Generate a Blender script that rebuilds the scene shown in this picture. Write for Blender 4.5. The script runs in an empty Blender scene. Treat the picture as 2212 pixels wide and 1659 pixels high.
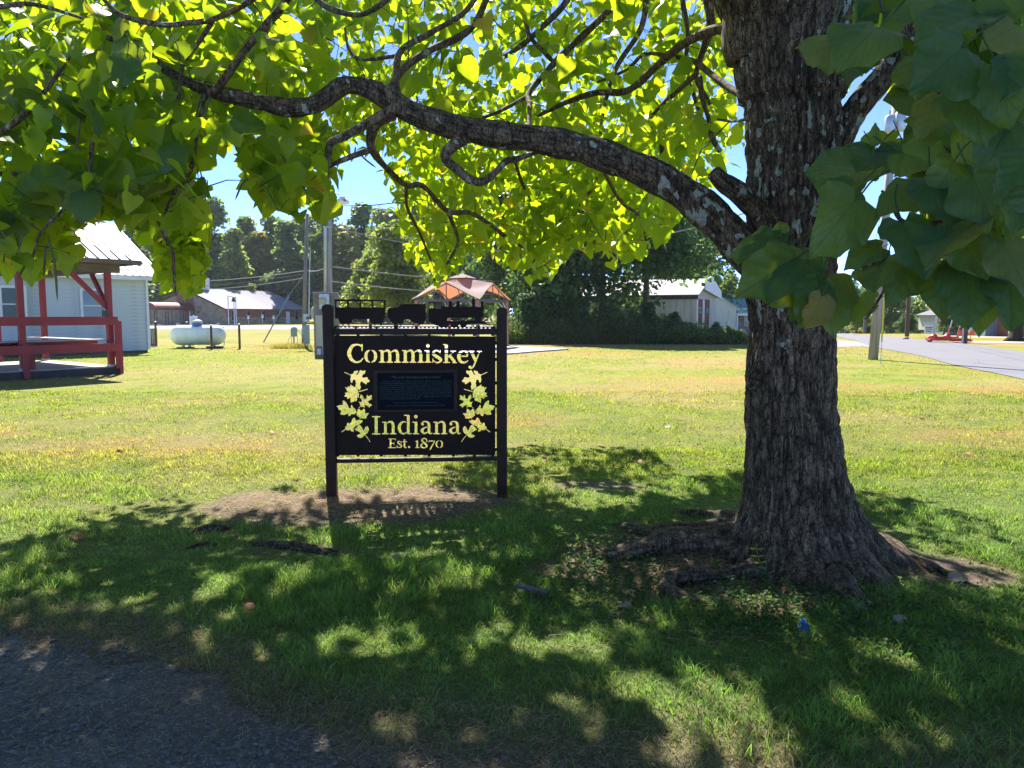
import bpy, math, random
import numpy as np
from mathutils import Matrix, Vector
R = math.radians
rnd = random.Random(7)
rng = np.random.default_rng(11)
scene = bpy.context.scene
col = scene.collection

# ------------------------------------------------------------------ camera, sky, sun, exposure
CAMZ = 1.6
FPX = 1661.0            # focal length in units of a 2212 px wide picture
HOR = 680.0             # row of the horizon
PITCH = math.atan((829.5 - HOR) / FPX)
cam_d = bpy.data.cameras.new("camera")
cam_d.sensor_width = 36.0
cam_d.lens = 36.0 * FPX / 2212.0
cam_d.clip_start = 0.05
cam_d.clip_end = 3000
cam = bpy.data.objects.new("camera", cam_d)
cam.location = (0, 0, CAMZ)
cam.rotation_euler = (math.pi / 2 - PITCH, 0, 0)
col.objects.link(cam)
scene.camera = cam

SUN_EL = 46.0
SUN_AZ = -15.0          # degrees from +Y, negative = left
sdir = Vector((math.sin(R(SUN_AZ)) * math.cos(R(SUN_EL)), math.cos(R(SUN_AZ)) * math.cos(R(SUN_EL)), math.sin(R(SUN_EL))))
SH = (-sdir.x / sdir.z, -sdir.y / sdir.z)     # shadow offset on the ground per metre of height
world = bpy.data.worlds.new("World")
scene.world = world
world.use_nodes = True
wn = world.node_tree
wn.nodes.clear()
wo = wn.nodes.new("ShaderNodeOutputWorld")
wb = wn.nodes.new("ShaderNodeBackground")
sk = wn.nodes.new("ShaderNodeTexSky")
sk.sky_type = 'NISHITA'
sk.sun_disc = False
sk.sun_elevation = R(SUN_EL)
sk.sun_rotation = R(SUN_AZ)
sk.altitude = 8000
sk.air_density = 0.62
sk.dust_density = 0.15
sk.ozone_density = 3.5
wb.inputs[1].default_value = 0.092
wn.links.new(sk.outputs[0], wb.inputs[0])
wn.links.new(wb.outputs[0], wo.inputs[0])
sun_d = bpy.data.lights.new("sun", 'SUN')
sun_d.energy = 2.5
sun_d.angle = R(0.53)
sun_d.color = (1.0, 0.95, 0.86)
sun = bpy.data.objects.new("sun", sun_d)
sun.rotation_euler = sdir.to_track_quat('Z', 'Y').to_euler()
sun.location = (0, 0, 30)
col.objects.link(sun)
scene.view_settings.view_transform = 'Standard'
scene.view_settings.look = 'None'
scene.view_settings.exposure = 2.6
scene.view_settings.gamma = 1.0
scene.view_settings.use_curve_mapping = False
cy = scene.cycles
cy.use_denoising = True
cy.max_bounces = 7
cy.diffuse_bounces = 4
cy.glossy_bounces = 3
cy.transmission_bounces = 4
cy.transparent_max_bounces = 8
cy.caustics_reflective = False
cy.caustics_refractive = False
cy.sample_clamp_indirect = 6.0

# ------------------------------------------------------------------ picture -> place
_cp, _sp = math.cos(PITCH), math.sin(PITCH)

def ray(px, py):
    vx = (px - 1106.0) / FPX
    vy = (829.5 - py) / FPX
    return Vector((vx, _cp + vy * _sp, -_sp + vy * _cp))

def P(px, py, Y):
    d = ray(px, py)
    t = Y / d.y
    return Vector((d.x * t, Y, CAMZ + d.z * t))

def G(px, py, z=0.0):
    d = ray(px, py)
    t = (z - CAMZ) / d.z
    return Vector((d.x * t, d.y * t, z))

def proj(x, y, z):
    dz = z - CAMZ
    fw = y * _cp - dz * _sp
    up = y * _sp + dz * _cp
    return 1106.0 + FPX * x / fw, 829.5 - FPX * up / fw, fw

# ------------------------------------------------------------------ noise in numpy
def _h(ix, iy, iz, s):
    n = (ix.astype(np.int64) * 374761393 + iy.astype(np.int64) * 668265263 + iz.astype(np.int64) * 2147483647 + s * 974711) & 0xffffffff
    n = ((n ^ (n >> 13)) * 1274126177) & 0xffffffff
    n = ((n ^ (n >> 16)) * 2246822519) & 0xffffffff
    return ((n ^ (n >> 15)) & 0xffff) / 65535.0

def vnoise(x, y, z=None, s=0):
    x = np.asarray(x, dtype=float); y = np.asarray(y, dtype=float)
    z = np.zeros_like(x) if z is None else np.asarray(z, dtype=float)
    x0 = np.floor(x); y0 = np.floor(y); z0 = np.floor(z)
    fx = x - x0; fy = y - y0; fz = z - z0
    fx = fx * fx * (3 - 2 * fx); fy = fy * fy * (3 - 2 * fy); fz = fz * fz * (3 - 2 * fz)
    r = 0
    for a in (0, 1):
        for b in (0, 1):
            for c in (0, 1):
                w = (fx if a else 1 - fx) * (fy if b else 1 - fy) * (fz if c else 1 - fz)
                r = r + w * _h(x0 + a, y0 + b, z0 + c, s)
    return r

def fbm(x, y, z=None, s=0, o=4):
    r = 0; a = 0.5; t = 0
    for i in range(o):
        k = 2.03 ** i
        r = r + a * vnoise(np.asarray(x) * k, np.asarray(y) * k, None if z is None else np.asarray(z) * k, s + i * 17)
        t += a; a *= 0.5
    return r / t

def sstep(a, b, x):
    t = np.clip((np.asarray(x, dtype=float) - a) / (b - a), 0, 1)
    return t * t * (3 - 2 * t)

# ------------------------------------------------------------------ materials
MATS = {}

def nd(nt, typ, **kw):
    n = nt.nodes.new(typ)
    for k, v in kw.items():
        setattr(n, k, v)
    return n

def ramp(nt, src, stops):
    r = nt.nodes.new("ShaderNodeValToRGB")
    e = r.color_ramp.elements
    while len(e) > 1:
        e.remove(e[-1])
    e[0].position = stops[0][0]; e[0].color = (*stops[0][1], 1)
    for p_, c_ in stops[1:]:
        k = e.new(p_); k.color = (*c_, 1)
    nt.links.new(src, r.inputs[0])
    return r.outputs[0]

def noise_tex(nt, vec, scale, detail=4, rough=0.55, dist=0.0):
    n = nt.nodes.new("ShaderNodeTexNoise")
    n.inputs["Scale"].default_value = scale
    n.inputs["Detail"].default_value = detail
    n.inputs["Roughness"].default_value = rough
    n.inputs["Distortion"].default_value = dist
    if vec is not None:
        nt.links.new(vec, n.inputs["Vector"])
    return n.outputs[0]

def mapping(nt, sc=(1, 1, 1), src="Object"):
    tc = nt.nodes.new("ShaderNodeTexCoord")
    mp = nt.nodes.new("ShaderNodeMapping")
    mp.inputs["Scale"].default_value = sc
    nt.links.new(tc.outputs[src], mp.inputs[0])
    return mp.outputs[0]

def mixc(nt, fac, a, b, mode='MIX'):
    m = nt.nodes.new("ShaderNodeMix")
    m.data_type = 'RGBA'; m.blend_type = mode
    for s_, v in ((0, fac), (6, a), (7, b)):
        if isinstance(v, (int, float)):
            m.inputs[s_].default_value = v
        elif isinstance(v, tuple):
            m.inputs[s_].default_value = (*v, 1) if len(v) == 3 else v
        else:
            nt.links.new(v, m.inputs[s_])
    return m.outputs[2]

def newmat(name):
    m = bpy.data.materials.new(name)
    m.use_nodes = True
    nt = m.node_tree
    b = nt.nodes["Principled BSDF"]
    MATS[name] = m
    return m, nt, b

def bump(nt, b, h, strength=0.3, dist=0.02):
    n = nt.nodes.new("ShaderNodeBump")
    n.inputs["Strength"].default_value = strength
    n.inputs["Distance"].default_value = dist
    nt.links.new(h, n.inputs["Height"])
    nt.links.new(n.outputs[0], b.inputs["Normal"])
    return n

def simple(name, c, c2=None, rough=0.6, scale=(3, 3, 3), metal=0.0, bmp=0.0, bscale=None, detail=5, lo=0.35, hi=0.7, spec=0.5):
    """two-tone weathered surface"""
    m, nt, b = newmat(name)
    v = mapping(nt, scale)
    n = noise_tex(nt, v, 1.0, detail)
    c2 = c2 or tuple(x * 0.7 for x in c)
    nt.links.new(ramp(nt, n, [(lo, c), (hi, c2)]), b.inputs["Base Color"])
    b.inputs["Roughness"].default_value = rough
    b.inputs["Metallic"].default_value = metal
    b.inputs["Specular IOR Level"].default_value = spec
    if bmp:
        n2 = noise_tex(nt, mapping(nt, bscale or (30, 30, 30)), 1.0, 4)
        bump(nt, b, n2, bmp, 0.02)
    return m

simple("sign_metal", (0.018, 0.008, 0.0045), (0.027, 0.012, 0.007), 0.55, (6, 6, 6), 0.0, 0.06, (160, 160, 160), spec=0.15)
simple("sign_frame_metal", (0.030, 0.012, 0.007), (0.042, 0.020, 0.012), 0.5, (5, 5, 9), 0.0, 0.10, (120, 120, 120), spec=0.2)
simple("plaque_navy", (0.003, 0.004, 0.007), (0.004, 0.005, 0.010), 0.6, (4, 4, 4), spec=0.1)
simple("plaque_ink", (0.05, 0.095, 0.10), (0.04, 0.08, 0.08), 0.5)
simple("red_paint", (0.31, 0.024, 0.030), (0.22, 0.020, 0.026), 0.55, (3, 3, 1.2), 0, 0.15)
simple("grey_timber", (0.20, 0.15, 0.11), (0.10, 0.075, 0.055), 0.85, (2, 2, 14), 0, 0.4)
simple("deck_wood", (0.42, 0.38, 0.34), (0.30, 0.27, 0.24), 0.8, (1.5, 14, 2), 0, 0.3)
simple("black_skirt", (0.03, 0.03, 0.028), (0.055, 0.05, 0.045), 0.8, (3, 3, 3), 0, 0.3)
simple("roof_metal", (0.19, 0.178, 0.225), (0.155, 0.147, 0.19), 0.6, (0.6, 0.6, 0.6), 0.0, spec=0.2)
simple("roof_white", (0.32, 0.30, 0.34), (0.26, 0.245, 0.285), 0.6, (0.3, 0.3, 0.3), 0.0, spec=0.2)
simple("siding", (0.50, 0.56, 0.62), (0.30, 0.33, 0.32), 0.7, (0.9, 0.9, 2.2), 0, 0.1, lo=0.5, hi=0.72)
simple("white_trim", (0.74, 0.76, 0.80), (0.62, 0.64, 0.68), 0.5)
simple("grey_trim", (0.07, 0.065, 0.09), (0.055, 0.055, 0.075), 0.6)
simple("tank_paint", (0.62, 0.74, 0.80), (0.42, 0.50, 0.44), 0.38, (1.6, 1.6, 1.0), 0, 0.05, lo=0.48, hi=0.78)
simple("blue_paint", (0.02, 0.11, 0.36), (0.03, 0.14, 0.42), 0.35)
simple("rust_post", (0.13, 0.055, 0.035), (0.07, 0.03, 0.02), 0.8, (9, 9, 3), 0, 0.3)
simple("galv", (0.46, 0.52, 0.56), (0.36, 0.42, 0.46), 0.4, (4, 4, 4), 0.3)
simple("grey_green_box", (0.26, 0.34, 0.33), (0.22, 0.29, 0.28), 0.5)
simple("beige_box", (0.46, 0.44, 0.34), (0.38, 0.36, 0.28), 0.5)
simple("dark_metal", (0.04, 0.04, 0.045), (0.06, 0.06, 0.06), 0.5)
simple("pole_wood", (0.26, 0.24, 0.20), (0.13, 0.115, 0.09), 0.85, (18, 18, 1.2), 0, 0.5, (60, 60, 4))
simple("pole_wood_pale", (0.36, 0.34, 0.33), (0.20, 0.18, 0.17), 0.85, (18, 18, 0.9), 0, 0.5, (60, 60, 4))
simple("pole_wood_brown", (0.12, 0.07, 0.05), (0.07, 0.045, 0.035), 0.85, (18, 18, 0.9), 0, 0.5, (60, 60, 4))
simple("cable", (0.35, 0.36, 0.37), (0.3, 0.3, 0.32), 0.4, metal=0.4)
simple("cable_dark", (0.03, 0.03, 0.03), (0.04, 0.04, 0.04), 0.5)
simple("yellow_plastic", (0.72, 0.55, 0.03), (0.6, 0.45, 0.04), 0.4)
simple("pillar_stone", (0.20, 0.175, 0.155), (0.33, 0.30, 0.27), 0.85, (5, 5, 11), 0, 0.6, (25, 25, 25))
simple("church_stone", (0.36, 0.29, 0.22), (0.20, 0.155, 0.115), 0.85, (0.9, 0.9, 1.7), 0, 0.6, (4, 4, 6), detail=3)
simple("church_brown", (0.22, 0.085, 0.065), (0.18, 0.07, 0.055), 0.7, (1, 1, 1))
simple("awning_cloth", (0.17, 0.035, 0.035), (0.22, 0.06, 0.05), 0.7, (0.6, 2, 2))
simple("glass_dark", (0.02, 0.025, 0.03), (0.03, 0.04, 0.045), 0.08, (0.6, 0.6, 0.6), spec=0.8)
simple("glass_blind", (0.045, 0.07, 0.075), (0.035, 0.055, 0.06), 0.2, (0.6, 0.6, 0.6), spec=0.4)
simple("concrete", (0.38, 0.34, 0.32), (0.32, 0.29, 0.27), 0.85, (0.8, 0.8, 0.8), 0, 0.2)
simple("canopy_post", (0.42, 0.20, 0.17), (0.34, 0.17, 0.14), 0.6)
simple("canopy_beam", (0.10, 0.09, 0.10), (0.13, 0.11, 0.12), 0.5)
simple("barn_boards", (0.50, 0.50, 0.46), (0.30, 0.32, 0.28), 0.8, (5, 5, 0.5), 0, 0.4, lo=0.42, hi=0.75)
simple("barn_red", (0.17, 0.015, 0.02), (0.10, 0.012, 0.015), 0.7, (6, 6, 0.8))
simple("cream_siding", (0.66, 0.66, 0.58), (0.60, 0.60, 0.53), 0.6)
simple("green_roof", (0.20, 0.38, 0.32), (0.17, 0.33, 0.28), 0.35, metal=0.2)
simple("tan_wall", (0.36, 0.25, 0.16), (0.31, 0.22, 0.14), 0.7)
simple("blue_siding", (0.17, 0.23, 0.36), (0.15, 0.205, 0.32), 0.6)
simple("brick_red", (0.32, 0.11, 0.08), (0.24, 0.085, 0.065), 0.85, (4, 4, 8))
simple("machine_red", (0.50, 0.02, 0.03), (0.38, 0.02, 0.025), 0.4)
simple("orange_plastic", (0.85, 0.14, 0.02), (0.75, 0.11, 0.02), 0.45)
simple("flag_red", (0.5, 0.03, 0.05)); simple("flag_blue", (0.03, 0.05, 0.2)); simple("plain_white", (0.75, 0.75, 0.75), (0.7, 0.7, 0.7))
simple("gold", (0.6, 0.5, 0.3))
simple("dead_leaf", (0.33, 0.26, 0.20), (0.20, 0.13, 0.09), 0.7, (20, 20, 20))
simple("orange_leaf", (0.42, 0.15, 0.06), (0.30, 0.11, 0.05), 0.7, (20, 20, 20))
simple("pod", (0.16, 0.11, 0.05), (0.09, 0.10, 0.03), 0.6, (20, 20, 4))
simple("blue_flagging", (0.01, 0.17, 0.62), (0.01, 0.13, 0.5), 0.4)
simple("weathered_wood", (0.12, 0.105, 0.10), (0.07, 0.06, 0.055), 0.85, (6, 25, 25), 0, 0.5)
simple("stone_bits", (0.33, 0.32, 0.31), (0.12, 0.12, 0.13), 0.85, (9, 9, 9))
simple("dry_straw", (0.36, 0.28, 0.20), (0.24, 0.18, 0.13), 0.8, (4, 4, 4))
simple("far_road", (0.27, 0.245, 0.25), (0.22, 0.205, 0.21), 0.9, (0.4, 0.4, 0.4))

# hanging canvas that lets light through
def cloth(name, c, ct):
    m, nt, b = newmat(name)
    out = nt.nodes["Material Output"]
    n = noise_tex(nt, mapping(nt, (2, 2, 2)), 1.0, 4)
    nt.links.new(ramp(nt, n, [(0.3, c), (0.7, tuple(x * 0.85 for x in c))]), b.inputs["Base Color"])
    b.inputs["Roughness"].default_value = 0.8
    t = nt.nodes.new("ShaderNodeBsdfTranslucent"); t.inputs[0].default_value = (*ct, 1)
    mx = nt.nodes.new("ShaderNodeMixShader"); mx.inputs[0].default_value = 0.45
    nt.links.new(b.outputs[0], mx.inputs[1]); nt.links.new(t.outputs[0], mx.inputs[2])
    nt.links.new(mx.outputs[0], out.inputs[0])
cloth("canopy_cloth", (0.46, 0.34, 0.34), (0.44, 0.15, 0.065))
cloth("flag_cloth", (0.5, 0.1, 0.12), (0.4, 0.1, 0.1))

# asphalt of the side road
def m_asphalt():
    m, nt, b = newmat("asphalt")
    v = mapping(nt, (1, 1, 1))
    a = ramp(nt, noise_tex(nt, v, 0.35, 4), [(0.35, (0.135, 0.13, 0.155)), (0.65, (0.11, 0.107, 0.125))])
    g = noise_tex(nt, v, 60, 3)
    c_ = mixc(nt, 0.35, a, ramp(nt, g, [(0.3, (0.12, 0.12, 0.13)), (0.7, (0.26, 0.255, 0.265))]))
    vo = nt.nodes.new("ShaderNodeTexVoronoi"); vo.feature = 'DISTANCE_TO_EDGE'; vo.inputs["Scale"].default_value = 0.22
    nt.links.new(v, vo.inputs["Vector"])
    crack = ramp(nt, vo.outputs[0], [(0.0, (1, 1, 1)), (0.012, (0, 0, 0))])
    c_ = mixc(nt, crack, c_, (0.10, 0.10, 0.11))
    nt.links.new(c_, b.inputs["Base Color"])
    b.inputs["Roughness"].default_value = 0.85
    bump(nt, b, g, 0.2, 0.01)
m_asphalt()

def m_gravel():
    m, nt, b = newmat("old_gravel_road")
    v = mapping(nt, (1, 1, 1))
    vo = nt.nodes.new("ShaderNodeTexVoronoi"); vo.inputs["Scale"].default_value = 70
    nt.links.new(v, vo.inputs["Vector"])
    vo2 = nt.nodes.new("ShaderNodeTexVoronoi"); vo2.inputs["Scale"].default_value = 150
    nt.links.new(v, vo2.inputs["Vector"])
    base = ramp(nt, noise_tex(nt, v, 2.0, 6), [(0.3, (0.085, 0.068, 0.056)), (0.5, (0.15, 0.123, 0.10)), (0.66, (0.24, 0.17, 0.115))])
    cell = nt.nodes.new("ShaderNodeSeparateColor"); nt.links.new(vo.outputs["Color"], cell.inputs[0])
    c_ = mixc(nt, 0.45, base, ramp(nt, cell.outputs[0], [(0.0, (0.035, 0.030, 0.027)), (0.6, (0.13, 0.115, 0.10)), (0.93, (0.26, 0.235, 0.21)), (1.0, (0.50, 0.46, 0.41))]))
    nt.links.new(c_, b.inputs["Base Color"])
    b.inputs["Roughness"].default_value = 0.8
    mth = nt.nodes.new("ShaderNodeMath"); mth.operation = 'ADD'
    nt.links.new(vo.outputs["Distance"], mth.inputs[0]); nt.links.new(vo2.outputs["Distance"], mth.inputs[1])
    bump(nt, b, mth.outputs[0], 0.9, 0.012)
m_gravel()

# lawn ground: colours come from a per-vertex map of turf, straw and soil
def m_lawn():
    m, nt, b = newmat("lawn")
    at = nt.nodes.new("ShaderNodeAttribute"); at.attribute_name = "Col"
    v = mapping(nt, (1, 1, 1))
    f = noise_tex(nt, v, 28, 5, 0.7)
    c_ = mixc(nt, 0.75, at.outputs["Color"], ramp(nt, f, [(0.28, (0.35, 0.35, 0.35)), (0.5, (0.9, 0.9, 0.9)), (0.72, (1.6, 1.55, 1.4))]), 'MULTIPLY')
    nt.links.new(c_, b.inputs["Base Color"])
    b.inputs["Roughness"].default_value = 0.95
    b.inputs["Specular IOR Level"].default_value = 0.1
    bump(nt, b, f, 0.8, 0.03)
m_lawn()

def leafish(name, attr, cr, ct, mixf=0.42, rough=0.45, veins=False, spec=0.4, var=True, tscale=1.0):
    """leaf surface: reflects like cr (ramp stops over a per-leaf number), lets light through like ct"""
    m, nt, b = newmat(name)
    out = nt.nodes["Material Output"]
    if attr == "OBJ":
        oi = nt.nodes.new("ShaderNodeObjectInfo"); src = oi.outputs["Random"]
    else:
        at = nt.nodes.new("ShaderNodeAttribute"); at.attribute_name = attr; src = at.outputs["Fac"]
    a = ramp(nt, src, cr); t_ = ramp(nt, src, ct)
    if veins:
        uv = nt.nodes.new("ShaderNodeUVMap")
        sx = nt.nodes.new("ShaderNodeSeparateXYZ"); nt.links.new(uv.outputs[0], sx.inputs[0])
        def M(op, x, y=None):
            q = nt.nodes.new("ShaderNodeMath"); q.operation = op
            for i_, w_ in enumerate((x, y)):
                if w_ is None: continue
                if isinstance(w_, (int, float)): q.inputs[i_].default_value = w_
                else: nt.links.new(w_, q.inputs[i_])
            return q.outputs[0]
        au = M('ABSOLUTE', M('SUBTRACT', sx.outputs[0], 0.5))
        fr = M('FRACT', M('MULTIPLY', M('SUBTRACT', sx.outputs[1], M('MULTIPLY', au, 2.2)), 4.6))
        lat = M('ABSOLUTE', M('SUBTRACT', fr, 0.5))
        vein = M('MINIMUM', M('MULTIPLY', lat, 0.30), M('MULTIPLY', au, 1.3))
        vm = ramp(nt, vein, [(0.0, (1, 1, 1)), (0.007, (0.7, 0.7, 0.7)), (0.022, (0, 0, 0))])
        nz = noise_tex(nt, mapping(nt, (14, 14, 14)), 1.0, 4)
        a = mixc(nt, 0.6, a, ramp(nt, nz, [(0.3, (0.6, 0.62, 0.6)), (0.7, (1.4, 1.3, 1.0))]), 'MULTIPLY')
        a = mixc(nt, M('MULTIPLY', vm, 0.22), a, (0.035, 0.07, 0.02))
        t_ = mixc(nt, M('MULTIPLY', vm, 0.55), t_, (0.12, 0.20, 0.01))
        cells = nt.nodes.new("ShaderNodeTexVoronoi"); cells.inputs["Scale"].default_value = 70
        nt.links.new(uv.outputs[0], cells.inputs["Vector"]); cells.inputs["Scale"].default_value = 22
        hsum = M('ADD', M('MULTIPLY', vm, -0.8), M('MULTIPLY', cells.outputs["Distance"], 0.35))
        bump(nt, b, hsum, 0.35, 0.003)
    nt.links.new(a, b.inputs["Base Color"])
    b.inputs["Roughness"].default_value = rough
    b.inputs["Specular IOR Level"].default_value = spec
    t = nt.nodes.new("ShaderNodeBsdfTranslucent"); nt.links.new(t_, t.inputs[0])
    mx = nt.nodes.new("ShaderNodeMixShader"); mx.inputs[0].default_value = mixf
    nt.links.new(b.outputs[0], mx.inputs[1]); nt.links.new(t.outputs[0], mx.inputs[2])
    nt.links.new(mx.outputs[0], out.inputs[0])
    return m

CR = [(0.0, (0.045, 0.105, 0.022)), (0.5, (0.065, 0.135, 0.026)), (0.9, (0.10, 0.16, 0.026)), (1.0, (0.22, 0.20, 0.03))]
CT = [(0.0, (0.34, 0.52, 0.010)), (0.5, (0.52, 0.70, 0.012)), (0.9, (0.68, 0.80, 0.015)), (1.0, (0.85, 0.62, 0.03))]
leafish("catalpa_leaf", "tint", CR, CT, 0.60, 0.42)
leafish("catalpa_leaf_near", "OBJ", [(p_, (c_[0] * .58, c_[1] * .66, c_[2] * .9)) for p_, c_ in CR[:3]] + [(1.0, (0.075, 0.12, 0.03))], CT, 0.24, 0.42, veins=True, spec=0.3)  # darker, less translucent copy of the leaf: crown shade put into its colour
leafish("yellowed_leaf", "OBJ", [(0, (0.14, 0.15, 0.035)), (1, (0.18, 0.15, 0.04))], [(0, (0.6, 0.5, 0.05)), (1, (0.6, 0.4, 0.05))], 0.4, 0.5, veins=True)
leafish("tree_leaf", "tint",
        [(0.0, (0.035, 0.075, 0.032)), (0.3, (0.075, 0.135, 0.045)), (0.6, (0.14, 0.19, 0.055)), (0.85, (0.22, 0.22, 0.06)), (1.0, (0.24, 0.15, 0.06))],
        [(0.0, (0.06, 0.15, 0.03)), (0.3, (0.20, 0.34, 0.06)), (0.6, (0.42, 0.54, 0.07)), (0.85, (0.52, 0.50, 0.07)), (1.0, (0.6, 0.36, 0.08))], 0.42, 0.55, spec=0.25)

def m_grass():
    m, nt, b = newmat("grass_blade")
    out = nt.nodes["Material Output"]
    at = nt.nodes.new("ShaderNodeAttribute"); at.attribute_name = "Col"
    nt.links.new(at.outputs["Color"], b.inputs["Base Color"])
    b.inputs["Roughness"].default_value = 0.5
    b.inputs["Specular IOR Level"].default_value = 0.25
    t = nt.nodes.new("ShaderNodeBsdfTranslucent")
    nt.links.new(mixc(nt, 1.0, at.outputs["Color"], (1.6, 1.75, 0.85), 'MULTIPLY'), t.inputs[0])
    mx = nt.nodes.new("ShaderNodeMixShader"); mx.inputs[0].default_value = 0.45
    nt.links.new(b.outputs[0], mx.inputs[1]); nt.links.new(t.outputs[0], mx.inputs[2])
    nt.links.new(mx.outputs[0], out.inputs[0])
m_grass()

def m_bark():
    m, nt, b = newmat("bark")
    v = mapping(nt, (1, 1, 1))
    at = nt.nodes.new("ShaderNodeAttribute"); at.attribute_name = "ridge"
    at2 = nt.nodes.new("ShaderNodeAttribute"); at2.attribute_name = "lichen"
    n1 = noise_tex(nt, mapping(nt, (22, 22, 5)), 1.0, 6, 0.65)
    n2 = noise_tex(nt, mapping(nt, (90, 90, 25)), 1.0, 4, 0.7)
    c_ = ramp(nt, n1, [(0.3, (0.085, 0.055, 0.034)), (0.5, (0.175, 0.118, 0.074)), (0.75, (0.31, 0.22, 0.148))])
    c_ = mixc(nt, 0.8, c_, ramp(nt, at.outputs["Fac"], [(0.0, (0.14, 0.13, 0.12)), (0.4, (0.7, 0.7, 0.7)), (1.0, (1.35, 1.3, 1.25))]), 'MULTIPLY')
    for sc_, w_, k_ in (((30, 30, 6.5), 0.05, 0.92), ((75, 75, 20), 0.07, 0.75)):
        cn = noise_tex(nt, mapping(nt, sc_), 1.0, 3, 0.55)
        q1 = nt.nodes.new("ShaderNodeMath"); q1.operation = 'SUBTRACT'; nt.links.new(cn, q1.inputs[0]); q1.inputs[1].default_value = 0.5
        q2 = nt.nodes.new("ShaderNodeMath"); q2.operation = 'ABSOLUTE'; nt.links.new(q1.outputs[0], q2.inputs[0])
        c_ = mixc(nt, k_, c_, ramp(nt, q2.outputs[0], [(0.0, (0.10, 0.09, 0.08)), (w_ * 0.5, (0.55, 0.55, 0.55)), (w_, (1.15, 1.15, 1.15))]), 'MULTIPLY')
    moss = noise_tex(nt, v, 3.0, 5, 0.7)
    c_ = mixc(nt, ramp(nt, moss, [(0.55, (0, 0, 0)), (0.75, (0.35, 0.35, 0.35))]), c_, (0.065, 0.075, 0.035))
    ln = noise_tex(nt, mapping(nt, (1, 1, 0.75)), 26, 5, 0.7)
    mth = nt.nodes.new("ShaderNodeMath"); mth.operation = 'ADD'
    nt.links.new(at2.outputs["Fac"], mth.inputs[0])
    m2 = nt.nodes.new("ShaderNodeMath"); m2.operation = 'MULTIPLY_ADD'; m2.inputs[1].default_value = 0.9; m2.inputs[2].default_value = -0.45
    nt.links.new(ln, m2.inputs[0]); nt.links.new(m2.outputs[0], mth.inputs[1])
    lm = ramp(nt, mth.outputs[0], [(0.49, (0, 0, 0)), (0.54, (1, 1, 1))])
    lc = ramp(nt, noise_tex(nt, v, 40, 4, 0.7), [(0.35, (0.20, 0.21, 0.16)), (0.6, (0.38, 0.39, 0.30))])
    c_ = mixc(nt, lm, c_, lc)
    nt.links.new(c_, b.inputs["Base Color"])
    b.inputs["Roughness"].default_value = 0.85
    b.inputs["Specular IOR Level"].default_value = 0.25
    hs = nt.nodes.new("ShaderNodeMath"); hs.operation = 'ADD'
    nt.links.new(n1, hs.inputs[0]); nt.links.new(n2, hs.inputs[1])
    bump(nt, b, hs.outputs[0], 0.75, 0.012)
m_bark()
simple("twig_bark", (0.085, 0.07, 0.055), (0.05, 0.04, 0.032), 0.8, (20, 20, 20))
simple("far_bark", (0.13, 0.11, 0.09), (0.07, 0.06, 0.05), 0.9, (4, 4, 1))

# ------------------------------------------------------------------ mesh building
LOC = {}

def rootmat(o):
    return LOC.get(o.name, Matrix.Identity(4)) if o is not None else Matrix.Identity(4)

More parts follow.
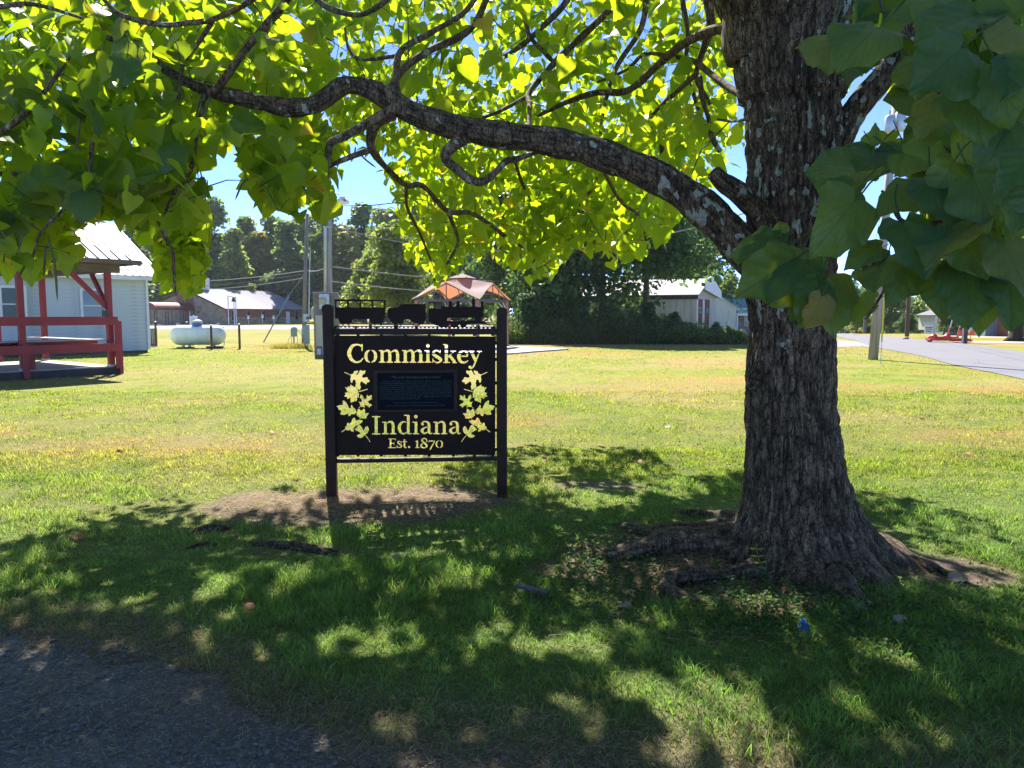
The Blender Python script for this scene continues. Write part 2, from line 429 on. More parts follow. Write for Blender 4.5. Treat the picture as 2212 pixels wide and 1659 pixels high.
class MB:
    def __init__(s):
        s.v = []; s.f = []
    def box(s, cx, cy, cz, sx, sy, sz, rot=None):
        """centre, full sizes"""
        b0 = len(s.v)
        for dx in (-.5, .5):
            for dy in (-.5, .5):
                for dz in (-.5, .5):
                    p = Vector((dx * sx, dy * sy, dz * sz))
                    if rot is not None:
                        p = rot @ p
                    s.v.append((cx + p.x, cy + p.y, cz + p.z))
        for q in ((0, 1, 3, 2), (4, 6, 7, 5), (0, 4, 5, 1), (2, 3, 7, 6), (0, 2, 6, 4), (1, 5, 7, 3)):
            s.f.append(tuple(b0 + i for i in q))
        return s
    def bar(s, a, b, w, h, up=(0, 0, 1)):
        a = Vector(a); b = Vector(b); d = (b - a); L = d.length; d.normalize()
        u = Vector(up); x = d.cross(u)
        if x.length < 1e-5:
            x = d.cross(Vector((1, 0, 0)))
        x.normalize(); z = x.cross(d).normalized()
        m = Matrix((x, d, z)).transposed()
        c = (a + b) / 2
        return s.box(c.x, c.y, c.z, w, L, h, m)
    def tube(s, pts, rad, n=8, cap=True):
        pts = [Vector(p) for p in pts]
        if isinstance(rad, (int, float)):
            rad = [rad] * len(pts)
        b0 = len(s.v)
        t = (pts[1] - pts[0]).normalized()
        x = t.orthogonal().normalized()
        for i, p in enumerate(pts):
            if i < len(pts) - 1 and i > 0:
                t2 = (pts[i + 1] - pts[i - 1]).normalized()
            elif i == 0:
                t2 = (pts[1] - pts[0]).normalized()
            else:
                t2 = (pts[i] - pts[i - 1]).normalized()
            x = (x - t2 * x.dot(t2)).normalized()
            y = t2.cross(x)
            for k in range(n):
                a = 2 * math.pi * k / n
                q = p + (x * math.cos(a) + y * math.sin(a)) * rad[i]
                s.v.append((q.x, q.y, q.z))
        for i in range(len(pts) - 1):
            for k in range(n):
                a = b0 + i * n + k; b_ = b0 + i * n + (k + 1) % n
                s.f.append((a, b_, b_ + n, a + n))
        if cap:
            s.f.append(tuple(b0 + k for k in reversed(range(n))))
            s.f.append(tuple(b0 + (len(pts) - 1) * n + k for k in range(n)))
        return s
    def cyl(s, a, b, r, n=12, r2=None):
        return s.tube([a, b], [r, r if r2 is None else r2], n)
    def poly(s, pts):
        b0 = len(s.v)
        s.v += [tuple(p) for p in pts]
        s.f.append(tuple(range(b0, b0 + len(pts))))
        return s
    def slab(s, pts, off):
        """polygon extruded by vector off"""
        o = Vector(off); n = len(pts); b0 = len(s.v)
        s.v += [tuple(Vector(p)) for p in pts] + [tuple(Vector(p) + o) for p in pts]
        s.f.append(tuple(range(b0, b0 + n)))
        s.f.append(tuple(reversed(range(b0 + n, b0 + 2 * n))))
        for i in range(n):
            j = (i + 1) % n
            s.f.append((b0 + i, b0 + n + i, b0 + n + j, b0 + j))
        return s
    def lathe(s, prof, n=24, axis='Z', c=(0, 0, 0)):
        b0 = len(s.v); c = Vector(c)
        for (r, h) in prof:
            for k in range(n):
                a = 2 * math.pi * k / n
                p = (r * math.cos(a), r * math.sin(a), h)
                if axis == 'X': p = (h, p[0], p[1])
                if axis == 'Y': p = (p[0], h, p[1])
                s.v.append((c.x + p[0], c.y + p[1], c.z + p[2]))
        for i in range(len(prof) - 1):
            for k in range(n):
                a = b0 + i * n + k; b_ = b0 + i * n + (k + 1) % n
                s.f.append((a, b_, b_ + n, a + n))
        s.f.append(tuple(b0 + k for k in reversed(range(n))))
        s.f.append(tuple(b0 + (len(prof) - 1) * n + k for k in range(n)))
        return s

def link_mesh(name, me, mat, parent=None, kind=None, smooth=False):
    if mat:
        me.materials.append(MATS[mat])
    if smooth:
        me.polygons.foreach_set("use_smooth", [True] * len(me.polygons))
    o = bpy.data.objects.new(name, me)
    col.objects.link(o)
    if parent is not None:
        o.parent = parent
    if kind:
        o["kind"] = kind
    return o

def build(name, mb, mat, parent=None, world=True, kind=None, smooth=False):
    """one mesh object; vertices given in world space are moved into the parent's space"""
    vs = mb.v
    if parent is not None and world:
        root = parent
        m = Matrix.Identity(4)
        chain = []
        q = parent
        while q is not None:
            chain.append(q); q = q.parent
        for q in reversed(chain):
            m = m @ rootmat(q)
        mi = m.inverted()
        vs = [tuple(mi @ Vector(v)) for v in vs]
    me = bpy.data.meshes.new(name)
    me.from_pydata(vs, [], mb.f)
    me.update()
    return link_mesh(name, me, mat, parent, kind, smooth)

def thing(name, label, cat, loc=(0, 0, 0), rz=0.0, group=None):
    o = bpy.data.objects.new(name, None)
    o.empty_display_size = 0.2
    col.objects.link(o)
    o.location = loc; o.rotation_euler = (0, 0, rz)
    LOC[o.name] = Matrix.Translation(Vector(loc)) @ Matrix.Rotation(rz, 4, 'Z')
    o["label"] = label; o["category"] = cat
    if group: o["group"] = group
    return o

def tag(o, label, cat, group=None):
    o["label"] = label; o["category"] = cat
    if group: o["group"] = group
    return o

def copy_thing(o, loc, rz, label, group=None, scale=None):
    r = o.copy(); col.objects.link(r)
    r.location = loc; r.rotation_euler = (0, 0, rz)
    if scale is not None: r.scale = scale
    r["label"] = label
    if group: r["group"] = group
    for ch in list(o.children):
        c = ch.copy(); col.objects.link(c); c.parent = r
        for g_ in list(ch.children):
            d = g_.copy(); col.objects.link(d); d.parent = c
    return r

def np_mesh(name, verts, faces_flat, nper, attrs=None, uv=None):
    """fast mesh: verts (N,3), faces_flat int array, nper corners per face (uniform or array)"""
    me = bpy.data.meshes.new(name)
    nv = len(verts)
    me.vertices.add(nv)
    me.vertices.foreach_set("co", np.ascontiguousarray(verts, dtype=np.float32).ravel())
    nl = len(faces_flat)
    me.loops.add(nl)
    me.loops.foreach_set("vertex_index", np.ascontiguousarray(faces_flat, dtype=np.int32))
    if isinstance(nper, int):
        nf = nl // nper
        starts = np.arange(nf, dtype=np.int32) * nper
    else:
        nf = len(nper)
        starts = np.concatenate(([0], np.cumsum(nper)[:-1])).astype(np.int32)
    me.polygons.add(nf)
    me.polygons.foreach_set("loop_start", starts)
    if attrs:
        for k, a in attrs.items():
            if a.ndim == 2:
                at = me.attributes.new(k, 'FLOAT_COLOR', 'POINT')
                c4 = np.ones((nv, 4), dtype=np.float32); c4[:, :3] = a
                at.data.foreach_set("color", c4.ravel())
            else:
                at = me.attributes.new(k, 'FLOAT', 'POINT')
                at.data.foreach_set("value", a.astype(np.float32))
    if uv is not None:
        ul = me.uv_layers.new(name="UVMap")
        ul.data.foreach_set("uv", uv[faces_flat].astype(np.float32).ravel())
    me.update(calc_edges=True)
    me.validate()
    return me

def spline(pts, n):
    """Catmull-Rom through pts (rows may carry extra numbers), n samples per span"""
    a = np.array(pts, dtype=float)
    p = np.vstack([2 * a[0] - a[1], a, 2 * a[-1] - a[-2]])
    out = []
    for i in range(1, len(p) - 2):
        for k in range(n):
            t = k / n
            out.append(0.5 * ((2 * p[i]) + (-p[i - 1] + p[i + 1]) * t + (2 * p[i - 1] - 5 * p[i] + 4 * p[i + 1] - p[i + 2]) * t * t
                              + (-p[i - 1] + 3 * p[i] - 3 * p[i + 1] + p[i + 2]) * t ** 3))
    out.append(a[-1])
    return np.array(out)

# ------------------------------------------------------------------ ground
TREE = G(1735, 1232)          # foot of the catalpa
_ge = [G(0, 1378), G(130, 1392), G(300, 1430), G(430, 1478), G(530, 1548), G(640, 1600), G(780, 1640), G(930, 1662)]
GEX = np.array([-14.0, -6.0] + [p.x for p in _ge] + [0.6, 3.0, 12.0])
GEY = np.array([4.6, 4.1] + [p.y for p in _ge] + [2.42, 2.0, 0.6])

def gravel_edge(x):
    return np.interp(x, GEX, GEY)

def gz(x, y):
    x = np.asarray(x, dtype=float); y = np.asarray(y, dtype=float)
    near = 1 - sstep(14, 22, y)
    z = near * 0.035 * (fbm(x * 0.9, y * 0.9, None, 5, 3) - 0.5) * 2
    d = np.hypot(x - TREE.x, y - TREE.y)
    z = z * sstep(0.2, 1.5, y - gravel_edge(x)) + 0.05 * np.exp(-(d / 0.9) ** 2) + 0.055 * np.exp(-((x - 1.12) / 0.62) ** 2 - ((y - 4.9) / 0.36) ** 2)
    z = z - 3.2 * sstep(64, 112, y) * sstep(6, 26, x)
    return z

def ell(x, y, px, py, rx, ry):
    c = G(px, py)
    a = G(px + rx, py).x - c.x
    b = abs(G(px, py - ry).y - G(px, py + ry).y) / 2
    return ((x - c.x) / a) ** 2 + ((y - c.y) / b) ** 2

def turf(x, y):
    """colour, share of bare soil"""
    n1 = fbm(x * 0.33, y * 0.33, None, 21, 4)
    n2 = fbm(x * 1.5 + 9, y * 1.5, None, 31, 4)
    n3 = fbm(x * 0.22 + 0.1 * y, y * 0.42 + 3, None, 41, 4)
    n4 = fbm(x * 6, y * 6, None, 51, 2)
    soil = np.zeros_like(n1)
    for (px, py, rx, ry, s_) in ((760, 1092, 350, 44, 1.25), (560, 1085, 120, 34, 1.3), (960, 1078, 190, 32, 1.2), (1440, 1215, 270, 85, 1.25), (1640, 1290, 170, 50, 1.0), (1750, 1200, 260, 70, 1.0), (2030, 1235, 170, 40, 1.1),
                               (650, 1185, 170, 22, 0.7), (450, 1143, 60, 14, 0.9), (1290, 1052, 130, 14, 0.8), (1180, 1225, 60, 25, 0.8), (2000, 1430, 260, 60, 0.35)):
        e = ell(x, y, px, py, rx, ry)
        soil = np.maximum(soil, s_ * np.clip(1.25 - e, 0, 1) * (0.45 + 1.1 * n2))
    soil = np.clip((soil - 0.3) * 1.8, 0, 1)
    ge = y - gravel_edge(x)
    edge = np.clip(1.1 - ge / (0.30 + 0.85 * n2), 0, 1)
    lush = 1 - sstep(5.5, 9.0, y)
    far = sstep(9, 30, y)
    dry = np.clip(0.15 + 2.4 * (n1 - 0.47) + 1.8 * (n2 - 0.5) + 0.2 * far, 0, 1) * (1 - 0.75 * lush)
    dry2 = np.clip((n3 - 0.52) * 5.5, 0, 1) * (1 - lush)
    g1 = np.array((0.135, 0.200, 0.034)); g2 = np.array((0.255, 0.285, 0.038)); g0 = np.array((0.135, 0.245, 0.062))
    st = np.array((0.36, 0.29, 0.12)); og = np.array((0.42, 0.245, 0.10)); so = np.array((0.26, 0.19, 0.14))
    L = lambda a, b, t: a * (1 - t[:, None]) + b * t[:, None]
    c = L(np.tile(g2, (len(n1), 1)), np.tile(g1, (len(n1), 1)), np.clip(2.2 * (n4 - 0.35) - 0.3 * far, 0, 1))
    c = L(c, np.tile(g0, (len(n1), 1)), lush * 0.75)
    c = L(c, np.tile(st, (len(n1), 1)), dry * 0.75)
    c = L(c, np.tile(og, (len(n1), 1)), dry2 * (0.25 + 0.7 * np.clip((n4 - 0.4) * 3, 0, 1)))
    # strips of worn turf along the concrete pad and the road verge
    vg = np.exp(-((y - 40.6) / 0.9) ** 2) * sstep(-2, 3, x) * 0.8
    c = L(c, np.tile(np.array((0.36, 0.24, 0.17)), (len(n1), 1)), np.clip(vg, 0, 1))
    return c, soil, edge

def axis(lo, hi, d0, g):
    a = [0.0]; d = d0
    while a[-1] < hi:
        a.append(a[-1] + d); d *= g
    b = [0.0]; d = d0
    while b[-1] < lo:
        b.append(b[-1] + d); d *= g
    return np.array([-v for v in b[:0:-1]] + a)
xs = axis(900, 900, 0.055, 1.0335)
ys = axis(14, 900, 0.05, 1.026) + 2.2
XX, YY = np.meshgrid(xs, ys)
xf = XX.ravel(); yf = YY.ravel()
zf = gz(xf, yf)
gc, gs, ged = turf(xf, yf)
soilc = np.array((0.165, 0.122, 0.093))[None, :] * (0.6 + 0.8 * fbm(xf * 3, yf * 3, None, 71, 3))[:, None]
gcol = gc * 0.85
under = (1 - sstep(9, 20, yf))[:, None]          # between near blades one sees thatch and earth
gcol = gcol * (1 - 0.45 * under) + np.array((0.125, 0.115, 0.05))[None, :] * 0.45 * under
k_ = np.clip(gs + ged * 0.8, 0, 1)[:, None]
gcol = gcol * (1 - k_) + soilc * k_
nx, ny = len(xs), len(ys)
ii = np.arange(nx * ny).reshape(ny, nx)
fq = np.stack([ii[:-1, :-1], ii[:-1, 1:], ii[1:, 1:], ii[1:, :-1]], axis=-1).reshape(-1)
me = np_mesh("ground", np.stack([xf, yf, zf], 1), fq, 4, {"Col": gcol})
link_mesh("ground", me, "lawn", None, "structure", True)

# the gravel road in front, ragged where straw creeps in
gx = np.arange(-9, 6, 0.05)
rows = 60
ed = gravel_edge(gx) + 0.34 * (fbm(gx * 2.6, gx * 0 + 3, None, 3, 5) - 0.5) * 2 - 0.06
vv = []
for j in range(rows):
    t = j / (rows - 1)
    yy = -7 + (ed + 7) * (1 - (1 - t) ** 1.6)
    vv.append(np.stack([gx, yy, gz(gx, yy) + 0.006 + 0.010 * (fbm(gx * 5, yy * 5, None, 61, 3) - 0.3) * (t < 0.97)], 1))
vv = np.concatenate(vv)
ii = np.arange(len(gx) * rows).reshape(rows, len(gx))
fq = np.stack([ii[:-1, :-1], ii[:-1, 1:], ii[1:, 1:], ii[1:, :-1]], axis=-1).reshape(-1)
link_mesh("gravel_road", np_mesh("gravel_road", vv, fq, 4), "old_gravel_road", None, "structure", True)

def strip(name, near, far, mat, z, n=24):
    """a band of paving between two edge lines (points on the ground)"""
    a = spline([(p.x, p.y) for p in near], n); b = spline([(p.x, p.y) for p in far], n)
    m = min(len(a), len(b)); a = a[:m]; b = b[:m]
    K = 5; vs = []
    for k in range(K):
        t = k / (K - 1); q = a * (1 - t) + b * t
        vs.append(np.stack([q[:, 0], q[:, 1], gz(q[:, 0], q[:, 1]) + z], 1))
    vs = np.concatenate(vs)
    ii = np.arange(m * K).reshape(K, m)
    fq = np.stack([ii[:-1, :-1], ii[:-1, 1:], ii[1:, 1:], ii[1:, :-1]], axis=-1).reshape(-1)
    return link_mesh(name, np_mesh(name, vs, fq, 4), mat, None, "structure", True)

# side road on the right, over its crest
near_e = [Vector((6.0, 2.0, 0)), Vector((9.6, 11.0, 0)), G(2212, 821), G(2061, 789), G(1984, 768), G(1899, 752), G(1862, 742), G(1843, 735), G(1818, 730), Vector((30, 75, 0)), Vector((44, 110, 0))]
far_e = [Vector((14.0, 0.0, 0)), Vector((17.0, 14.0, 0)), G(2330, 775), G(2212, 760), G(2130, 749), G(2061, 741), G(1984, 733.5), G(1913, 726), G(1846, 722), Vector((37, 75, 0)), Vector((51, 110, 0))]
strip("road", near_e, far_e, "asphalt", 0.016)
# gravel pull-off left of the big pole, churchyard drive, footpaths by the houses on the right
dv = [G(1700, 760), G(1790, 752), G(1850, 749), G(1895, 751)]
dv2 = [G(1700, 742), G(1790, 738), G(1815, 736), G(1850, 738)]
strip("gravel_drive", dv, dv2, "far_road", 0.012)
strip("church_drive", [Vector((-110, 87, 0)), Vector((-60, 87.5, 0)), Vector((-20, 88, 0)), Vector((10, 88, 0))], [Vector((-110, 92, 0)), Vector((-55, 112, 0)), Vector((-20, 113, 0)), Vector((10, 110, 0))], "far_road", 0.016)
strip("church_lane", [Vector((-110, 79.5, 0)), Vector((-60, 79.5, 0)), Vector((-20, 80, 0)), Vector((10, 80, 0))], [Vector((-110, 82, 0)), Vector((-60, 82, 0)), Vector((-20, 82, 0)), Vector((10, 82, 0))], "far_road", 0.016)
strip("front_path", [G(2010, 729), G(2100, 729.5), G(2212, 730.5), G(2400, 733)], [G(2010, 726.5), G(2100, 727), G(2212, 728), G(2400, 730)], "concrete", 0.012)
strip("verge_path", [G(2060, 739.5), G(2110, 740.5), G(2180, 741.5), G(2330, 744)], [G(2060, 736.5), G(2110, 737), G(2180, 738), G(2330, 741)], "concrete", 0.014)

# concrete pad under the canopy
pad = [G(905, 764), G(1102, 766), G(1160, 761), G(1228, 756), G(1160, 752), G(1090, 749.5), G(960, 748), G(900, 750)]
build("concrete_pad", MB().slab([Vector((p.x, p.y, 0.06)) for p in pad], (0, 0, -0.12)), "concrete", kind="structure")

# ------------------------------------------------------------------ town sign
SY0, SY1 = 6.66, 6.785         # left end nearer than right end

def SP(u, v):
    """point of the photograph (4032 px wide) -> on the plane of the sign"""
    px, py = u / 1.82278, v / 1.82278
    Y = 6.72
    for _ in range(6):
        p = P(px, py, Y)
        Y = SY0 + (SY1 - SY0) * (u - 1291) / (1975 - 1291)
    return P(px, py, Y)
SL, SR = SP(1291, 1960), SP(1975, 1960)
psi = math.atan2(SR.y - SL.y, SR.x - SL.x)
SLEN = math.hypot(SR.x - SL.x, SR.y - SL.y)

def S2(u, v):
    """-> local (x along sign, z up)"""
    p = SP(u, v)
    return ((p.x - SL.x) * math.cos(psi) + (p.y - SL.y) * math.sin(psi), p.z)
GZ0 = 0.0
sign = thing("town_sign", "dark brown metal town sign on two posts with cut-out letters and a train", "sign", (SL.x, SL.y, 0), psi)

# fields of signed distance, in photograph pixels
class Field:
    def __init__(s, u0, v0, u1, v1, st=0.5):
        s.u0, s.v0, s.st = u0, v0, st
        s.nu = int((u1 - u0) / st) + 1; s.nv = int((v1 - v0) / st) + 1
        s.F = np.full((s.nv, s.nu), 50.0)     # distance to cut-outs, negative inside
    def win(s, a, b, c, d):
        i0 = max(0, int((a - s.u0) / s.st)); i1 = min(s.nu, int((c - s.u0) / s.st) + 2)
        j0 = max(0, int((b - s.v0) / s.st)); j1 = min(s.nv, int((d - s.v0) / s.st) + 2)
        U, V = np.meshgrid(s.u0 + np.arange(i0, i1) * s.st, s.v0 + np.arange(j0, j1) * s.st)
        return i0, i1, j0, j1, U, V
    def put(s, i0, i1, j0, j1, D, neg=False):
        W = s.F[j0:j1, i0:i1]
        s.F[j0:j1, i0:i1] = np.maximum(W, -D) if neg else np.minimum(W, D)
    def stroke(s, pts, neg=False):
        if len(pts) > 2:
            q = spline(pts, 14)
        else:
            t = np.linspace(0, 1, 24)[:, None]; q = np.array(pts[0])[None] * (1 - t) + np.array(pts[1])[None] * t
        r = q[:, 2].max() / 2 + 4
        i0, i1, j0, j1, U, V = s.win(q[:, 0].min() - r, q[:, 1].min() - r, q[:, 0].max() + r, q[:, 1].max() + r)
        D = np.full(U.shape, 50.0)
        for k in range(len(q) - 1):
            ax, ay, aw = q[k]; bx, by, bw = q[k + 1]
            dx, dy = bx - ax, by - ay
            L2 = dx * dx + dy * dy + 1e-9
            t = np.clip(((U - ax) * dx + (V - ay) * dy) / L2, 0, 1)
            D = np.minimum(D, np.hypot(U - ax - t * dx, V - ay - t * dy) - (aw + (bw - aw) * t) / 2)
        s.put(i0, i1, j0, j1, D, neg)
    def poly(s, pts, neg=False):
        a = np.array(pts, dtype=float)
        i0, i1, j0, j1, U, V = s.win(a[:, 0].min() - 4, a[:, 1].min() - 4, a[:, 0].max() + 4, a[:, 1].max() + 4)
        D = np.full(U.shape, 50.0); ins = np.zeros(U.shape, bool)
        for k in range(len(a)):
            ax, ay = a[k]; bx, by = a[(k + 1) % len(a)]
            dx, dy = bx - ax, by - ay
            L2 = dx * dx + dy * dy + 1e-9
            t = np.clip(((U - ax) * dx + (V - ay) * dy) / L2, 0, 1)
            D = np.minimum(D, np.hypot(U - ax - t * dx, V - ay - t * dy))
            c = ((ay > V) != (by > V)) & (U < (bx - ax) * (V - ay) / (by - ay + 1e-12) + ax)
            ins ^= c
        s.put(i0, i1, j0, j1, np.where(ins, -D, D), neg)
    def rect(s, a, b, c, d, neg=False):
        s.poly([(a, b), (c, b), (c, d), (a, d)], neg)
    def loops(s):
        """closed outlines of F = 0"""
        F = s.F
        segs = {}
        sgn = F < 0
        cj, ci = np.nonzero((sgn[:-1, :-1] != sgn[:-1, 1:]) | (sgn[:-1, :-1] != sgn[1:, :-1]) | (sgn[:-1, :-1] != sgn[1:, 1:]))
        nxt = {}
        def hp(j, i): a, b = F[j, i], F[j, i + 1]; return (i + a / (a - b), float(j))
        def vp(j, i): a, b = F[j, i], F[j + 1, i]; return (float(i), j + a / (a - b))
        for j, i in zip(cj.tolist(), ci.tolist()):
            c = (sgn[j, i] * 1) | (sgn[j, i + 1] * 2) | (sgn[j + 1, i + 1] * 4) | (sgn[j + 1, i] * 8)
            T, Rr, B, L_ = ('h', j, i), ('v', j, i + 1), ('h', j + 1, i), ('v', j, i)
            tb = {1: [(L_, T)], 2: [(T, Rr)], 3: [(L_, Rr)], 4: [(Rr, B)], 5: [(L_, T), (Rr, B)], 6: [(T, B)], 7: [(L_, B)],
                  8: [(B, L_)], 9: [(B, T)], 10: [(T, Rr), (B, L_)], 11: [(B, Rr)], 12: [(Rr, L_)], 13: [(Rr, T)], 14: [(T, L_)]}
            for a, b in tb.get(int(c), []):
                nxt[a] = b
        out = []
        while nxt:
            st_ = next(iter(nxt)); lp = []; k = st_
            while k in nxt:
                n_ = nxt.pop(k)
                p = hp(k[1], k[2]) if k[0] == 'h' else vp(k[1], k[2])
                lp.append((s.u0 + p[0] * s.st, s.v0 + p[1] * s.st))
                k = n_
            if len(lp) > 6:
                out.append(simplify(lp, 0.12))
        return out

def simplify(lp, tol):
    a = np.array(lp)
    k = int(np.argmax(np.hypot(a[:, 0] - a[0, 0], a[:, 1] - a[0, 1])))
    def dp(i, j):
        if j <= i + 1: return []
        p, q = a[i], a[j]
        d = q - p; L_ = math.hypot(*d) + 1e-9
        seg = a[i + 1:j]
        dist = np.abs((seg[:, 0] - p[0]) * d[1] - (seg[:, 1] - p[1]) * d[0]) / L_
        m = int(np.argmax(dist))
        if dist[m] < tol: return []
        m += i + 1
        return dp(i, m) + [m] + dp(m, j)
    a = np.vstack([a, a[:1]])
    idx = [0] + dp(0, k) + [k] + dp(k, len(a) - 1)
    return [tuple(a[i]) for i in idx]

def plate(name, loops2, thick, mat, parent, y0=0.0):
    """flat plate cut from outlines (local x,z); outlines inside others become holes"""
    cu = bpy.data.curves.new(name, 'CURVE')
    cu.dimensions = '2D'; cu.fill_mode = 'BOTH'; cu.extrude = thick / 2
    for lp in loops2:
        sp = cu.splines.new('POLY')
        sp.points.add(len(lp) - 1)
        for i, (x, z) in enumerate(lp):
            sp.points[i].co = (x, z, 0, 1)
        sp.use_cyclic_u = True
    tmp = bpy.data.objects.new(name + "_tmp", cu)
    col.objects.link(tmp)
    dg = bpy.context.evaluated_depsgraph_get()
    me = bpy.data.meshes.new_from_object(tmp.evaluated_get(dg))
    bpy.data.objects.remove(tmp)
    me.name = name
    # curve plane XY -> XZ, facing the viewer
    me.transform(Matrix(((1, 0, 0, 0), (0, 0, -1, y0), (0, 1, 0, 0), (0, 0, 0, 1))))
    me.materials.clear()
    return link_mesh(name, me, mat, parent)

def tr(ox, oy, sc):
    return lambda pts: [(ox + p[0] * sc, oy + p[1] * sc) + ((p[2] * sc,) if len(p) > 2 else ()) for p in pts]

F = Field(1312, 1316, 1956, 1796)
A = tr(1340, 1320, 580 / 2212)
def st(T, *pts): F.stroke(T(list(pts)))
st(A, (318, 165, 26), (285, 146, 24), (235, 142, 26), (175, 170, 46), (132, 265, 58), (165, 360, 50), (235, 404, 28), (300, 390, 24), (340, 345, 14))
st(A, (326, 140, 20), (326, 228, 18)); st(A, (318, 165, 26), (328, 165, 20))
st(A, (440, 226, 10), (400, 252, 36), (383, 315, 48), (400, 378, 34), (442, 406, 10))
st(A, (470, 226, 10), (513, 252, 36), (530, 315, 48), (513, 378, 34), (470, 406, 10))
for dx in (0, 348):
    st(A, (628 + dx, 244, 46), (628 + dx, 392, 46)); st(A, (583 + dx, 229, 14), (632 + dx, 240, 22))
    st(A, (640 + dx, 262, 12), (685 + dx, 232, 24), (725 + dx, 238, 38), (743 + dx, 290, 46), (743 + dx, 392, 46))
    st(A, (755 + dx, 262, 12), (803 + dx, 232, 24), (842 + dx, 238, 38), (860 + dx, 290, 46), (860 + dx, 392, 46))
    for x in (583, 698, 816):
        st(A, (x + dx, 404, 15), (x + 87 + dx, 404, 15)); st(A, (x + 20 + dx, 397, 20), (x + 67 + dx, 397, 20))
st(A, (1315, 157, 52), (1315, 158, 52)); st(A, (1315, 246, 46), (1315, 392, 46)); st(A, (1270, 231, 14), (1318, 240, 22)); st(A, (1270, 404, 15), (1360, 404, 15)); st(A, (1290, 397, 20), (1340, 397, 20))
st(A, (1498, 262, 12), (1455, 230, 20), (1408, 243, 28), (1398, 285, 40), (1450, 322, 48), (1506, 362, 44), (1498, 394, 28), (1450, 411, 18), (1396, 380, 12))
st(A, (1500, 226, 12), (1500, 280, 12)); st(A, (1391, 352, 12), (1391, 408, 12))
st(A, (1592, 155, 46), (1592, 396, 46)); st(A, (1548, 139, 14), (1592, 145, 24)); st(A, (1552, 408, 14), (1640, 408, 14))
st(A, (1612, 334, 16), (1700, 246, 16)); st(A, (1658, 238, 13), (1733, 238, 13)); st(A, (1645, 312, 44), (1712, 392, 40)); st(A, (1690, 412, 13), (1745, 412, 13)); st(A, (1700, 385, 30), (1728, 408, 18))
st(A, (1914, 384, 14), (1868, 408, 26), (1808, 395, 40), (1779, 325, 52), (1800, 262, 40), (1852, 236, 20), (1895, 252, 34), (1906, 298, 28)); st(A, (1822, 315, 20), (1905, 315, 20))
st(A, (1928, 239, 14), (2008, 239, 14)); st(A, (1968, 246, 44), (2030, 382, 40)); st(A, (2058, 242, 14), (2120, 242, 14))
st(A, (2092, 248, 16), (2040, 372, 20), (2005, 458, 24), (1975, 494, 20), (1946, 494, 18)); st(A, (1947, 478, 44), (1948, 478, 44))

E = tr(1440, 1620, 390 / 2212)
st(E, (233, 130, 68), (233, 490, 68)); st(E, (150, 118, 24), (316, 118, 24)); st(E, (150, 500, 24), (316, 500, 24))
def n_(dx):
    st(E, (440 + dx, 255, 58), (440 + dx, 480, 58)); st(E, (376 + dx, 238, 20), (445 + dx, 250, 34))
    st(E, (460 + dx, 280, 16), (525 + dx, 234, 32), (585 + dx, 244, 52), (612 + dx, 310, 62), (612 + dx, 480, 60))
    for x in (372, 548):
        st(E, (x + dx, 498, 20), (x + 130 + dx, 498, 20)); st(E, (x + 30 + dx, 490, 24), (x + 100 + dx, 490, 24))
n_(0); n_(1142)
def a_(dx):
    st(E, (1268 + dx, 285, 58), (1269 + dx, 286, 58)); st(E, (1250 + dx, 270, 26), (1285 + dx, 232, 24), (1350 + dx, 226, 30), (1402 + dx, 262, 54), (1414 + dx, 330, 60), (1414 + dx, 450, 56), (1440 + dx, 496, 30), (1480 + dx, 488, 20))
    st(E, (1360 + dx, 348, 22), (1290 + dx, 380, 40), (1256 + dx, 430, 66), (1300 + dx, 486, 42), (1355 + dx, 476, 28), (1392 + dx, 450, 20))
a_(0); a_(636)
st(E, (898, 240, 16), (835, 230, 28), (772, 285, 58), (748, 370, 70), (778, 458, 56), (850, 498, 28), (915, 465, 20)); st(E, (950, 100, 60), (950, 480, 60)); st(E, (862, 84, 20), (945, 90, 36)); st(E, (955, 495, 26), (1020, 498, 20))
st(E, (1118, 115, 78), (1119, 116, 78)); st(E, (1122, 255, 60), (1122, 480, 60)); st(E, (1052, 238, 20), (1125, 250, 34)); st(E, (1060, 498, 20), (1188, 498, 20)); st(E, (1090, 490, 24), (1156, 490, 24))
st(E, (555, 620, 38), (555, 800, 38)); st(E, (508, 612, 16), (664, 612, 16)); st(E, (663, 612, 12), (667, 650, 9)); st(E, (560, 712, 14), (628, 712, 14)); st(E, (630, 690, 11), (630, 742, 11)); st(E, (508, 808, 16), (672, 808, 16)); st(E, (674, 808, 12), (681, 764, 9))
st(E, (792, 700, 10), (752, 664, 17), (714, 688, 30), (755, 730, 34), (800, 768, 32), (768, 806, 20), (706, 790, 10)); st(E, (795, 664, 11), (796, 712, 11)); st(E, (703, 762, 11), (704, 808, 11))
st(E, (865, 632, 30), (865, 775, 38), (885, 804, 26), (918, 800, 12)); st(E, (830, 674, 17), (914, 674, 17)); st(E, (968, 793, 46), (969, 793, 46))
st(E, (1150, 668, 38), (1150, 796, 38)); st(E, (1108, 672, 14), (1155, 658, 24)); st(E, (1108, 807, 14), (1198, 807, 14))
st(E, (1368, 660, 24), (1345, 614, 24), (1292, 602, 22), (1256, 642, 36), (1300, 700, 42), (1360, 750, 40), (1350, 795, 26), (1298, 812, 20), (1246, 790, 38), (1240, 745, 36), (1272, 712, 10)); st(E, (1338, 694, 10), (1366, 662, 22))
st(E, (1418, 660, 24), (1535, 660, 24)); st(E, (1413, 655, 12), (1411, 697, 10)); st(E, (1540, 668, 18), (1485, 765, 26), (1438, 850, 24))
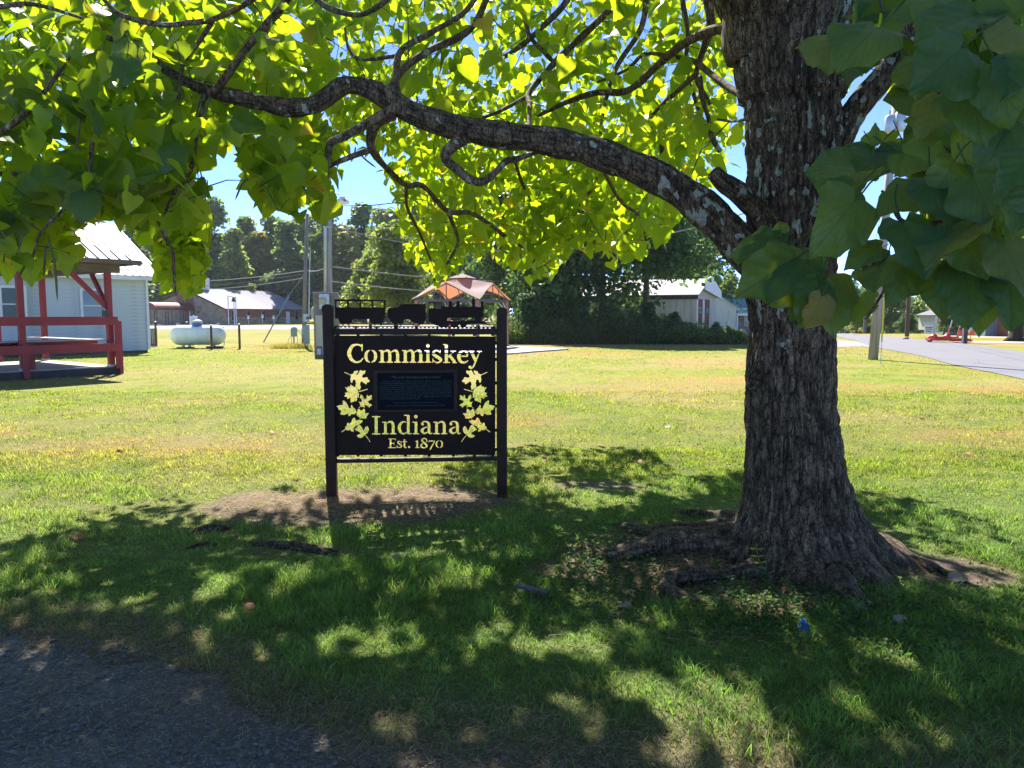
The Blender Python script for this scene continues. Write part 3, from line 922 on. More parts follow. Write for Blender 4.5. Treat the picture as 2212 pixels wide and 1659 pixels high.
st(E, (1632, 648, 8), (1588, 680, 28), (1576, 730, 36), (1590, 782, 26), (1634, 810, 8)); st(E, (1654, 648, 8), (1698, 680, 28), (1707, 730, 34), (1696, 782, 26), (1654, 810, 8))

LVS = [[(400,225),(460,205),(475,155),(500,160),(545,140),(548,175),(510,235),(545,225),(585,150),(605,130),(630,155),(700,145),(690,200),(645,225),(630,275),(660,290),(735,275),(745,310),(785,350),(760,380),(725,380),(720,420),(680,400),(625,362),(600,370),(592,430),(608,470),(585,535),(545,505),(520,480),(495,480),(510,400),(495,330),(455,325),(435,385),(415,390),(398,330),(410,270)],
 [(550,575),(550,520),(500,480),(440,450),(400,420),(395,465),(345,460),(350,490),(290,475),(325,520),(330,550),(355,570),(285,590),(310,615),(275,660),(330,665),(345,710),(410,680),(400,725),(408,788),(440,765),(475,765),(485,740),(520,755),(535,700),(530,675),(575,680),(560,650),(575,610)],
 [(575,680),(610,700),(630,740),(615,775),(560,757),(590,800),(595,860),(650,865),(690,878),(690,850),(660,835),(680,830),(720,835),(780,880),(790,850),(838,835),(800,805),(760,790),(745,750),(770,740),(838,705),(800,690),(825,670),(822,630),(780,645),(750,660),(740,615),(720,650),(718,690),(680,715),(660,690),(655,660),(605,615),(595,680)],
 [(520,975),(510,920),(460,880),(425,820),(410,850),(412,890),(390,900),(370,880),(330,790),(290,750),(250,735),(245,770),(255,825),(200,825),(120,855),(160,880),(160,915),(215,940),(215,975),(195,1010),(265,1028),(350,995),(365,1050),(410,1030),(425,1000),(485,1015),(500,985)],
 [(530,985),(525,1030),(575,1075),(640,1095),(715,1095),(715,1060),(768,990),(730,988),(692,1000),(692,960),(680,895),(640,920),(615,945),(605,935),(565,895),(540,920),(535,960)],
 [(295,1260),(330,1240),(330,1200),(350,1170),(380,1200),(420,1165),(440,1100),(480,1075),(505,1110),(510,1135),(560,1125),(645,1130),(635,1165),(590,1200),(560,1225),(500,1240),(455,1300),(470,1355),(420,1350),(400,1320),(355,1330),(300,1310)],
 [(480,1310),(510,1285),(570,1220),(600,1230),(640,1290),(645,1320),(670,1330),(700,1260),(735,1245),(760,1280),(765,1330),(740,1380),(690,1410),(650,1460),(600,1480),(560,1470),(522,1430),(560,1415),(600,1400),(590,1370),(550,1350)]]
STM = [((285,180,12),(402,232,14)), ((550,570,12),(735,515,16)), ((560,890,10),(592,862,10)), ((508,978,10),(538,980,10)), ((580,1115,10),(602,1088,10)), ((232,1358,15),(302,1308,12)), ((690,1418,12),(740,1480,12),(790,1552,14))]
Lt = tr(1300, 1430, 190 / 955)
mir = lambda pts: [(3274.5 - p[0],) + tuple(p[1:]) for p in pts]
for lv in LVS:
    F.poly(Lt(lv)); F.poly(mir(Lt(lv)))
for sm in STM:
    F.stroke(Lt(list(sm))); F.stroke(mir(Lt(list(sm))))
lp = F.loops()
outer = [(1316.5, 1321), (1951, 1325), (1950, 1791), (1317.5, 1792)]
plate("cut_panel", [[S2(*p) for p in outer]] + [[S2(*p) for p in l_] for l_ in lp], 0.006, "sign_metal", sign)

def sbox(name, u0, v0, u1, v1, dep, mat, y0=0.0, parent=None):
    a = S2(u0, v1); b = S2(u1, v0)
    m = MB().box((a[0] + b[0]) / 2, y0, (a[1] + b[1]) / 2, b[0] - a[0], dep, b[1] - a[1])
    return build(name, m, mat, parent or sign, world=False)
# posts: square tube with a rounded cap
for (ua, ub, vt) in ((1271, 1312.5, 1200), (1955.5, 1995, 1212)):
    a = S2(ua, vt + 14); b = S2(ub, vt + 14); w = b[0] - a[0]; xc = (a[0] + b[0]) / 2
    top = a[1]; m = MB(); dep = 0.1
    r_ = 0.008
    prof = [(-w / 2 + r_, -dep / 2), (w / 2 - r_, -dep / 2), (w / 2, -dep / 2 + r_), (w / 2, dep / 2 - r_), (w / 2 - r_, dep / 2), (-w / 2 + r_, dep / 2), (-w / 2, dep / 2 - r_), (-w / 2, -dep / 2 + r_)]
    m.slab([(xc + p[0], p[1], -0.25) for p in prof], (0, 0, top + 0.25))
    po = build("post", m, "sign_frame_metal", sign, world=False)
    m = MB(); H = 0.035; w2 = w / 2 + 0.002
    arc = [(-w2, -0.028), (-w2, 0.0)] + [(-w2 * math.cos(t * math.pi / 12), H * math.sin(t * math.pi / 12) ** 0.8) for t in range(1, 12)] + [(w2, 0.0), (w2, -0.028)]
    m.slab([(xc + p[0], -dep / 2 - 0.003, top + p[1]) for p in arc], (0, dep + 0.006, 0))
    build("cap", m, "sign_frame_metal", po, world=False)
sbox("top_rail", 1313, 1293.5, 1955, 1318, 0.05, "sign_frame_metal")
sbox("bottom_rail", 1313, 1797, 1955, 1822, 0.05, "sign_frame_metal")
TBX = []
for u in (1330, 1410, 1501, 1596, 1690, 1785, 1868, 1940):
    for v0, v1 in ((1316, 1323), (1789, 1798)):
        a = S2(u - 6, v1); b = S2(u + 6, v0)
        TBX.append(((a[0] + b[0]) / 2, 0, (a[1] + b[1]) / 2, b[0] - a[0], 0.005, b[1] - a[1]))
for v in (1350, 1415, 1508, 1599, 1694, 1770):
    for u0, u1 in ((1311, 1318), (1949.5, 1957)):
        a = S2(u0, v + 6); b = S2(u1, v - 6)
        TBX.append(((a[0] + b[0]) / 2, 0, (a[1] + b[1]) / 2, b[0] - a[0], 0.005, b[1] - a[1]))
for tb_ in TBX:
    build("mounting_tab", MB().box(*tb_), "sign_metal", sign, world=False)
# plaque
pl = sbox("plaque", 1486, 1468, 1788, 1610, 0.012, "plaque_navy", -0.014)
def frm(u0, v0, u1, v1): sbox("plaque_frame", u0, v0, u1, v1, 0.026, "sign_frame_metal", -0.016, pl)
frm(1473, 1455, 1801, 1468.5); frm(1473, 1609.5, 1801, 1622); frm(1473, 1468.5, 1486.5, 1609.5); frm(1787.5, 1468.5, 1801, 1609.5)
def text_on(name, lines, mat, parent, yoff):
    for (txt, uc, v, size, wid, al) in lines:
        cu = bpy.data.curves.new("t", 'FONT'); cu.body = txt; cu.size = size; cu.align_x = al; cu.resolution_u = 1
        tmp = bpy.data.objects.new("t", cu); col.objects.link(tmp)
        dg = bpy.context.evaluated_depsgraph_get()
        me = bpy.data.meshes.new_from_object(tmp.evaluated_get(dg)); bpy.data.objects.remove(tmp)
        if not len(me.vertices): continue
        xs_ = [v_.co.x for v_ in me.vertices]; w_ = max(xs_) - min(xs_)
        c_ = S2(uc, v); k = (S2(uc + wid / 2, v)[0] - S2(uc - wid / 2, v)[0]) / w_ if wid else 1
        x0 = min(xs_)
        me.transform(Matrix(((k, 0, 0, S2(uc - wid / 2, v)[0] - x0 * k), (0, 0, -1, yoff), (0, 1, 0, c_[1]), (0, 0, 0, 1))))
        me.materials.clear(); me.name = name
        link_mesh(name, me, mat, parent)
body = ["    Patrick Commiskey, born 1834 in Ireland, was a railroad contractor.   The O&M",
 "railroad was placing buildings along the line to be used for stations, during delivery of",
 "one to Shermans Crossing, the crew overshot the village by a mile due to bad brakes.",
 "Unwilling to carry the building to Jeffersonville and back, the crew shoved it off into a",
 "briar patch near Patricks cabin.  Within two weeks the crew painted a sign 'Commiskey'",
 "on the station.   Later Patrick donated the land for the town which grew around the",
 "station and the accident assumed direction.  Commiskey, Indiana was platted in 1870",
 "and opened its first post office the same year.  As the town continued to grow, Charles",
 "F. Lustin opened the towns first store in 1881.   Within a few years a wonderful",
 "community had developed that still exists today\""]
lines = [("\"The town that happened by accident\"", 1639, 1488, 0.028, 193, 'LEFT')]
for i, b_ in enumerate(body):
    w_ = 281 if i < 9 else 156
    lines.append((b_.strip(), 1637.5 + (6 if i == 0 else 0) - (0 if i < 9 else 62.5), 1501.5 + i * 7.7, 0.0125, w_ - (12 if i == 0 else 0), 'LEFT'))
lines += [("Sign donated by: Commiskey Fall Festival Committee", 1637, 1586, 0.0125, 172, 'LEFT'), ("In honor of: Mark Green, Brenda Wright, Ethel Wright and Dana Wright", 1637, 1597, 0.0125, 230, 'LEFT')]
text_on("lettering", lines, "plaque_ink", pl, -0.0212)

# train on top
T6 = tr(1280, 1160, 360 / 2212); T7 = tr(1620, 1160, 390 / 2212)
def shape(name, fn, box_):
    global F
    F = Field(*box_)
    fn()
    plate(name, [[S2(*p) for p in l_] for l_ in F.loops()], 0.006, "sign_metal", sign)
def coach():
    F.poly(T6([(200, 140), (235, 112), (900, 116), (1468, 132), (1470, 156), (1450, 560), (1425, 600), (1405, 660), (1370, 705), (1140, 700), (1100, 655), (1078, 590), (672, 590), (655, 650), (620, 700), (380, 695), (330, 650), (318, 582), (240, 575), (236, 150)]))
    for a, b in ((272, 528), (574, 830), (866, 1122), (1164, 1420)):
        F.poly(T6([(a, 160), (b, 163), (b, 312), (a, 305)]), True)
    for x in (430, 570, 1200, 1350):
        F.stroke(T6([(x, 718, 66), (x + 1, 718, 66)])); F.stroke(T6([(x, 722, 40), (x + 1, 722, 40)]), True); F.stroke(T6([(x - 34, 722, 8), (x + 34, 722, 8)])); F.stroke(T6([(x, 690, 8), (x, 752, 8)]))
    F.stroke(T6([(1440, 536, 16), (1530, 538, 16)]))
shape("coach_silhouette", coach, (1308, 1174, 1535, 1290))
def tender():
    F.poly([T6([(1518, 322)])[0], T6([(1715, 322)])[0], T6([(1775, 300)])[0], T6([(1800, 262)])[0], T6([(1838, 230)])[0], (1640, 1196.5), T7([(320, 208)])[0], T7([(320, 560)])[0], T7([(280, 640)])[0], T7([(250, 665)])[0], T6([(2160, 690)])[0], T6([(2100, 660)])[0], T6([(2072, 605)])[0], T6([(1918, 605)])[0], T6([(1890, 700)])[0], T6([(1640, 700)])[0], T6([(1590, 650)])[0], T6([(1575, 600)])[0], T6([(1518, 560)])[0]])
    for x in (1690, 1830, 2130, 2270):
        F.stroke(T6([(x, 724, 66), (x + 1, 724, 66)])); F.stroke(T6([(x, 728, 40), (x + 1, 728, 40)]), True); F.stroke(T6([(x - 34, 728, 8), (x + 34, 728, 8)])); F.stroke(T6([(x, 700, 8), (x, 758, 8)]))
    F.stroke(T7([(318, 506, 12), (392, 508, 12)]))
shape("tender_silhouette", tender, (1520, 1186, 1694, 1294))
def loco():
    F.poly(T7([(378, 160), (690, 165), (700, 185), (680, 190), (680, 268), (825, 268), (830, 150), (905, 150), (908, 268), (1000, 270), (1003, 148), (1080, 148), (1083, 270), (1355, 272), (1350, 125), (1342, 105), (1370, 92), (1412, 92), (1428, 112), (1418, 125), (1422, 274), (1545, 276), (1556, 160), (1588, 140), (1606, 165), (1605, 290), (1612, 310), (1612, 430), (1600, 500), (1560, 512), (1556, 585), (1640, 588), (1660, 640), (1560, 650), (1240, 655), (1230, 700), (1080, 730), (860, 720), (830, 690), (700, 725), (600, 700), (500, 670), (385, 600)]))
    F.poly(T7([(392, 188), (518, 188), (518, 314), (392, 314)]), True); F.poly(T7([(540, 188), (668, 188), (668, 314), (540, 314)]), True)
    F.poly(T7([(800, 518), (1418, 518), (1418, 586), (1250, 588), (800, 588)]), True)
    F.poly(T7([(860, 650), (890, 725), (830, 725)]), True); F.poly(T7([(1070, 660), (1110, 725), (1030, 725)]), True)
    for x in (760, 955, 1165):
        F.stroke(T7([(x, 655, 150), (x + 1, 655, 150)]))
    F.stroke(T7([(920, 590, 12), (1130, 525, 12)])); F.stroke(T7([(880, 560, 14), (940, 550, 14), (1020, 580, 14)]))
    for x in (1370, 1500):
        F.stroke(T7([(x, 702, 60), (x + 1, 702, 60)])); F.stroke(T7([(x, 702, 34), (x + 1, 702, 34)]), True); F.stroke(T7([(x - 30, 702, 8), (x + 30, 702, 8)]))
    for k in range(6):
        F.stroke(T7([(1580 + k * 8, 600, 10), (1610 + k * 40, 722, 8)]))
    F.stroke(T7([(1590, 722, 10), (1830, 726, 10)]))
shape("locomotive_silhouette", loco, (1680, 1168, 1952, 1294))
a = S2(1317, 1284.5); b = S2(1952, 1288)
build("track", MB().bar((a[0], 0, a[1]), (b[0], 0, b[1]), 0.006, 0.008), "sign_metal", sign, world=False)
m = MB()
k = 0; u = 1322
while u < 1948:
    t = (u - 1317) / 635; v = 1285.5 + 3.5 * t
    a = S2(u, v); b = S2(u + 8.5, v + 4.5)
    m.box((a[0] + b[0]) / 2, 0, (a[1] + b[1]) / 2, b[0] - a[0], 0.006, a[1] - b[1])
    u += 16.5
for uu in (1401, 1483, 1560, 1640, 1722, 1803, 1885, 1320, 1945):
    a = S2(uu - 4, 1284); b = S2(uu + 4, 1297)
    m.box((a[0] + b[0]) / 2, 0, (a[1] + b[1]) / 2, b[0] - a[0], 0.006, a[1] - b[1])
a = S2(1326, 1292.2); b = S2(1950, 1296.0)
m.bar((a[0], 0, a[1]), (b[0], 0, b[1]), 0.006, 0.003)
build("sleepers", m, "sign_metal", sign, world=False)

# ------------------------------------------------------------------ buildings
def pieces(name, me, parent, placements):
    """many alike pieces sharing one mesh: placements are (x,y,z,rz)"""
    for (x, y, z, rz) in placements:
        o = bpy.data.objects.new(name, me); col.objects.link(o); o.parent = parent
        o.location = (x, y, z); o.rotation_euler = (0, 0, rz)

def boxmesh(name, sx, sy, sz, mat):
    m = MB().box(0, 0, 0, sx, sy, sz)
    me = bpy.data.meshes.new(name); me.from_pydata(m.v, [], m.f); me.update(); me.materials.append(MATS[mat])
    return me

def window(parent, x, y, z0, w, h, mat_glass, mat_trim="white_trim", facing=-1, rail=True, t=0.07):
    """sash window on a wall lying along local x at local y; faces -y"""
    f = MB(); yy = y + facing * 0.02
    f.box(x - w / 2 - t / 2, yy, z0 + h / 2, t, 0.06, h + 2 * t); f.box(x + w / 2 + t / 2, yy, z0 + h / 2, t, 0.06, h + 2 * t)
    f.box(x, yy, z0 - t / 2, w, 0.058, t); f.box(x, yy, z0 + h + t / 2, w, 0.058, t)
    if rail: f.box(x, yy, z0 + h / 2, w, 0.04, 0.045)
    fr = build("window", f, mat_trim, parent, world=False)
    if rail:
        build("pane", MB().box(x, y + facing * 0.006, z0 + h * 0.75 + 0.01, w - 0.002, 0.008, h / 2 - 0.03), mat_glass, fr, world=False)
        build("pane", MB().box(x, y + facing * 0.004, z0 + h * 0.25 - 0.01, w - 0.002, 0.004, h / 2 - 0.03), "glass_dark" if mat_glass == "glass_dark" else mat_glass, fr, world=False)
    else:
        build("pane", MB().box(x, y + facing * 0.006, z0 + h / 2, w - 0.002, 0.008, h - 0.002), mat_glass, fr, world=False)
    return fr

# grey sided house on the left: local x runs along the visible wall towards its far (right) corner
HC = Vector((-15.6, 33.0, 0)); HA = R(50)
house = thing("sided_house", "pale grey house with stained lap siding and a ribbed metal roof behind the red pavilion", "house", HC, HA)
HL, HW, HE = 12.0, 8.0, 3.15
build("wall", MB().box(-HL / 2, 0.07 + HW / 2, HE / 2, HL, HW, HE).slab([(-0.001, 0.08, HE), (-0.001, HW + 0.06, HE), (-0.001, HW / 2 + 0.07, HE + 2.45)], (-HL + 0.002, 0, 0)), "siding", house, world=False)
bd = boxmesh("siding_board", HL, 0.022, 0.158, "siding")
bd.transform(Matrix.Rotation(R(-6), 4, 'X'))
nb = 19
for i in range(nb):
    o = bpy.data.objects.new("siding_board", bd); col.objects.link(o); o.parent = house
    o.location = (-HL / 2 + (i % 3) * 0.002, 0.055, 0.17 + i * 0.157)
build("corner_trim", MB().box(0.03, 0.03, HE / 2 + 0.06, 0.1, 0.12, HE - 0.12), "white_trim", house, world=False)
build("foundation", MB().box(-HL / 2, 0.1, 0.04, HL - 0.02, 0.06, 0.1), "black_skirt", house, world=False)
ev = 0.45
sl = (2.55) / (HW / 2 + ev)
roofo = build("roof", MB().slab([(0.55, -ev, HE + 0.02), (0.55, HW / 2 + 0.07, HE + 2.57), (-HL - 0.4, HW / 2 + 0.07, HE + 2.57), (-HL - 0.4, -ev, HE + 0.02)], (0, 0, 0.05))
      .slab([(0.55, HW / 2 + 0.07, HE + 2.57), (0.55, HW + ev + 0.14, HE + 0.02), (-HL - 0.4, HW + ev + 0.14, HE + 0.02), (-HL - 0.4, HW / 2 + 0.07, HE + 2.57)], (0, 0, 0.05)), "roof_metal", house, world=False)
rib = MB(); rib.bar((0, -ev, HE + 0.075), (0, HW / 2 + 0.07, HE + 2.63), 0.035, 0.035)
rme = bpy.data.meshes.new("roof_rib"); rme.from_pydata(rib.v, [], rib.f); rme.update(); rme.materials.append(MATS["grey_trim"])
for i in range(42):
    o = bpy.data.objects.new("roof_rib", rme); col.objects.link(o); o.parent = roofo; o.location = (0.5 - i * 0.3, 0, 0)
build("fascia", MB().box(-HL / 2 + 0.07, -ev - 0.02, HE - 0.03, HL + 0.95, 0.03, 0.16).bar((0.57, -ev, HE - 0.02), (0.57, HW / 2 + 0.07, HE + 2.53), 0.03, 0.16), "white_trim", house, world=False)
build("soffit", MB().box(-HL / 2 + 0.07, -ev / 2, HE - 0.06, HL + 0.9, ev - 0.02, 0.02), "plain_white", house, world=False)
# windows: hit the wall line where the picture shows them
def on_wall(px, base, ang):
    d = ray(px, HOR); k = d.x / d.y
    c, s_ = math.cos(ang), math.sin(ang)
    return (k * base.y - base.x) / (c - k * s_)
def wall_z(px, py, base, ang):
    s_ = on_wall(px, base, ang)
    Y = base.y + s_ * math.sin(ang)
    return P(px, py, Y).z
for (pa, pb, pt, pbm, gl) in ((5.5, 53, 622, 692, "glass_blind"), (180, 224, 628, 693, "glass_dark")):
    a = on_wall(pa, HC, HA); b = on_wall(pb, HC, HA); zt = wall_z((pa + pb) / 2, pt, HC, HA); zb = wall_z((pa + pb) / 2, pbm, HC, HA)
    window(house, (a + b) / 2, 0.02, zb, b - a, zt - zb, gl, t=0.1)

# air conditioner behind the corner of the house
q = G(327, 747)
ac = thing("air_conditioner", "dark slatted outdoor air conditioner at the corner of the grey house", "air conditioner", (q.x, q.y, 0), R(20))
build("casing", MB().box(0, 0, 0.45, 0.55, 0.5, 0.84), "dark_metal", ac, world=False)
for i in range(7):
    build("slat", MB().box(-0.24 + i * 0.08, -0.262, 0.47, 0.028, 0.02, 0.76), "galv", ac, world=False)
build("lid", MB().box(0, 0, 0.895, 0.6, 0.55, 0.05), "galv", ac, world=False)
build("pad", MB().box(0, 0, 0.015, 0.8, 0.8, 0.03), "concrete", ac, world=False)

# red pavilion
PC = Vector((-10.75, 20.8, 0)); PA = R(52)
pav = thing("pavilion", "open red timber pavilion with wood deck and ribbed metal roof at the left edge", "pavilion", PC, PA)
S_ = 4.4     # side; local x from -S_ to 0 (towards the near left), local y 0..S_
DZ = 0.22
n_pl = 28
pw = S_ / n_pl
plm = boxmesh("deck_plank", S_ + 0.1, pw - 0.012, 0.035, "deck_wood")
for i in range(n_pl):
    o = bpy.data.objects.new("deck_plank", plm); col.objects.link(o); o.parent = pav
    o.location = (-S_ / 2 + rnd.uniform(-.01, .01), pw * (i + 0.5), DZ - 0.0175)
build("skirt_board", MB().box(-S_ / 2, -0.04, 0.085, S_ + 0.16, 0.04, 0.21), "black_skirt", pav, world=False)
build("skirt_board", MB().box(0.04, S_ / 2, 0.085, 0.04, S_ + 0.04, 0.21), "black_skirt", pav, world=False)
PT = 2.72
for (x, y) in ((-0.07, 0.07), (-2.2, 0.07), (-S_ + 0.07, 0.07), (-0.07, S_ - 0.07), (-S_ + 0.07, S_ - 0.07), (-2.2, S_ - 0.07)):
    po = build("post", MB().box(x, y, (DZ + PT) / 2, 0.14, 0.14, PT - DZ), "red_paint", pav, world=False)
    build("bracket", MB().box(x, y, DZ + 0.02, 0.17, 0.17, 0.05), "galv", po, world=False)
build("rail_post", MB().box(0.10, -0.08, 0.72, 0.10, 0.13, 1.42).box(0.03, -0.12, 0.80, 0.12, 0.035, 1.30), "red_paint", pav, world=False)
build("rail_post", MB().box(-2.2, -0.10, 0.45, 0.14, 0.04, 0.86), "red_paint", pav, world=False)
build("rail_post", MB().box(-1.25, S_ + 0.06, 0.80, 0.13, 0.04, 1.2), "red_paint", pav, world=False)
for (z, h) in ((1.44, 0.22), (0.73, 0.22)):
    build("rail", MB().box(-S_ / 2, -0.143, z, S_ + 0.1, 0.04, h), "red_paint", pav, world=False)
build("rail", MB().box(-S_ - 0.07, S_ / 2, 1.36, 0.04, S_, 0.2), "red_paint", pav, world=False)
for i in range(3):
    build("bench_board", MB().box(-S_ / 2, 0.22 + i * 0.155, 0.93, S_ - 0.3, 0.14, 0.035), "deck_wood", pav, world=False)
    build("bench_board", MB().box(-0.22 - i * 0.155, S_ / 2 + 0.32, 0.925, 0.14, S_ - 0.9, 0.035), "deck_wood", pav, world=False)
build("bench_apron", MB().box(-S_ / 2, 0.66, 0.84, S_ - 0.3, 0.035, 0.13), "red_paint", pav, world=False)
build("bench_support", MB().box(-2.0, 0.36, 0.56, 0.2, 0.42, 0.66), "red_paint", pav, world=False)
build("brace", MB().bar((-1.0, 0.10, PT - 0.0), (-0.09, 0.10, PT - 0.95), 0.09, 0.12), "red_paint", pav, world=False)
build("brace", MB().bar((-0.07, 1.0, PT - 0.0), (-0.07, 0.12, PT - 0.95), 0.09, 0.10), "red_paint", pav, world=False)
build("lamp_box", MB().box(-0.20, 0.0, PT - 1.08, 0.13, 0.12, 0.17), "dark_metal", pav, world=False)
build("beam", MB().box(-S_ / 2, 0.07, PT + 0.13, S_ + 0.5, 0.09, 0.25), "grey_timber", pav, world=False)
build("beam", MB().box(-0.07, S_ / 2 + 0.07, PT + 0.13, 0.09, S_ - 0.1, 0.25), "grey_timber", pav, world=False)
build("beam", MB().box(-S_ / 2, S_ - 0.07, PT + 0.13, S_ + 0.5, 0.09, 0.25), "grey_timber", pav, world=False)
OV = 0.55; zt = PT + 0.3; ap = PT + 1.65
x0, x1, y0_, y1_ = -S_ - OV, OV, -OV, S_ + OV
cx, cyy = -S_ / 2, S_ / 2
rp = MB()
for a, b in (((x0, y0_), (x1, y0_)), ((x1, y0_), (x1, y1_)), ((x1, y1_), (x0, y1_)), ((x0, y1_), (x0, y0_))):
    rp.slab([(a[0], a[1], zt), (b[0], b[1], zt), (cx, cyy, ap)], (0, 0, 0.03))
pr = build("roof", rp, "roof_metal", pav, world=False)
rb = MB()
n = 20
for i in range(1, n):
    t = i / n
    x = x0 + (x1 - x0) * t; k = 1 - abs(2 * t - 1)
    for (yy, sgn) in ((y0_, 1), (y1_, -1)):
        build("roof_rib", MB().bar((x, yy, zt + 0.045), (x, yy + sgn * k * (cyy - y0_), zt + 0.045 + k * (ap - zt)), 0.03, 0.03), "grey_trim", pr, world=False)
    y = y0_ + (y1_ - y0_) * t
    build("roof_rib", MB().bar((x1, y, zt + 0.045), (x1 - k * (x1 - cx), y, zt + 0.045 + k * (ap - zt)), 0.03, 0.03), "grey_trim", pr, world=False)
build("rafter", MB().bar((x1, y0_, zt - 0.06), (cx, cyy, ap - 0.06), 0.05, 0.13).bar((x0, y0_, zt - 0.06), (cx, cyy, ap - 0.06), 0.05, 0.13).bar((x1, y1_, zt - 0.06), (cx, cyy, ap - 0.06), 0.05, 0.13), "grey_timber", pav, world=False)
build("fascia", MB().box(cx, y0_ - 0.015, zt - 0.035, x1 - x0, 0.03, 0.09).box(x1 + 0.015, cyy, zt - 0.035, 0.03, x1 - x0, 0.09), "grey_timber", pav, world=False)

# propane tank
q = P(428, 722, 37.0)
tank = thing("propane_tank", "pale blue propane tank with streaks of mildew and a blue valve dome", "tank", (q.x, q.y, 0), R(8))
TR, TL = 0.475, 2.55; tz = 0.155 + TR
prof = []
for i in range(9):
    a = math.pi / 2 * i / 8; prof.append((TR * math.sin(a) + 0.001, -TL / 2 + 0.42 * (1 - math.cos(a))))
prof += [(r, -h) for r, h in reversed(prof)]
build("shell", MB().lathe(prof, 40, 'X', (0, 0, tz)), "tank_paint", tank, world=False, smooth=True)
build("weld_seam", MB().lathe([(TR + 0.004, -TL / 2 + 0.43), (TR + 0.004, -TL / 2 + 0.45)], 40, 'X', (0, 0, tz)), "tank_paint", tank, world=False)
dm = build("valve_dome", MB().lathe([(0.24, -0.05), (0.24, 0.20), (0.235, 0.24), (0.20, 0.275), (0.1, 0.30), (0.01, 0.305)], 28, 'Z', (-0.02, -0.03, tz + TR - 0.06)), "blue_paint", tank, world=False, smooth=True)
build("lid", MB().lathe([(0.245, 0.19), (0.242, 0.245), (0.205, 0.283), (0.1, 0.309), (0.01, 0.312)], 28, 'Z', (-0.02, -0.03, tz + TR - 0.06)), "galv", dm, world=False, smooth=True)
for x in (-0.7, -0.42, 0.72):
    build("leg", MB().box(x, -0.12, 0.11, 0.07, 0.05, 0.2).box(x, 0.12, 0.11, 0.07, 0.05, 0.2), "galv", tank, world=False)
build("block", MB().box(0.75, 0, 0.045, 0.7, 0.5, 0.09), "black_skirt", tank, world=False)
build("block", MB().box(-0.6, 0, 0.03, 0.7, 0.5, 0.06), "black_skirt", tank, world=False)
for x in (-0.93, 0.95):
    build("lifting_lug", MB().tube([(x - .06, 0, tz + TR - 0.05), (x - .05, 0, tz + TR + 0.06), (x, 0, tz + TR + 0.09), (x + .05, 0, tz + TR + 0.05), (x + .06, 0, tz + TR - 0.06)], 0.016, 6), "tank_paint", tank, world=False)
build("pipe", MB().tube([(-0.1, -0.3, tz - TR + 0.05), (-0.3, -0.3, 0.08), (-0.55, -0.32, 0.03)], 0.014, 6), "dark_metal", tank, world=False)
for (px, py, top, lab) in ((337.5, 748.5, 695, "rusty steel bollard left of the propane tank, beside the air conditioner"), (457.5, 755.6, 702, "rusty steel bollard standing in front of the propane tank"),
                           (518, 754, 700.4, "rusty steel bollard standing alone right of the propane tank"), (404.8, 742, 695.8, "rusty steel bollard behind the propane tank, only its cap showing")):
    g_ = G(px, py); h = P(px, top, g_.y).z
    b_ = thing("bollard", lab, "bollard", g_, 0, "rusty bollards round the propane tank")
    build("pipe", MB().cyl((0, 0, -0.1), (0, 0, h), 0.052, 14), "rust_post", b_, world=False, smooth=False)
    build("cap", MB().lathe([(0.056, h - 0.03), (0.056, h + 0.012), (0.03, h + 0.028)], 14), "galv", b_, world=False)
g_ = G(484.3, 746)
tag(build("steel_stake", MB().cyl(g_, g_ + Vector((0, 0, 0.98)), 0.02, 8), "dark_metal"), "thin dark steel stake just right of the propane tank", "stake")

# church
FC = Vector((-44.6, 120.0, 0)); CA = R(-20)
ch = thing("church", "low stone church with white metal roof, maroon awning and a cross on its gable", "church", FC, CA)
# local x: negative = towards the left end of the facade; local y = back along the side wall
W2, CL, CE, CAp = 7.7, 21.0, 2.55, 5.75
build("wall", MB().slab([(0, 0, 0), (0, 0, CE), (-W2, 0, CAp - 0.25), (-2 * W2, 0, CE), (-2 * W2, 0, 0)], (0, CL, 0)), "church_stone", ch, world=False)
build("gable_panel", MB().slab([(-W2 - 1.7, -0.03, 2.3), (-W2 - 1.7, -0.03, CAp - 0.9), (-W2, -0.03, CAp - 0.2), (-W2 + 1.7, -0.03, CAp - 0.9), (-W2 + 1.7, -0.03, 2.3)], (0, 0.026, 0)), "church_brown", ch, world=False)
build("cross", MB().box(-W2 + 0.1, -0.1, 3.85, 0.16, 0.06, 1.7).box(-W2 + 0.1, -0.1, 4.55, 0.95, 0.07, 0.15), "tan_wall", ch, world=False)
OVH = 0.5
cr_ = build("roof", MB().slab([(OVH, -0.5, CE - 0.12), (-W2, -0.5, CAp), (-W2, CL + 0.3, CAp), (OVH, CL + 0.3, CE - 0.12)], (0, 0, 0.12))
      .slab([(-W2, -0.5, CAp), (-2 * W2 - OVH, -0.5, CE - 0.12), (-2 * W2 - OVH, CL + 0.3, CE - 0.12), (-W2, CL + 0.3, CAp)], (0, 0, 0.12)), "roof_white", ch, world=False)
ribs = MB()
for i in range(60):
    y = -0.4 + i * 0.365
    ribs.bar((OVH, y, CE + 0.01), (-W2, y, CAp + 0.14), 0.05, 0.05)
build("roof_ribs", ribs, "roof_white", cr_, world=False, kind="stuff")
build("fascia", MB().bar((OVH, -0.53, CE - 0.1), (-W2, -0.53, CAp + 0.02), 0.04, 0.25).bar((-2 * W2 - OVH, -0.53, CE - 0.1), (-W2, -0.53, CAp + 0.02), 0.04, 0.25).box(OVH + 0.02, CL / 2, CE - 0.1, 0.04, CL + 0.8, 0.2), "rust_post", ch, world=False)
build("side_cladding", MB().box(0.03, CL / 2, 1.85, 0.05, CL - 0.5, 1.25), "church_brown", ch, world=False)
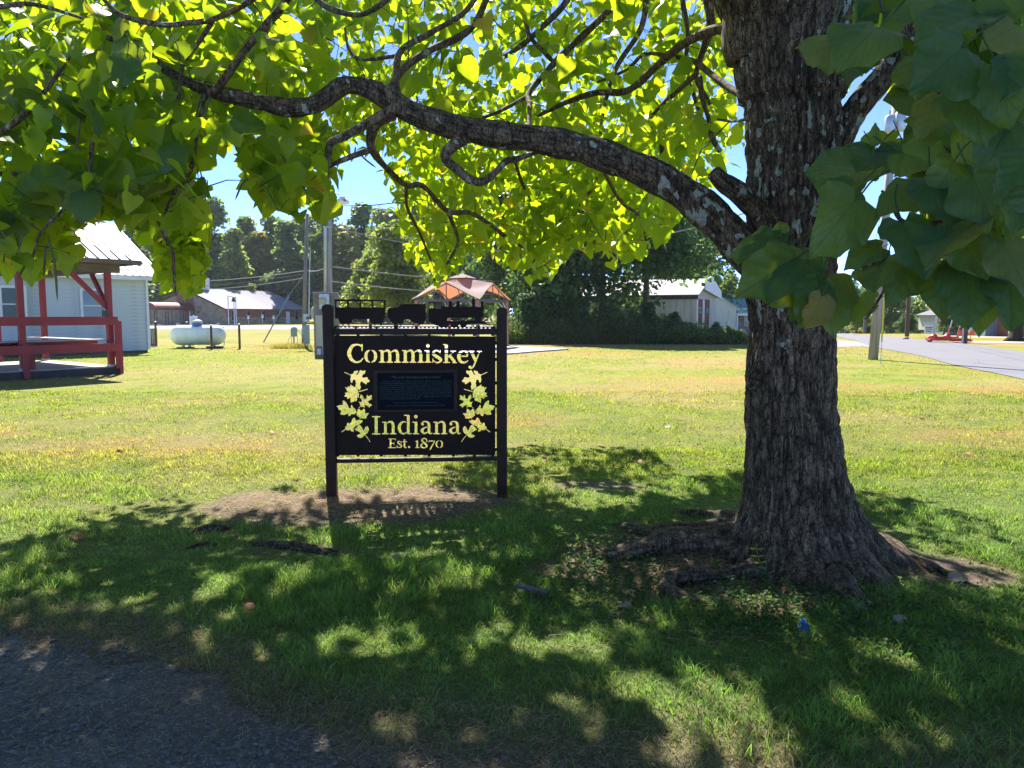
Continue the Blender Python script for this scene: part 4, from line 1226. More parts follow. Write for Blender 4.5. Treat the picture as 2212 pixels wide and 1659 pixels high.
def side_pos(px):            # distance back along the side wall
    d = ray(px, HOR); k = d.x / d.y
    sx_, sy_ = -math.sin(CA), math.cos(CA)
    return (k * FC.y - FC.x) / (sx_ - k * sy_)
for px in (503, 536, 568, 599, 640):
    y = side_pos(px)
    f = MB().box(0.08, y, 1.5, 0.06, 0.95, 1.6)
    w_ = build("window", f, "tan_wall", ch, world=False)
    build("pane", MB().box(0.12, y, 1.5, 0.03, 0.7, 1.4), "glass_dark", w_, world=False)
y = side_pos(621)
d_ = build("door", MB().box(0.08, y, 1.1, 0.06, 1.0, 2.1), "plain_white", ch, world=False)
# entrance in the facade
en = build("entrance", MB().box(-W2 + 0.35, -0.04, 1.15, 3.0, 0.06, 2.3), "dark_metal", ch, world=False)
for (x, w, mt) in ((-1.05, 0.5, "glass_blind"), (-0.2, 0.75, "brick_red"), (0.55, 0.35, "beige_box"), (1.05, 0.45, "glass_blind")):
    build("pane", MB().box(-W2 + 0.35 + x, -0.085, 1.15, w, 0.02, 2.0), mt, en, world=False)
tn = MB(); arc = [(1.75 * math.cos(t * math.pi / 12), 1.15 * math.sin(t * math.pi / 12)) for t in range(13)]
tn.slab([(-W2 + 0.2 + a, -8.0, 2.35 + b) for a, b in arc], (0, 7.9, 0))
build("awning", tn, "awning_cloth", ch, world=False)
ps = MB()
for yy in (-7.9, -5.6, -4.9, -2.6):
    for a in (-1.7, 1.7):
        build("awning_post", MB().box(-W2 + 0.2 + a, yy, 1.18, 0.09, 0.09, 2.36), "dark_metal", ch, world=False)
build("forecourt", MB().box(-W2 + 0.2, -4.5, 0.03, 4.5, 9, 0.1), "concrete", ch, world=False)
build("steeple_base", MB().box(-W2 + 0.3, 4.5, CAp + 0.9, 0.7, 0.7, 1.9), "plain_white", ch, world=False)
build("wall_lamp", MB().box(-W2 + 2.6, -0.1, 2.0, 0.2, 0.2, 0.35), "dark_metal", ch, world=False)

# white church notice board
q = P(418, 690, 95)
cs = thing("notice_board", "small white notice board with a pointed top on the grass before the church", "sign", (q.x, q.y, 0), R(-8))
zb_ = P(418, 700, 95).z; zt_ = P(418, 682.5, 95).z
build("board", MB().slab([(-0.42, 0, zb_), (0.42, 0, zb_), (0.42, 0, zt_ - 0.1), (0.2, 0, zt_ - 0.02), (0, 0, zt_ + 0.08), (-0.2, 0, zt_ - 0.02), (-0.42, 0, zt_ - 0.1)], (0, 0.05, 0)), "plain_white", cs, world=False)
for a in (-0.47, 0.47):
    build("post", MB().box(a, 0.02, (zt_ + 0.02) / 2, 0.1, 0.1, zt_ + 0.02), "plain_white", cs, world=False)
for i, (w_, zz) in enumerate(((0.5, 0.62), (0.6, 0.46), (0.42, 0.3))):
    build("text_line", MB().box(0, -0.006, zb_ + (zt_ - zb_) * zz, w_, 0.006, 0.05), "grey_trim", cs, world=False)
build("emblem", MB().box(0, -0.006, zt_ - 0.07, 0.04, 0.006, 0.16).box(0, -0.008, zt_ - 0.04, 0.12, 0.006, 0.04), "blue_paint", cs, world=False)
# bell stand
q = G(504, 704)
bs = thing("bell_stand", "three tall pale posts carrying a dark bell in front of the church", "bell stand", (q.x, q.y, 0), 0)
k = q.y / FPX
for (px, top, y) in ((496, 639, -0.3), (502, 643.5, 0.9), (511, 642, 0)):
    build("post", MB().box((px - 504) * k, y, (CAMZ + (680 - top) * k) / 2, 0.11, 0.11, CAMZ + (680 - top) * k), "galv", bs, world=False)
zb_ = CAMZ + (680 - 642) * k
build("yoke", MB().bar((-0.5, 0, zb_ + 0.1), (0.5, 0, zb_ - 0.1), 0.08, 0.08), "dark_metal", bs, world=False)
build("bell", MB().lathe([(0.34, -0.62), (0.26, -0.45), (0.2, -0.2), (0.14, -0.05), (0.03, 0.0)], 16, 'Z', (0.15, 0, zb_ - 0.05)), "dark_metal", bs, world=False, smooth=True)
for (px, py, base, lab) in ((537, 685, 705, "leftmost small blue and white parking sign by the church wall"), (567.5, 683, 703.5, "middle small blue and white parking sign by the church wall"), (591.5, 685, 703, "rightmost small blue and white parking sign by the church wall")):
    g_ = G(px, base); zc = P(px, py, g_.y).z
    sgn_ = thing("parking_sign", lab, "sign", g_, 0, "parking signs by the church")
    build("post", MB().box(0, 0.03, zc / 2, 0.05, 0.05, zc), "galv", sgn_, world=False)
    bo = build("board", MB().box(0, 0, zc, 0.34, 0.02, 0.5), "plain_white", sgn_, world=False)
    build("symbol_field", MB().box(0, -0.014, zc + 0.06, 0.28, 0.006, 0.3), "blue_paint", bo, world=False)
    build("wheelchair_symbol", MB().lathe([(0.085, -0.02), (0.085, -0.017)], 14, 'Y', (0.0, 0, zc + 0.02)).box(-0.02, -0.0185, zc + 0.12, 0.03, 0.003, 0.12), "plain_white", bo, world=False)

# satellite dish beyond the lane
q = P(690, 676, 84)
sd = thing("satellite_dish", "large pale satellite dish half hidden behind the stone clad meter pillar", "satellite dish", (q.x, q.y, 0), R(15))
ds = MB(); rr = 0.98
pr_ = [(rr * math.sin(i * 0.15), -0.35 + 0.35 * (rr * math.sin(i * 0.15) / rr) ** 2 * -1) for i in range(11)]
ds.lathe([(0.001 + rr * i / 10, 0.4 - 0.4 * (i / 10) ** 2) for i in range(11)], 30, 'Y', (0, 0, q.z))
build("reflector", ds, "beige_box", sd, world=False, smooth=True)
build("feed_arms", MB().bar((-0.5, 0.1, q.z + 0.6), (0, -0.75, q.z), 0.04, 0.04).bar((-0.6, 0.1, q.z - 0.55), (0, -0.75, q.z), 0.04, 0.04).bar((0.8, 0.1, q.z), (0, -0.75, q.z), 0.04, 0.04), "dark_metal", sd, world=False)
build("mast", MB().cyl((0, 0.5, 0), (0, 0.5, q.z), 0.09, 10), "dark_metal", sd, world=False)

# ------------------------------------------------------------------ utility poles
p1b = G(655, 748); p1t = P(664, 462, p1b.y)
up1 = thing("utility_pole", "weathered grey utility pole with meter boxes, left of the stone clad pillar", "utility pole", (p1b.x, p1b.y, 0))
build("pole", MB().tube([p1b - Vector((0, 0, .3)), (p1b + p1t) / 2, p1t], [0.105, 0.095, 0.08], 14), "pole_wood", up1, smooth=True)
def onp(px, py, Y, dy=0): p = P(px, py, Y); p.y += dy; return p
Y1 = p1b.y
build("conduit", MB().tube([onp(668, 695, Y1, -.06), onp(669, 600, Y1, -.06), onp(671, 540, Y1, -.06)], 0.03, 8), "galv", up1)
def face_box(name, px0, py0, px1, py1, Y, dep, mat, parent):
    a = P(px0, py1, Y); b = P(px1, py0, Y)
    return build(name, MB().box((a.x + b.x) / 2, Y, (a.z + b.z) / 2, b.x - a.x, dep, b.z - a.z), mat, parent)
mb_ = face_box("meter_box", 656.5, 678.5, 665.5, 695, Y1 - .17, 0.14, "galv", up1)
c_ = P(665.5, 687, Y1 - .2)
build("meter_glass", MB().lathe([(0.075, -0.13), (0.085, 0.0)], 16, 'Y', (c_.x, c_.y, c_.z)), "glass_blind", mb_)
cb = face_box("cabinet", 656.5, 701.5, 667.8, 743, Y1 - .2, 0.18, "grey_green_box", up1)
for (a, b) in ((709, 715), (717.5, 723.5)):
    face_box("outlet_box", 651.7, a, 655.6, b, Y1 - .2, 0.1, "galv", up1)
face_box("transformer", 640, 468, 650, 482, Y1 - .1, 0.3, "dark_metal", up1)
build("cross_arm", MB().bar(P(640, 487, Y1), P(668, 491, Y1), 0.08, 0.09), "grey_timber", up1)
for i, (xa, dx) in enumerate(((668, 4), (666, 10), (664, -3))):
    build("cable", MB().tube([P(663, 742 - i * 14, Y1 - .2), P(667 + i, 748, Y1 - .3), P(xa + dx, 757, Y1 - .3)], 0.012, 5), "galv", up1)

ge_ = G(635, 748)
ped = thing("power_pedestal", "grey green electrical pedestal with looping cables in front of the utility pole", "electrical pedestal", (ge_.x, ge_.y, 0))
bx = face_box("box", 629, 709.5, 641, 727, ge_.y, 0.14, "grey_green_box", ped)
build("hood", MB().slab([P(628, 710, ge_.y - .09), P(642, 710, ge_.y - .09), P(638, 706.5, ge_.y - .09), P(632, 706.5, ge_.y - .09)], (0, 0.18, 0)), "grey_green_box", ped)
build("post", MB().cyl(ge_, P(634.5, 727, ge_.y), 0.045, 10), "galv", ped)
for k, pts in enumerate((((630, 724), (624, 733), (622, 742), (626, 750)), ((631, 726), (629, 738), (633, 746), (636, 748)), ((641, 722), (643, 734), (641, 744), (636, 749)),
                         ((641, 712), (650, 716), (656, 726), (661, 748)), ((641, 714), (648, 719), (655, 732), (659, 749)), ((638, 745), (648, 744), (656, 748), (659, 752)))):
    sp_ = spline([tuple(P(a, b, ge_.y - 0.05 * k + (0 if k < 3 else -0.1))) for a, b in pts], 6)
    build("cable", MB().tube([Vector(p) for p in sp_], 0.013, 5), "galv" if k % 2 else "cable", ped)

# blue guarded guy wire
g_ = G(568.4, 741)
top = P(660, 588, Y1)
Yk = lambda t: g_.y + (Y1 - g_.y) * t
mid = P(624.6, 638, g_.y + (Y1 - g_.y) * ((741 - 638) / (741 - 588)))
gw = thing("guy_wire", "bright blue plastic guard on the guy wire slanting to the utility pole", "guy wire", (g_.x, g_.y, 0))
build("guard", MB().tube([g_ + (mid - g_) * 0.02, g_ + (mid - g_) * 0.55, mid], [0.035, 0.042, 0.05], 8), "blue_paint", gw)
build("wire", MB().tube([mid, top], 0.009, 5), "cable", gw)

# stone clad meter pillar and the pole behind it
pb = G(704, 769)
pil = thing("meter_pillar", "stone clad meter pillar with a round electric meter, beside the left sign post", "pillar", (pb.x, pb.y, 0), R(3))
pw_, pz = 0.90, P(704, 633, pb.y).z
build("core", MB().box(0, 0.25, pz / 2 - 0.03, pw_ - 0.06, 0.40, pz - 0.06), "black_skirt", pil, world=False)
row = 0; z = 0.0
while z < pz - 0.05:
    h = rnd.choice((0.07, 0.085, 0.10)); x = -pw_ / 2
    while x < pw_ / 2 - 0.01:
        w = min(rnd.uniform(0.12, 0.34), pw_ / 2 - x)
        d = rnd.uniform(0.03, 0.06)
        build("stone", MB().box(x + w / 2, 0.05 - d / 2 + 0.02, z + h / 2, w - 0.008, d, h - 0.008), "pillar_stone", pil, world=False)
        x += w
    build("stone", MB().box(pw_ / 2 + 0.005 * (row % 3), 0.25, z + h / 2, 0.05, 0.42, h - 0.008), "pillar_stone", pil, world=False)
    z += h; row += 1
build("coping", MB().box(0, 0.24, pz + 0.02, pw_ + 0.04, 0.56, 0.045), "concrete", pil, world=False)
Yp = pb.y - 0.03
mb_ = face_box("meter_box", 690.5, 635, 711, 667, Yp - .07, 0.12, "galv", pil)
c_ = P(696.5, 650, Yp - .14)
build("meter", MB().lathe([(0.09, -0.13), (0.13, -0.10), (0.14, 0.0)], 20, 'Y', tuple(c_)), "beige_box", mb_, smooth=True)
face_box("cabinet", 683.5, 681, 703, 747.5, Yp - .07, 0.12, "beige_box", pil)
face_box("junction_box", 685.5, 753, 694, 766, Yp - .05, 0.1, "galv", pil)
build("conduit", MB().cyl(P(697, 747, Yp - .05), P(697.5, 772, Yp - .05), 0.02, 6), "galv", pil)
Y2 = 30.9
p2b = P(712.5, 765, Y2); p2b.z = -0.2; p2t = P(709, 318, Y2)
up2 = thing("utility_pole", "tall pale utility pole with grey conduit and street lamp, rising behind the stone clad pillar", "utility pole", (p2b.x, p2b.y, 0))
build("pole", MB().tube([p2b, (p2b + p2t) / 2, p2t], [0.125, 0.112, 0.095], 14), "pole_wood_pale", up2, smooth=True)
build("conduit", MB().tube([P(703, 636, Y2 - .12), P(702.5, 460, Y2 - .12), P(702, 400, Y2 - .12)], 0.062, 10), "galv", up2, smooth=True)
build("strap", MB().bar(P(698, 489, Y2 - .19), P(716, 491, Y2 - .19), 0.02, 0.04), "galv", up2)
build("lamp_arm", MB().tube([P(712, 421, Y2 - .1), P(722, 417, Y2 - .3), P(736, 421, Y2 - .5)], 0.022, 6), "galv", up2)
lc = P(739.5, 433, Y2 - .5)
lh = build("lamp_head", MB().lathe([(0.20, -0.14), (0.27, -0.10), (0.25, 0.0), (0.15, 0.05), (0.13, 0.14), (0.08, 0.17)], 20, 'Z', tuple(lc)), "plain_white", up2, smooth=True)
build("red_marking", MB().box(lc.x - 0.17, lc.y - 0.20, lc.z - 0.02, 0.09, 0.03, 0.07), "flag_red", lh)
build("red_marking", MB().box(lc.x + 0.12, lc.y - 0.225, lc.z - 0.03, 0.12, 0.03, 0.08), "flag_red", lh)

# big pole on the right with transformers
b3 = G(1885, 777); t3 = P(1935, 225, b3.y)
up3 = thing("utility_pole", "big leaning pale utility pole with grey transformers beside the road", "utility pole", (b3.x, b3.y, 0))
build("pole", MB().tube([b3 - Vector((0, 0, .3)), b3 + (t3 - b3) * 0.5, t3], [0.165, 0.145, 0.115], 16), "pole_wood_pale", up3, smooth=True)
for (px, y0, y1, dy) in ((1922.5, 286, 249, -.25), (1945, 283, 240, -.2)):
    a = P(px, y0, b3.y + dy); b = P(px, y1, b3.y + dy)
    t_ = build("transformer", MB().tube([a, a + Vector((0, 0, .02)), b - Vector((0, 0, .05)), b], [0.15, 0.165, 0.165, 0.10], 16), "galv", up3, smooth=True)
    build("bushing", MB().cyl(b, b + Vector((0, 0, .16)), 0.03, 8), "beige_box", t_)
for yy in (261, 280):
    build("cross_arm", MB().bar(P(1932, yy, b3.y - .1), P(1964, yy - 2, b3.y - .1), 0.07, 0.09), "dark_metal", up3)
    for xx in (1950, 1956, 1962):
        build("insulator", MB().cyl(P(xx, yy - 3, b3.y - .1), P(xx, yy - 8, b3.y - .1), 0.035, 8), "brick_red", up3)
for (a, b) in (((1936, 300), (1968, 312)), ((1925, 292), (1942, 318)), ((1950, 262), (1958, 300))):
    build("jumper", MB().tube([P(*a, b3.y - .15), P((a[0] + b[0]) / 2, (a[1] + b[1]) / 2 + 8, b3.y - .2), P(*b, b3.y - .15)], 0.012, 5), "cable_dark", up3)
gy = G(1902, 787)
guy2 = thing("guy_wire", "yellow plastic guard on the steel guy wire right of the big leaning pole", "guy wire", (gy.x, gy.y, 0))
a_top = P(1922, 420, gy.y + .8)
dirg = (a_top - gy)
build("wire", MB().tube([gy, a_top], 0.010, 5), "galv", guy2)
build("guard", MB().tube([gy + dirg * 0.13, gy + dirg * 0.46], 0.028, 8), "yellow_plastic", guy2)

for (px, base, top, r_, mat, lab) in ((1959, 726, 440, 0.15, "pole_wood_brown", "slim dark brown utility pole across the road, right of the big leaning pole"),
                                      (1867, 719, 560, 0.14, "pole_wood", "far grey utility pole just left of the big leaning pole"),
                                      (1838, 720, 600, 0.13, "pole_wood", "far slightly leaning utility pole, second from the catalpa trunk"),
                                      (1824, 720, 640, 0.12, "pole_wood", "farthest thin utility pole, nearest the catalpa trunk")):
    Yq = {1959: 57.0, 1867: 74.0, 1838: 90.0, 1824: 112.0}[px]
    p = P(px, base, Yq); g0 = Vector((p.x, p.y, float(gz(p.x, p.y))))
    t_ = P(px + (8 if px < 1900 else 14), top, Yq)
    o_ = thing("utility_pole", lab, "utility pole", g0)
    build("pole", MB().tube([g0 - Vector((0, 0, .2)), t_], [r_, r_ * 0.7], 10), mat, o_)
    build("cross_arm", MB().bar(t_ + Vector((-0.9, 0, -0.3)), t_ + Vector((0.9, 0, -0.3)), 0.1, 0.1), "grey_timber", o_)

# overhead lines
def wire(label, a, b, sag, r_, mat="cable"):
    pts = []
    for i in range(25):
        t = i / 24; p = Vector(a).lerp(Vector(b), t); p.z -= sag * 4 * t * (1 - t); pts.append(p)
    tag(build("overhead_cable", MB().tube(pts, r_, 5, False), mat), label, "cable", "overhead cables")
wire("bright sagging cable from the street lamp pole across to the big leaning pole", P(712, 488, Y2), P(1927, 332, b3.y), 2.0, 0.021)
wire("thin cable leaving the weathered pole to the left, topmost of three", P(656, 585, Y1), P(330, 606, 62), 0.25, 0.022, "cable")
wire("thin cable leaving the weathered pole to the left, middle of three", P(656, 592, Y1), P(330, 618, 62), 0.25, 0.016, "cable_dark")
wire("thin cable leaving the weathered pole to the left, lowest of three", P(658, 600, Y1), P(330, 624, 62), 0.3, 0.018, "cable")
wire("short cable between the weathered pole and the street lamp pole", P(663, 584, Y1), P(706, 576, Y2), 0.1, 0.018)
wire("thin cable running right from the street lamp pole below its lamp", P(718, 576, Y2), P(1180, 604, 60), 0.3, 0.018)
wire("lower thin cable running right from the street lamp pole above the pillar", P(718, 608, Y2), P(1180, 632, 60), 0.3, 0.018)
wire("upper dark line from the big leaning pole down to the far poles", P(1964, 262, b3.y), P(1875, 566, 74), 0.8, 0.012, "cable_dark")
wire("lower dark line from the big leaning pole down to the far poles", P(1932, 300, b3.y), P(1875, 575, 74), 0.8, 0.012, "cable_dark")
wire("dark line from the big leaning pole towards the weed row on the left", P(1930, 330, b3.y), P(1560, 640, 60), 0.6, 0.012, "cable_dark")
wire("service cable from the big leaning pole back over the road", P(1935, 300, b3.y), P(2300, 420, 50), 0.6, 0.012, "cable_dark")

# ------------------------------------------------------------------ fabric canopy
cN = Vector((-1.52, 35.2, 0)); cL = Vector((-4.68, 36.6, 0)); cR = Vector((-0.12, 38.4, 0)); cB = cL + cR - cN
cc = (cL + cR) / 2
cano = thing("canopy", "pink and orange fabric canopy on square brown posts over a concrete pad", "canopy", (cc.x, cc.y, 0))
EZ = 2.28
for c_ in (cN, cL, cR, cB):
    ca = c_ + (cc - c_) * 0.06
    po = build("post", MB().box(ca.x, ca.y, EZ / 2, 0.155, 0.155, EZ), "canopy_post", cano)
    build("base_plate", MB().box(ca.x, ca.y, 0.075, 0.26, 0.26, 0.03), "dark_metal", po)
ring = [cN, cR, cB, cL]
mids = []
for i in range(4):
    a, b = ring[i], ring[(i + 1) % 4]
    a2 = a + (cc - a) * 0.06; b2 = b + (cc - b) * 0.06
    A_ = Vector((a2.x, a2.y, EZ - 0.02)); B_ = Vector((b2.x, b2.y, EZ - 0.02)); M_ = (A_ + B_) / 2
    apx = M_ + Vector((0, 0, 0.80)); mids.append(apx)
    build("beam", MB().bar(A_, B_, 0.07, 0.12), "canopy_beam", cano)
    build("truss", MB().bar(A_ + Vector((0, 0, .1)), apx, 0.045, 0.05).bar(B_ + Vector((0, 0, .1)), apx, 0.045, 0.05).bar(M_, apx, 0.045, 0.05)
          .bar(A_.lerp(M_, .5), A_.lerp(apx, .62), 0.03, 0.03).bar(B_.lerp(M_, .5), B_.lerp(apx, .62), 0.03, 0.03), "canopy_beam", cano)
    for s_, e_ in ((A_, B_), (B_, A_)):
        d_ = (e_ - s_).normalized()
        build("knee_brace", MB().bar(s_ + Vector((0, 0, -0.5)), s_ + d_ * 0.5 + Vector((0, 0, -0.03)), 0.035, 0.035), "galv", cano)
top_ = Vector((cc.x, cc.y, 3.36))
def kite(c, m1, m2, t, nseg=10):
    """sagging fabric from a corner up to two gable peaks and the crown"""
    m = MB(); idx = {}
    for i in range(nseg + 1):
        for j in range(nseg + 1):
            u = i / nseg; v = j / nseg
            p = c * (1 - u) * (1 - v) + m1 * u * (1 - v) + m2 * v * (1 - u) + t * u * v
            p = p.copy()
            p.z -= 0.16 * math.sin(math.pi * u) * math.sin(math.pi * v) + 0.02 * math.sin(9 * u + 4 * v)
            idx[i, j] = len(m.v); m.v.append(tuple(p))
    for i in range(nseg):
        for j in range(nseg):
            m.f.append((idx[i, j], idx[i + 1, j], idx[i + 1, j + 1], idx[i, j + 1]))
    return m
cz = lambda c: Vector((c.x + (c.x - cc.x) * 0.05, c.y + (c.y - cc.y) * 0.05, EZ + 0.03))
for i in range(4):
    m1 = mids[i] + Vector((0, 0, .05)); m2 = mids[i - 1] + Vector((0, 0, .05))
    build("fabric_panel", kite(cz(ring[i]), m1, m2, top_ + Vector((0, 0, -0.02))), "canopy_cloth", cano, smooth=True)
cap = MB()
k_ = 0.72
cps = [Vector((cc.x + k_ * a, cc.y + k_ * b, 3.36)) for a, b in ((0.35, -0.94), (0.94, 0.35), (-0.35, 0.94), (-0.94, -0.35))]
for i in range(4):
    cap.poly([cps[i], cps[(i + 1) % 4], Vector((cc.x, cc.y, 3.60))])
build("top_vent", cap, "canopy_cloth", cano)
build("vent_frame", MB().bar(cps[0], cps[2], 0.05, 0.05).bar(cps[1], cps[3], 0.05, 0.05), "dark_metal", cano)

# ------------------------------------------------------------------ barn and white house
BK = Vector((11.9, 50.0, 0)); BA = math.atan2(0.9, 0.435)
barn = thing("barn", "weathered white board barn with dark red doors under the trees", "barn", BK, BA)
# local x = along the gable front (away), local y = back along the long side (to the left)
GW, BL, BE, BR_ = 6.6, 9.0, 2.85, 4.0
build("wall", MB().slab([(0, 0, 0), (GW, 0, 0), (GW, 0, BE), (GW / 2, 0, BR_ - 0.1), (0, 0, BE)], (0, BL, 0)), "barn_boards", barn, world=False)
for i in range(15):
    build("board", MB().box(-0.015 - 0.006 * (i % 2), 0.3 + i * 0.6, BE / 2 - 0.04, 0.025, 0.585, BE - 0.1), "barn_boards", barn, world=False)
rf = build("roof", MB().slab([(-0.35, -0.25, BE - 0.02), (GW / 2, -0.25, BR_), (GW / 2, BL + .2, BR_), (-0.35, BL + .2, BE - 0.02)], (0, 0, 0.07)).slab([(GW / 2, -0.25, BR_), (GW + .3, -0.25, BE - 0.02), (GW + .3, BL + .2, BE - 0.02), (GW / 2, BL + .2, BR_)], (0, 0, 0.07)), "roof_white", barn, world=False)
build("fascia", MB().box(-0.37, BL / 2, BE - 0.12, 0.03, BL + .4, 0.26), "black_skirt", barn, world=False)
build("parapet", MB().slab([(1.3, -0.32, 3.25), (6.9, -0.32, 2.75), (6.9, -0.32, 3.25), (3.4, -0.32, 4.25), (1.3, -0.32, 3.9)], (0, 0.06, 0)), "white_trim", barn, world=False)
for (a, b) in ((0.35, 1.75), (2.4, 4.05)):
    dr = build("door", MB().box((a + b) / 2, -0.03, 1.33, b - a, 0.05, 2.6), "barn_red", barn, world=False)
    for zz in (0.5, 1.2, 1.9):
        build("pane", MB().box((a + b) / 2, -0.062, zz, (b - a) * 0.6, 0.015, 0.42), "glass_dark", dr, world=False)
build("door_trim", MB().box(0.27, -0.04, 1.3, 0.14, 0.07, 2.6).box(1.9, -0.04, 1.3, 0.14, 0.07, 2.6).box(2.25, -0.04, 1.3, 0.14, 0.07, 2.6), "white_trim", barn, world=False)
build("opening", MB().box(-0.03, 3.9, 0.9, 0.03, 1.1, 1.2), "glass_dark", barn, world=False)

wq = P(1589, 724, 62)
wh = thing("white_house", "cream white house with green metal roof and a small porch behind the weeds", "house", (wq.x, wq.y, 0), 0)
build("wall", MB().slab([(-5.2, 0, 0), (0, 0, 0), (0, 0, 2.15), (-2.15, 0, 3.5), (-5.2, 0, 2.15)], (0, 6, 0)), "cream_siding", wh, world=False)
build("rake_board", MB().bar((0.25, -0.05, 1.98), (-2.15, -0.05, 3.5), 0.08, 0.16), "white_trim", wh, world=False)
build("roof", MB().slab([(0.3, -0.3, 2.02), (-2.15, -0.3, 3.58), (-2.15, 6.2, 3.58), (0.3, 6.2, 2.02)], (0, 0, 0.05)), "green_roof", wh, world=False)
rw = build("wing_roof", MB().slab([(-1.3, 1.4, 2.1), (4.5, 1.4, 2.1), (4.5, 4.2, 3.25), (-1.3, 4.2, 3.25)], (0, 0, 0.05)).slab([(0.05, 0.0, 1.72), (3.5, 0.0, 1.72), (3.5, 1.3, 2.0), (0.05, 1.3, 2.0)], (0, 0, 0.04)), "green_roof", wh, world=False)
for i in range(13):
    build("roof_rib", MB().bar((-1.2 + i * 0.42, 1.4, 2.17), (-1.2 + i * 0.42, 4.2, 3.32), 0.04, 0.04), "green_roof", rw, world=False)
build("porch_wall", MB().box(1.75, 1.5, 0.95, 3.4, 0.1, 1.9), "tan_wall", wh, world=False)
build("porch_beam", MB().box(1.75, 0.0, 1.62, 3.5, 0.1, 0.18), "white_trim", wh, world=False)
for x in (0.1, 1.15, 3.3):
    build("porch_post", MB().box(x, 0.0, 0.8, 0.12, 0.1, 1.6), "white_trim", wh, world=False)
build("porch_lamp", MB().lathe([(0.03, -0.1), (0.07, 0), (0.05, 0.1)], 10, 'Z', (0.75, 1.4, 1.35)), "gold", wh, world=False)
build("porch_screen", MB().box(0.75, 0.25, 0.3, 0.7, 0.04, 0.5), "blue_siding", wh, world=False)
window(wh, -1.95, 0.0, 0.75, 0.45, 1.0, "glass_dark")
window(wh, 1.4, 1.45, 0.75, 0.5, 0.8, "glass_dark")
build("meter", MB().box(-0.62, -0.06, 0.93, 0.22, 0.1, 0.3).cyl((-0.6, -0.05, 1.1), (-0.58, -0.05, 2.0), 0.02, 6), "white_trim", wh, world=False)
chr_ = thing("porch_chair", "small blue chair on the porch of the cream white house", "chair", (wq.x + 0.45, wq.y + 0.55, 0), 0.3)
build("seat", MB().box(0, 0, 0.42, 0.45, 0.45, 0.04), "blue_siding", chr_, world=False)
build("backrest", MB().box(0, 0.22, 0.75, 0.45, 0.04, 0.55), "blue_siding", chr_, world=False)
for a in (-.2, .2):
    for b in (-.2, .2):
        build("leg", MB().box(a, b, 0.2, 0.04, 0.04, 0.4), "plain_white", chr_, world=False)
g_ = G(1620, 750)
tag(build("fence_post", MB().box(g_.x, g_.y, 0.55, 0.11, 0.11, 1.15), "grey_trim"), "grey square post at the end of the weed row beside the trunk", "post")

# ------------------------------------------------------------------ things by the road on the right
q = G(2129, 729.5)
bh = thing("blue_house", "large slate blue house with white porch trim beyond the road", "house", (P(2129, 700, q.y + 4).x, q.y + 4, 0), R(-4))
build("wall", MB().box(7, 4, 3.0, 14, 8, 6.0), "blue_siding", bh, world=False)
for i in range(22):
    build("siding_board", MB().box(7, -0.015, 0.25 + i * 0.26, 14, 0.03, 0.24), "blue_siding", bh, world=False)
build("roof", MB().slab([(-0.4, -0.4, 6.0), (14.4, -0.4, 6.0), (14.4, 4, 8.6), (-0.4, 4, 8.6)], (0, 0, 0.12)).slab([(-0.4, 4, 8.6), (14.4, 4, 8.6), (14.4, 8.4, 6), (-0.4, 8.4, 6)], (0, 0, 0.12)), "grey_trim", bh, world=False)
yb = q.y + 4
k = yb / FPX
ex = (2163 - 2129) * k
build("entry_wall", MB().box(ex + 0.1, -1.0, 0.95, 0.85, 2.0, 1.9), "brick_red", bh, world=False)
for i in range(7):
    build("white_band", MB().box(ex + 0.1, -2.012, 0.3 + i * 0.25, 0.5, 0.02, 0.06), "plain_white", bh, world=False)
build("entry_roof", MB().slab([(ex - 0.75, -2.3, 1.85), (ex + 0.1, -2.3, 3.1), (ex + 0.95, -2.3, 1.85)], (0, 2.2, 0)), "rust_post", bh, world=False)
build("entry_gable", MB().slab([(ex - 0.45, -2.33, 1.9), (ex + 0.1, -2.33, 2.7), (ex + 0.65, -2.33, 1.9)], (0, 0.02, 0)), "white_trim", bh, world=False)
build("entry_post", MB().box(ex - 0.55, -2.1, 0.92, 0.14, 0.14, 1.84), "plain_white", bh, world=False)
build("entry_post", MB().box(ex + 0.68, -2.1, 0.92, 0.1, 0.1, 1.84), "plain_white", bh, world=False)
# red mower deck
g_ = G(2050, 739.5)
mw = thing("mower_deck", "bright red mowing machine with two raised arms parked across the road", "farm machine", (g_.x, g_.y, 0), R(-14))
k = g_.y / FPX
build("deck", MB().box(-0.3, 0, 0.17, 1.7, 1.0, 0.12).box(0.55, -0.2, 0.12, 1.0, 0.8, 0.10), "machine_red", mw, world=False)
for x in (-0.82, -0.12):
    build("gearbox", MB().lathe([(0.2, 0.22), (0.2, 0.38), (0.12, 0.46), (0.05, 0.5)], 12, 'Z', (x, 0, 0)), "machine_red", mw, world=False)
build("hitch_frame", MB().bar((-0.9, 0, .3), (0.5, 0, .3), 0.08, 0.08).bar((-0.9, -.4, .25), (1.0, -.4, .2), 0.06, 0.06), "machine_red", mw, world=False)
for x, dx in ((-0.1, 0.12), (0.42, 0.1)):
    build("arm", MB().bar((x, 0, .3), (x + dx, 0, 0.85), 0.07, 0.07), "machine_red", mw, world=False)
    build("arm_tip", MB().bar((x + dx, 0, 0.86), (x + dx * 2.1, 0, 1.45), 0.05, 0.05), "galv", mw, world=False)
for x, z in ((0.42, 0.5), (1.03, 0.55)):
    build("warning_triangle", MB().slab([(x - .2, -0.5, z - .12), (x + .2, -0.5, z - .12), (x + .05, -0.5, z + .2), (x - .05, -0.5, z + .2)], (0, 0.02, 0)), "orange_plastic", mw, world=False)
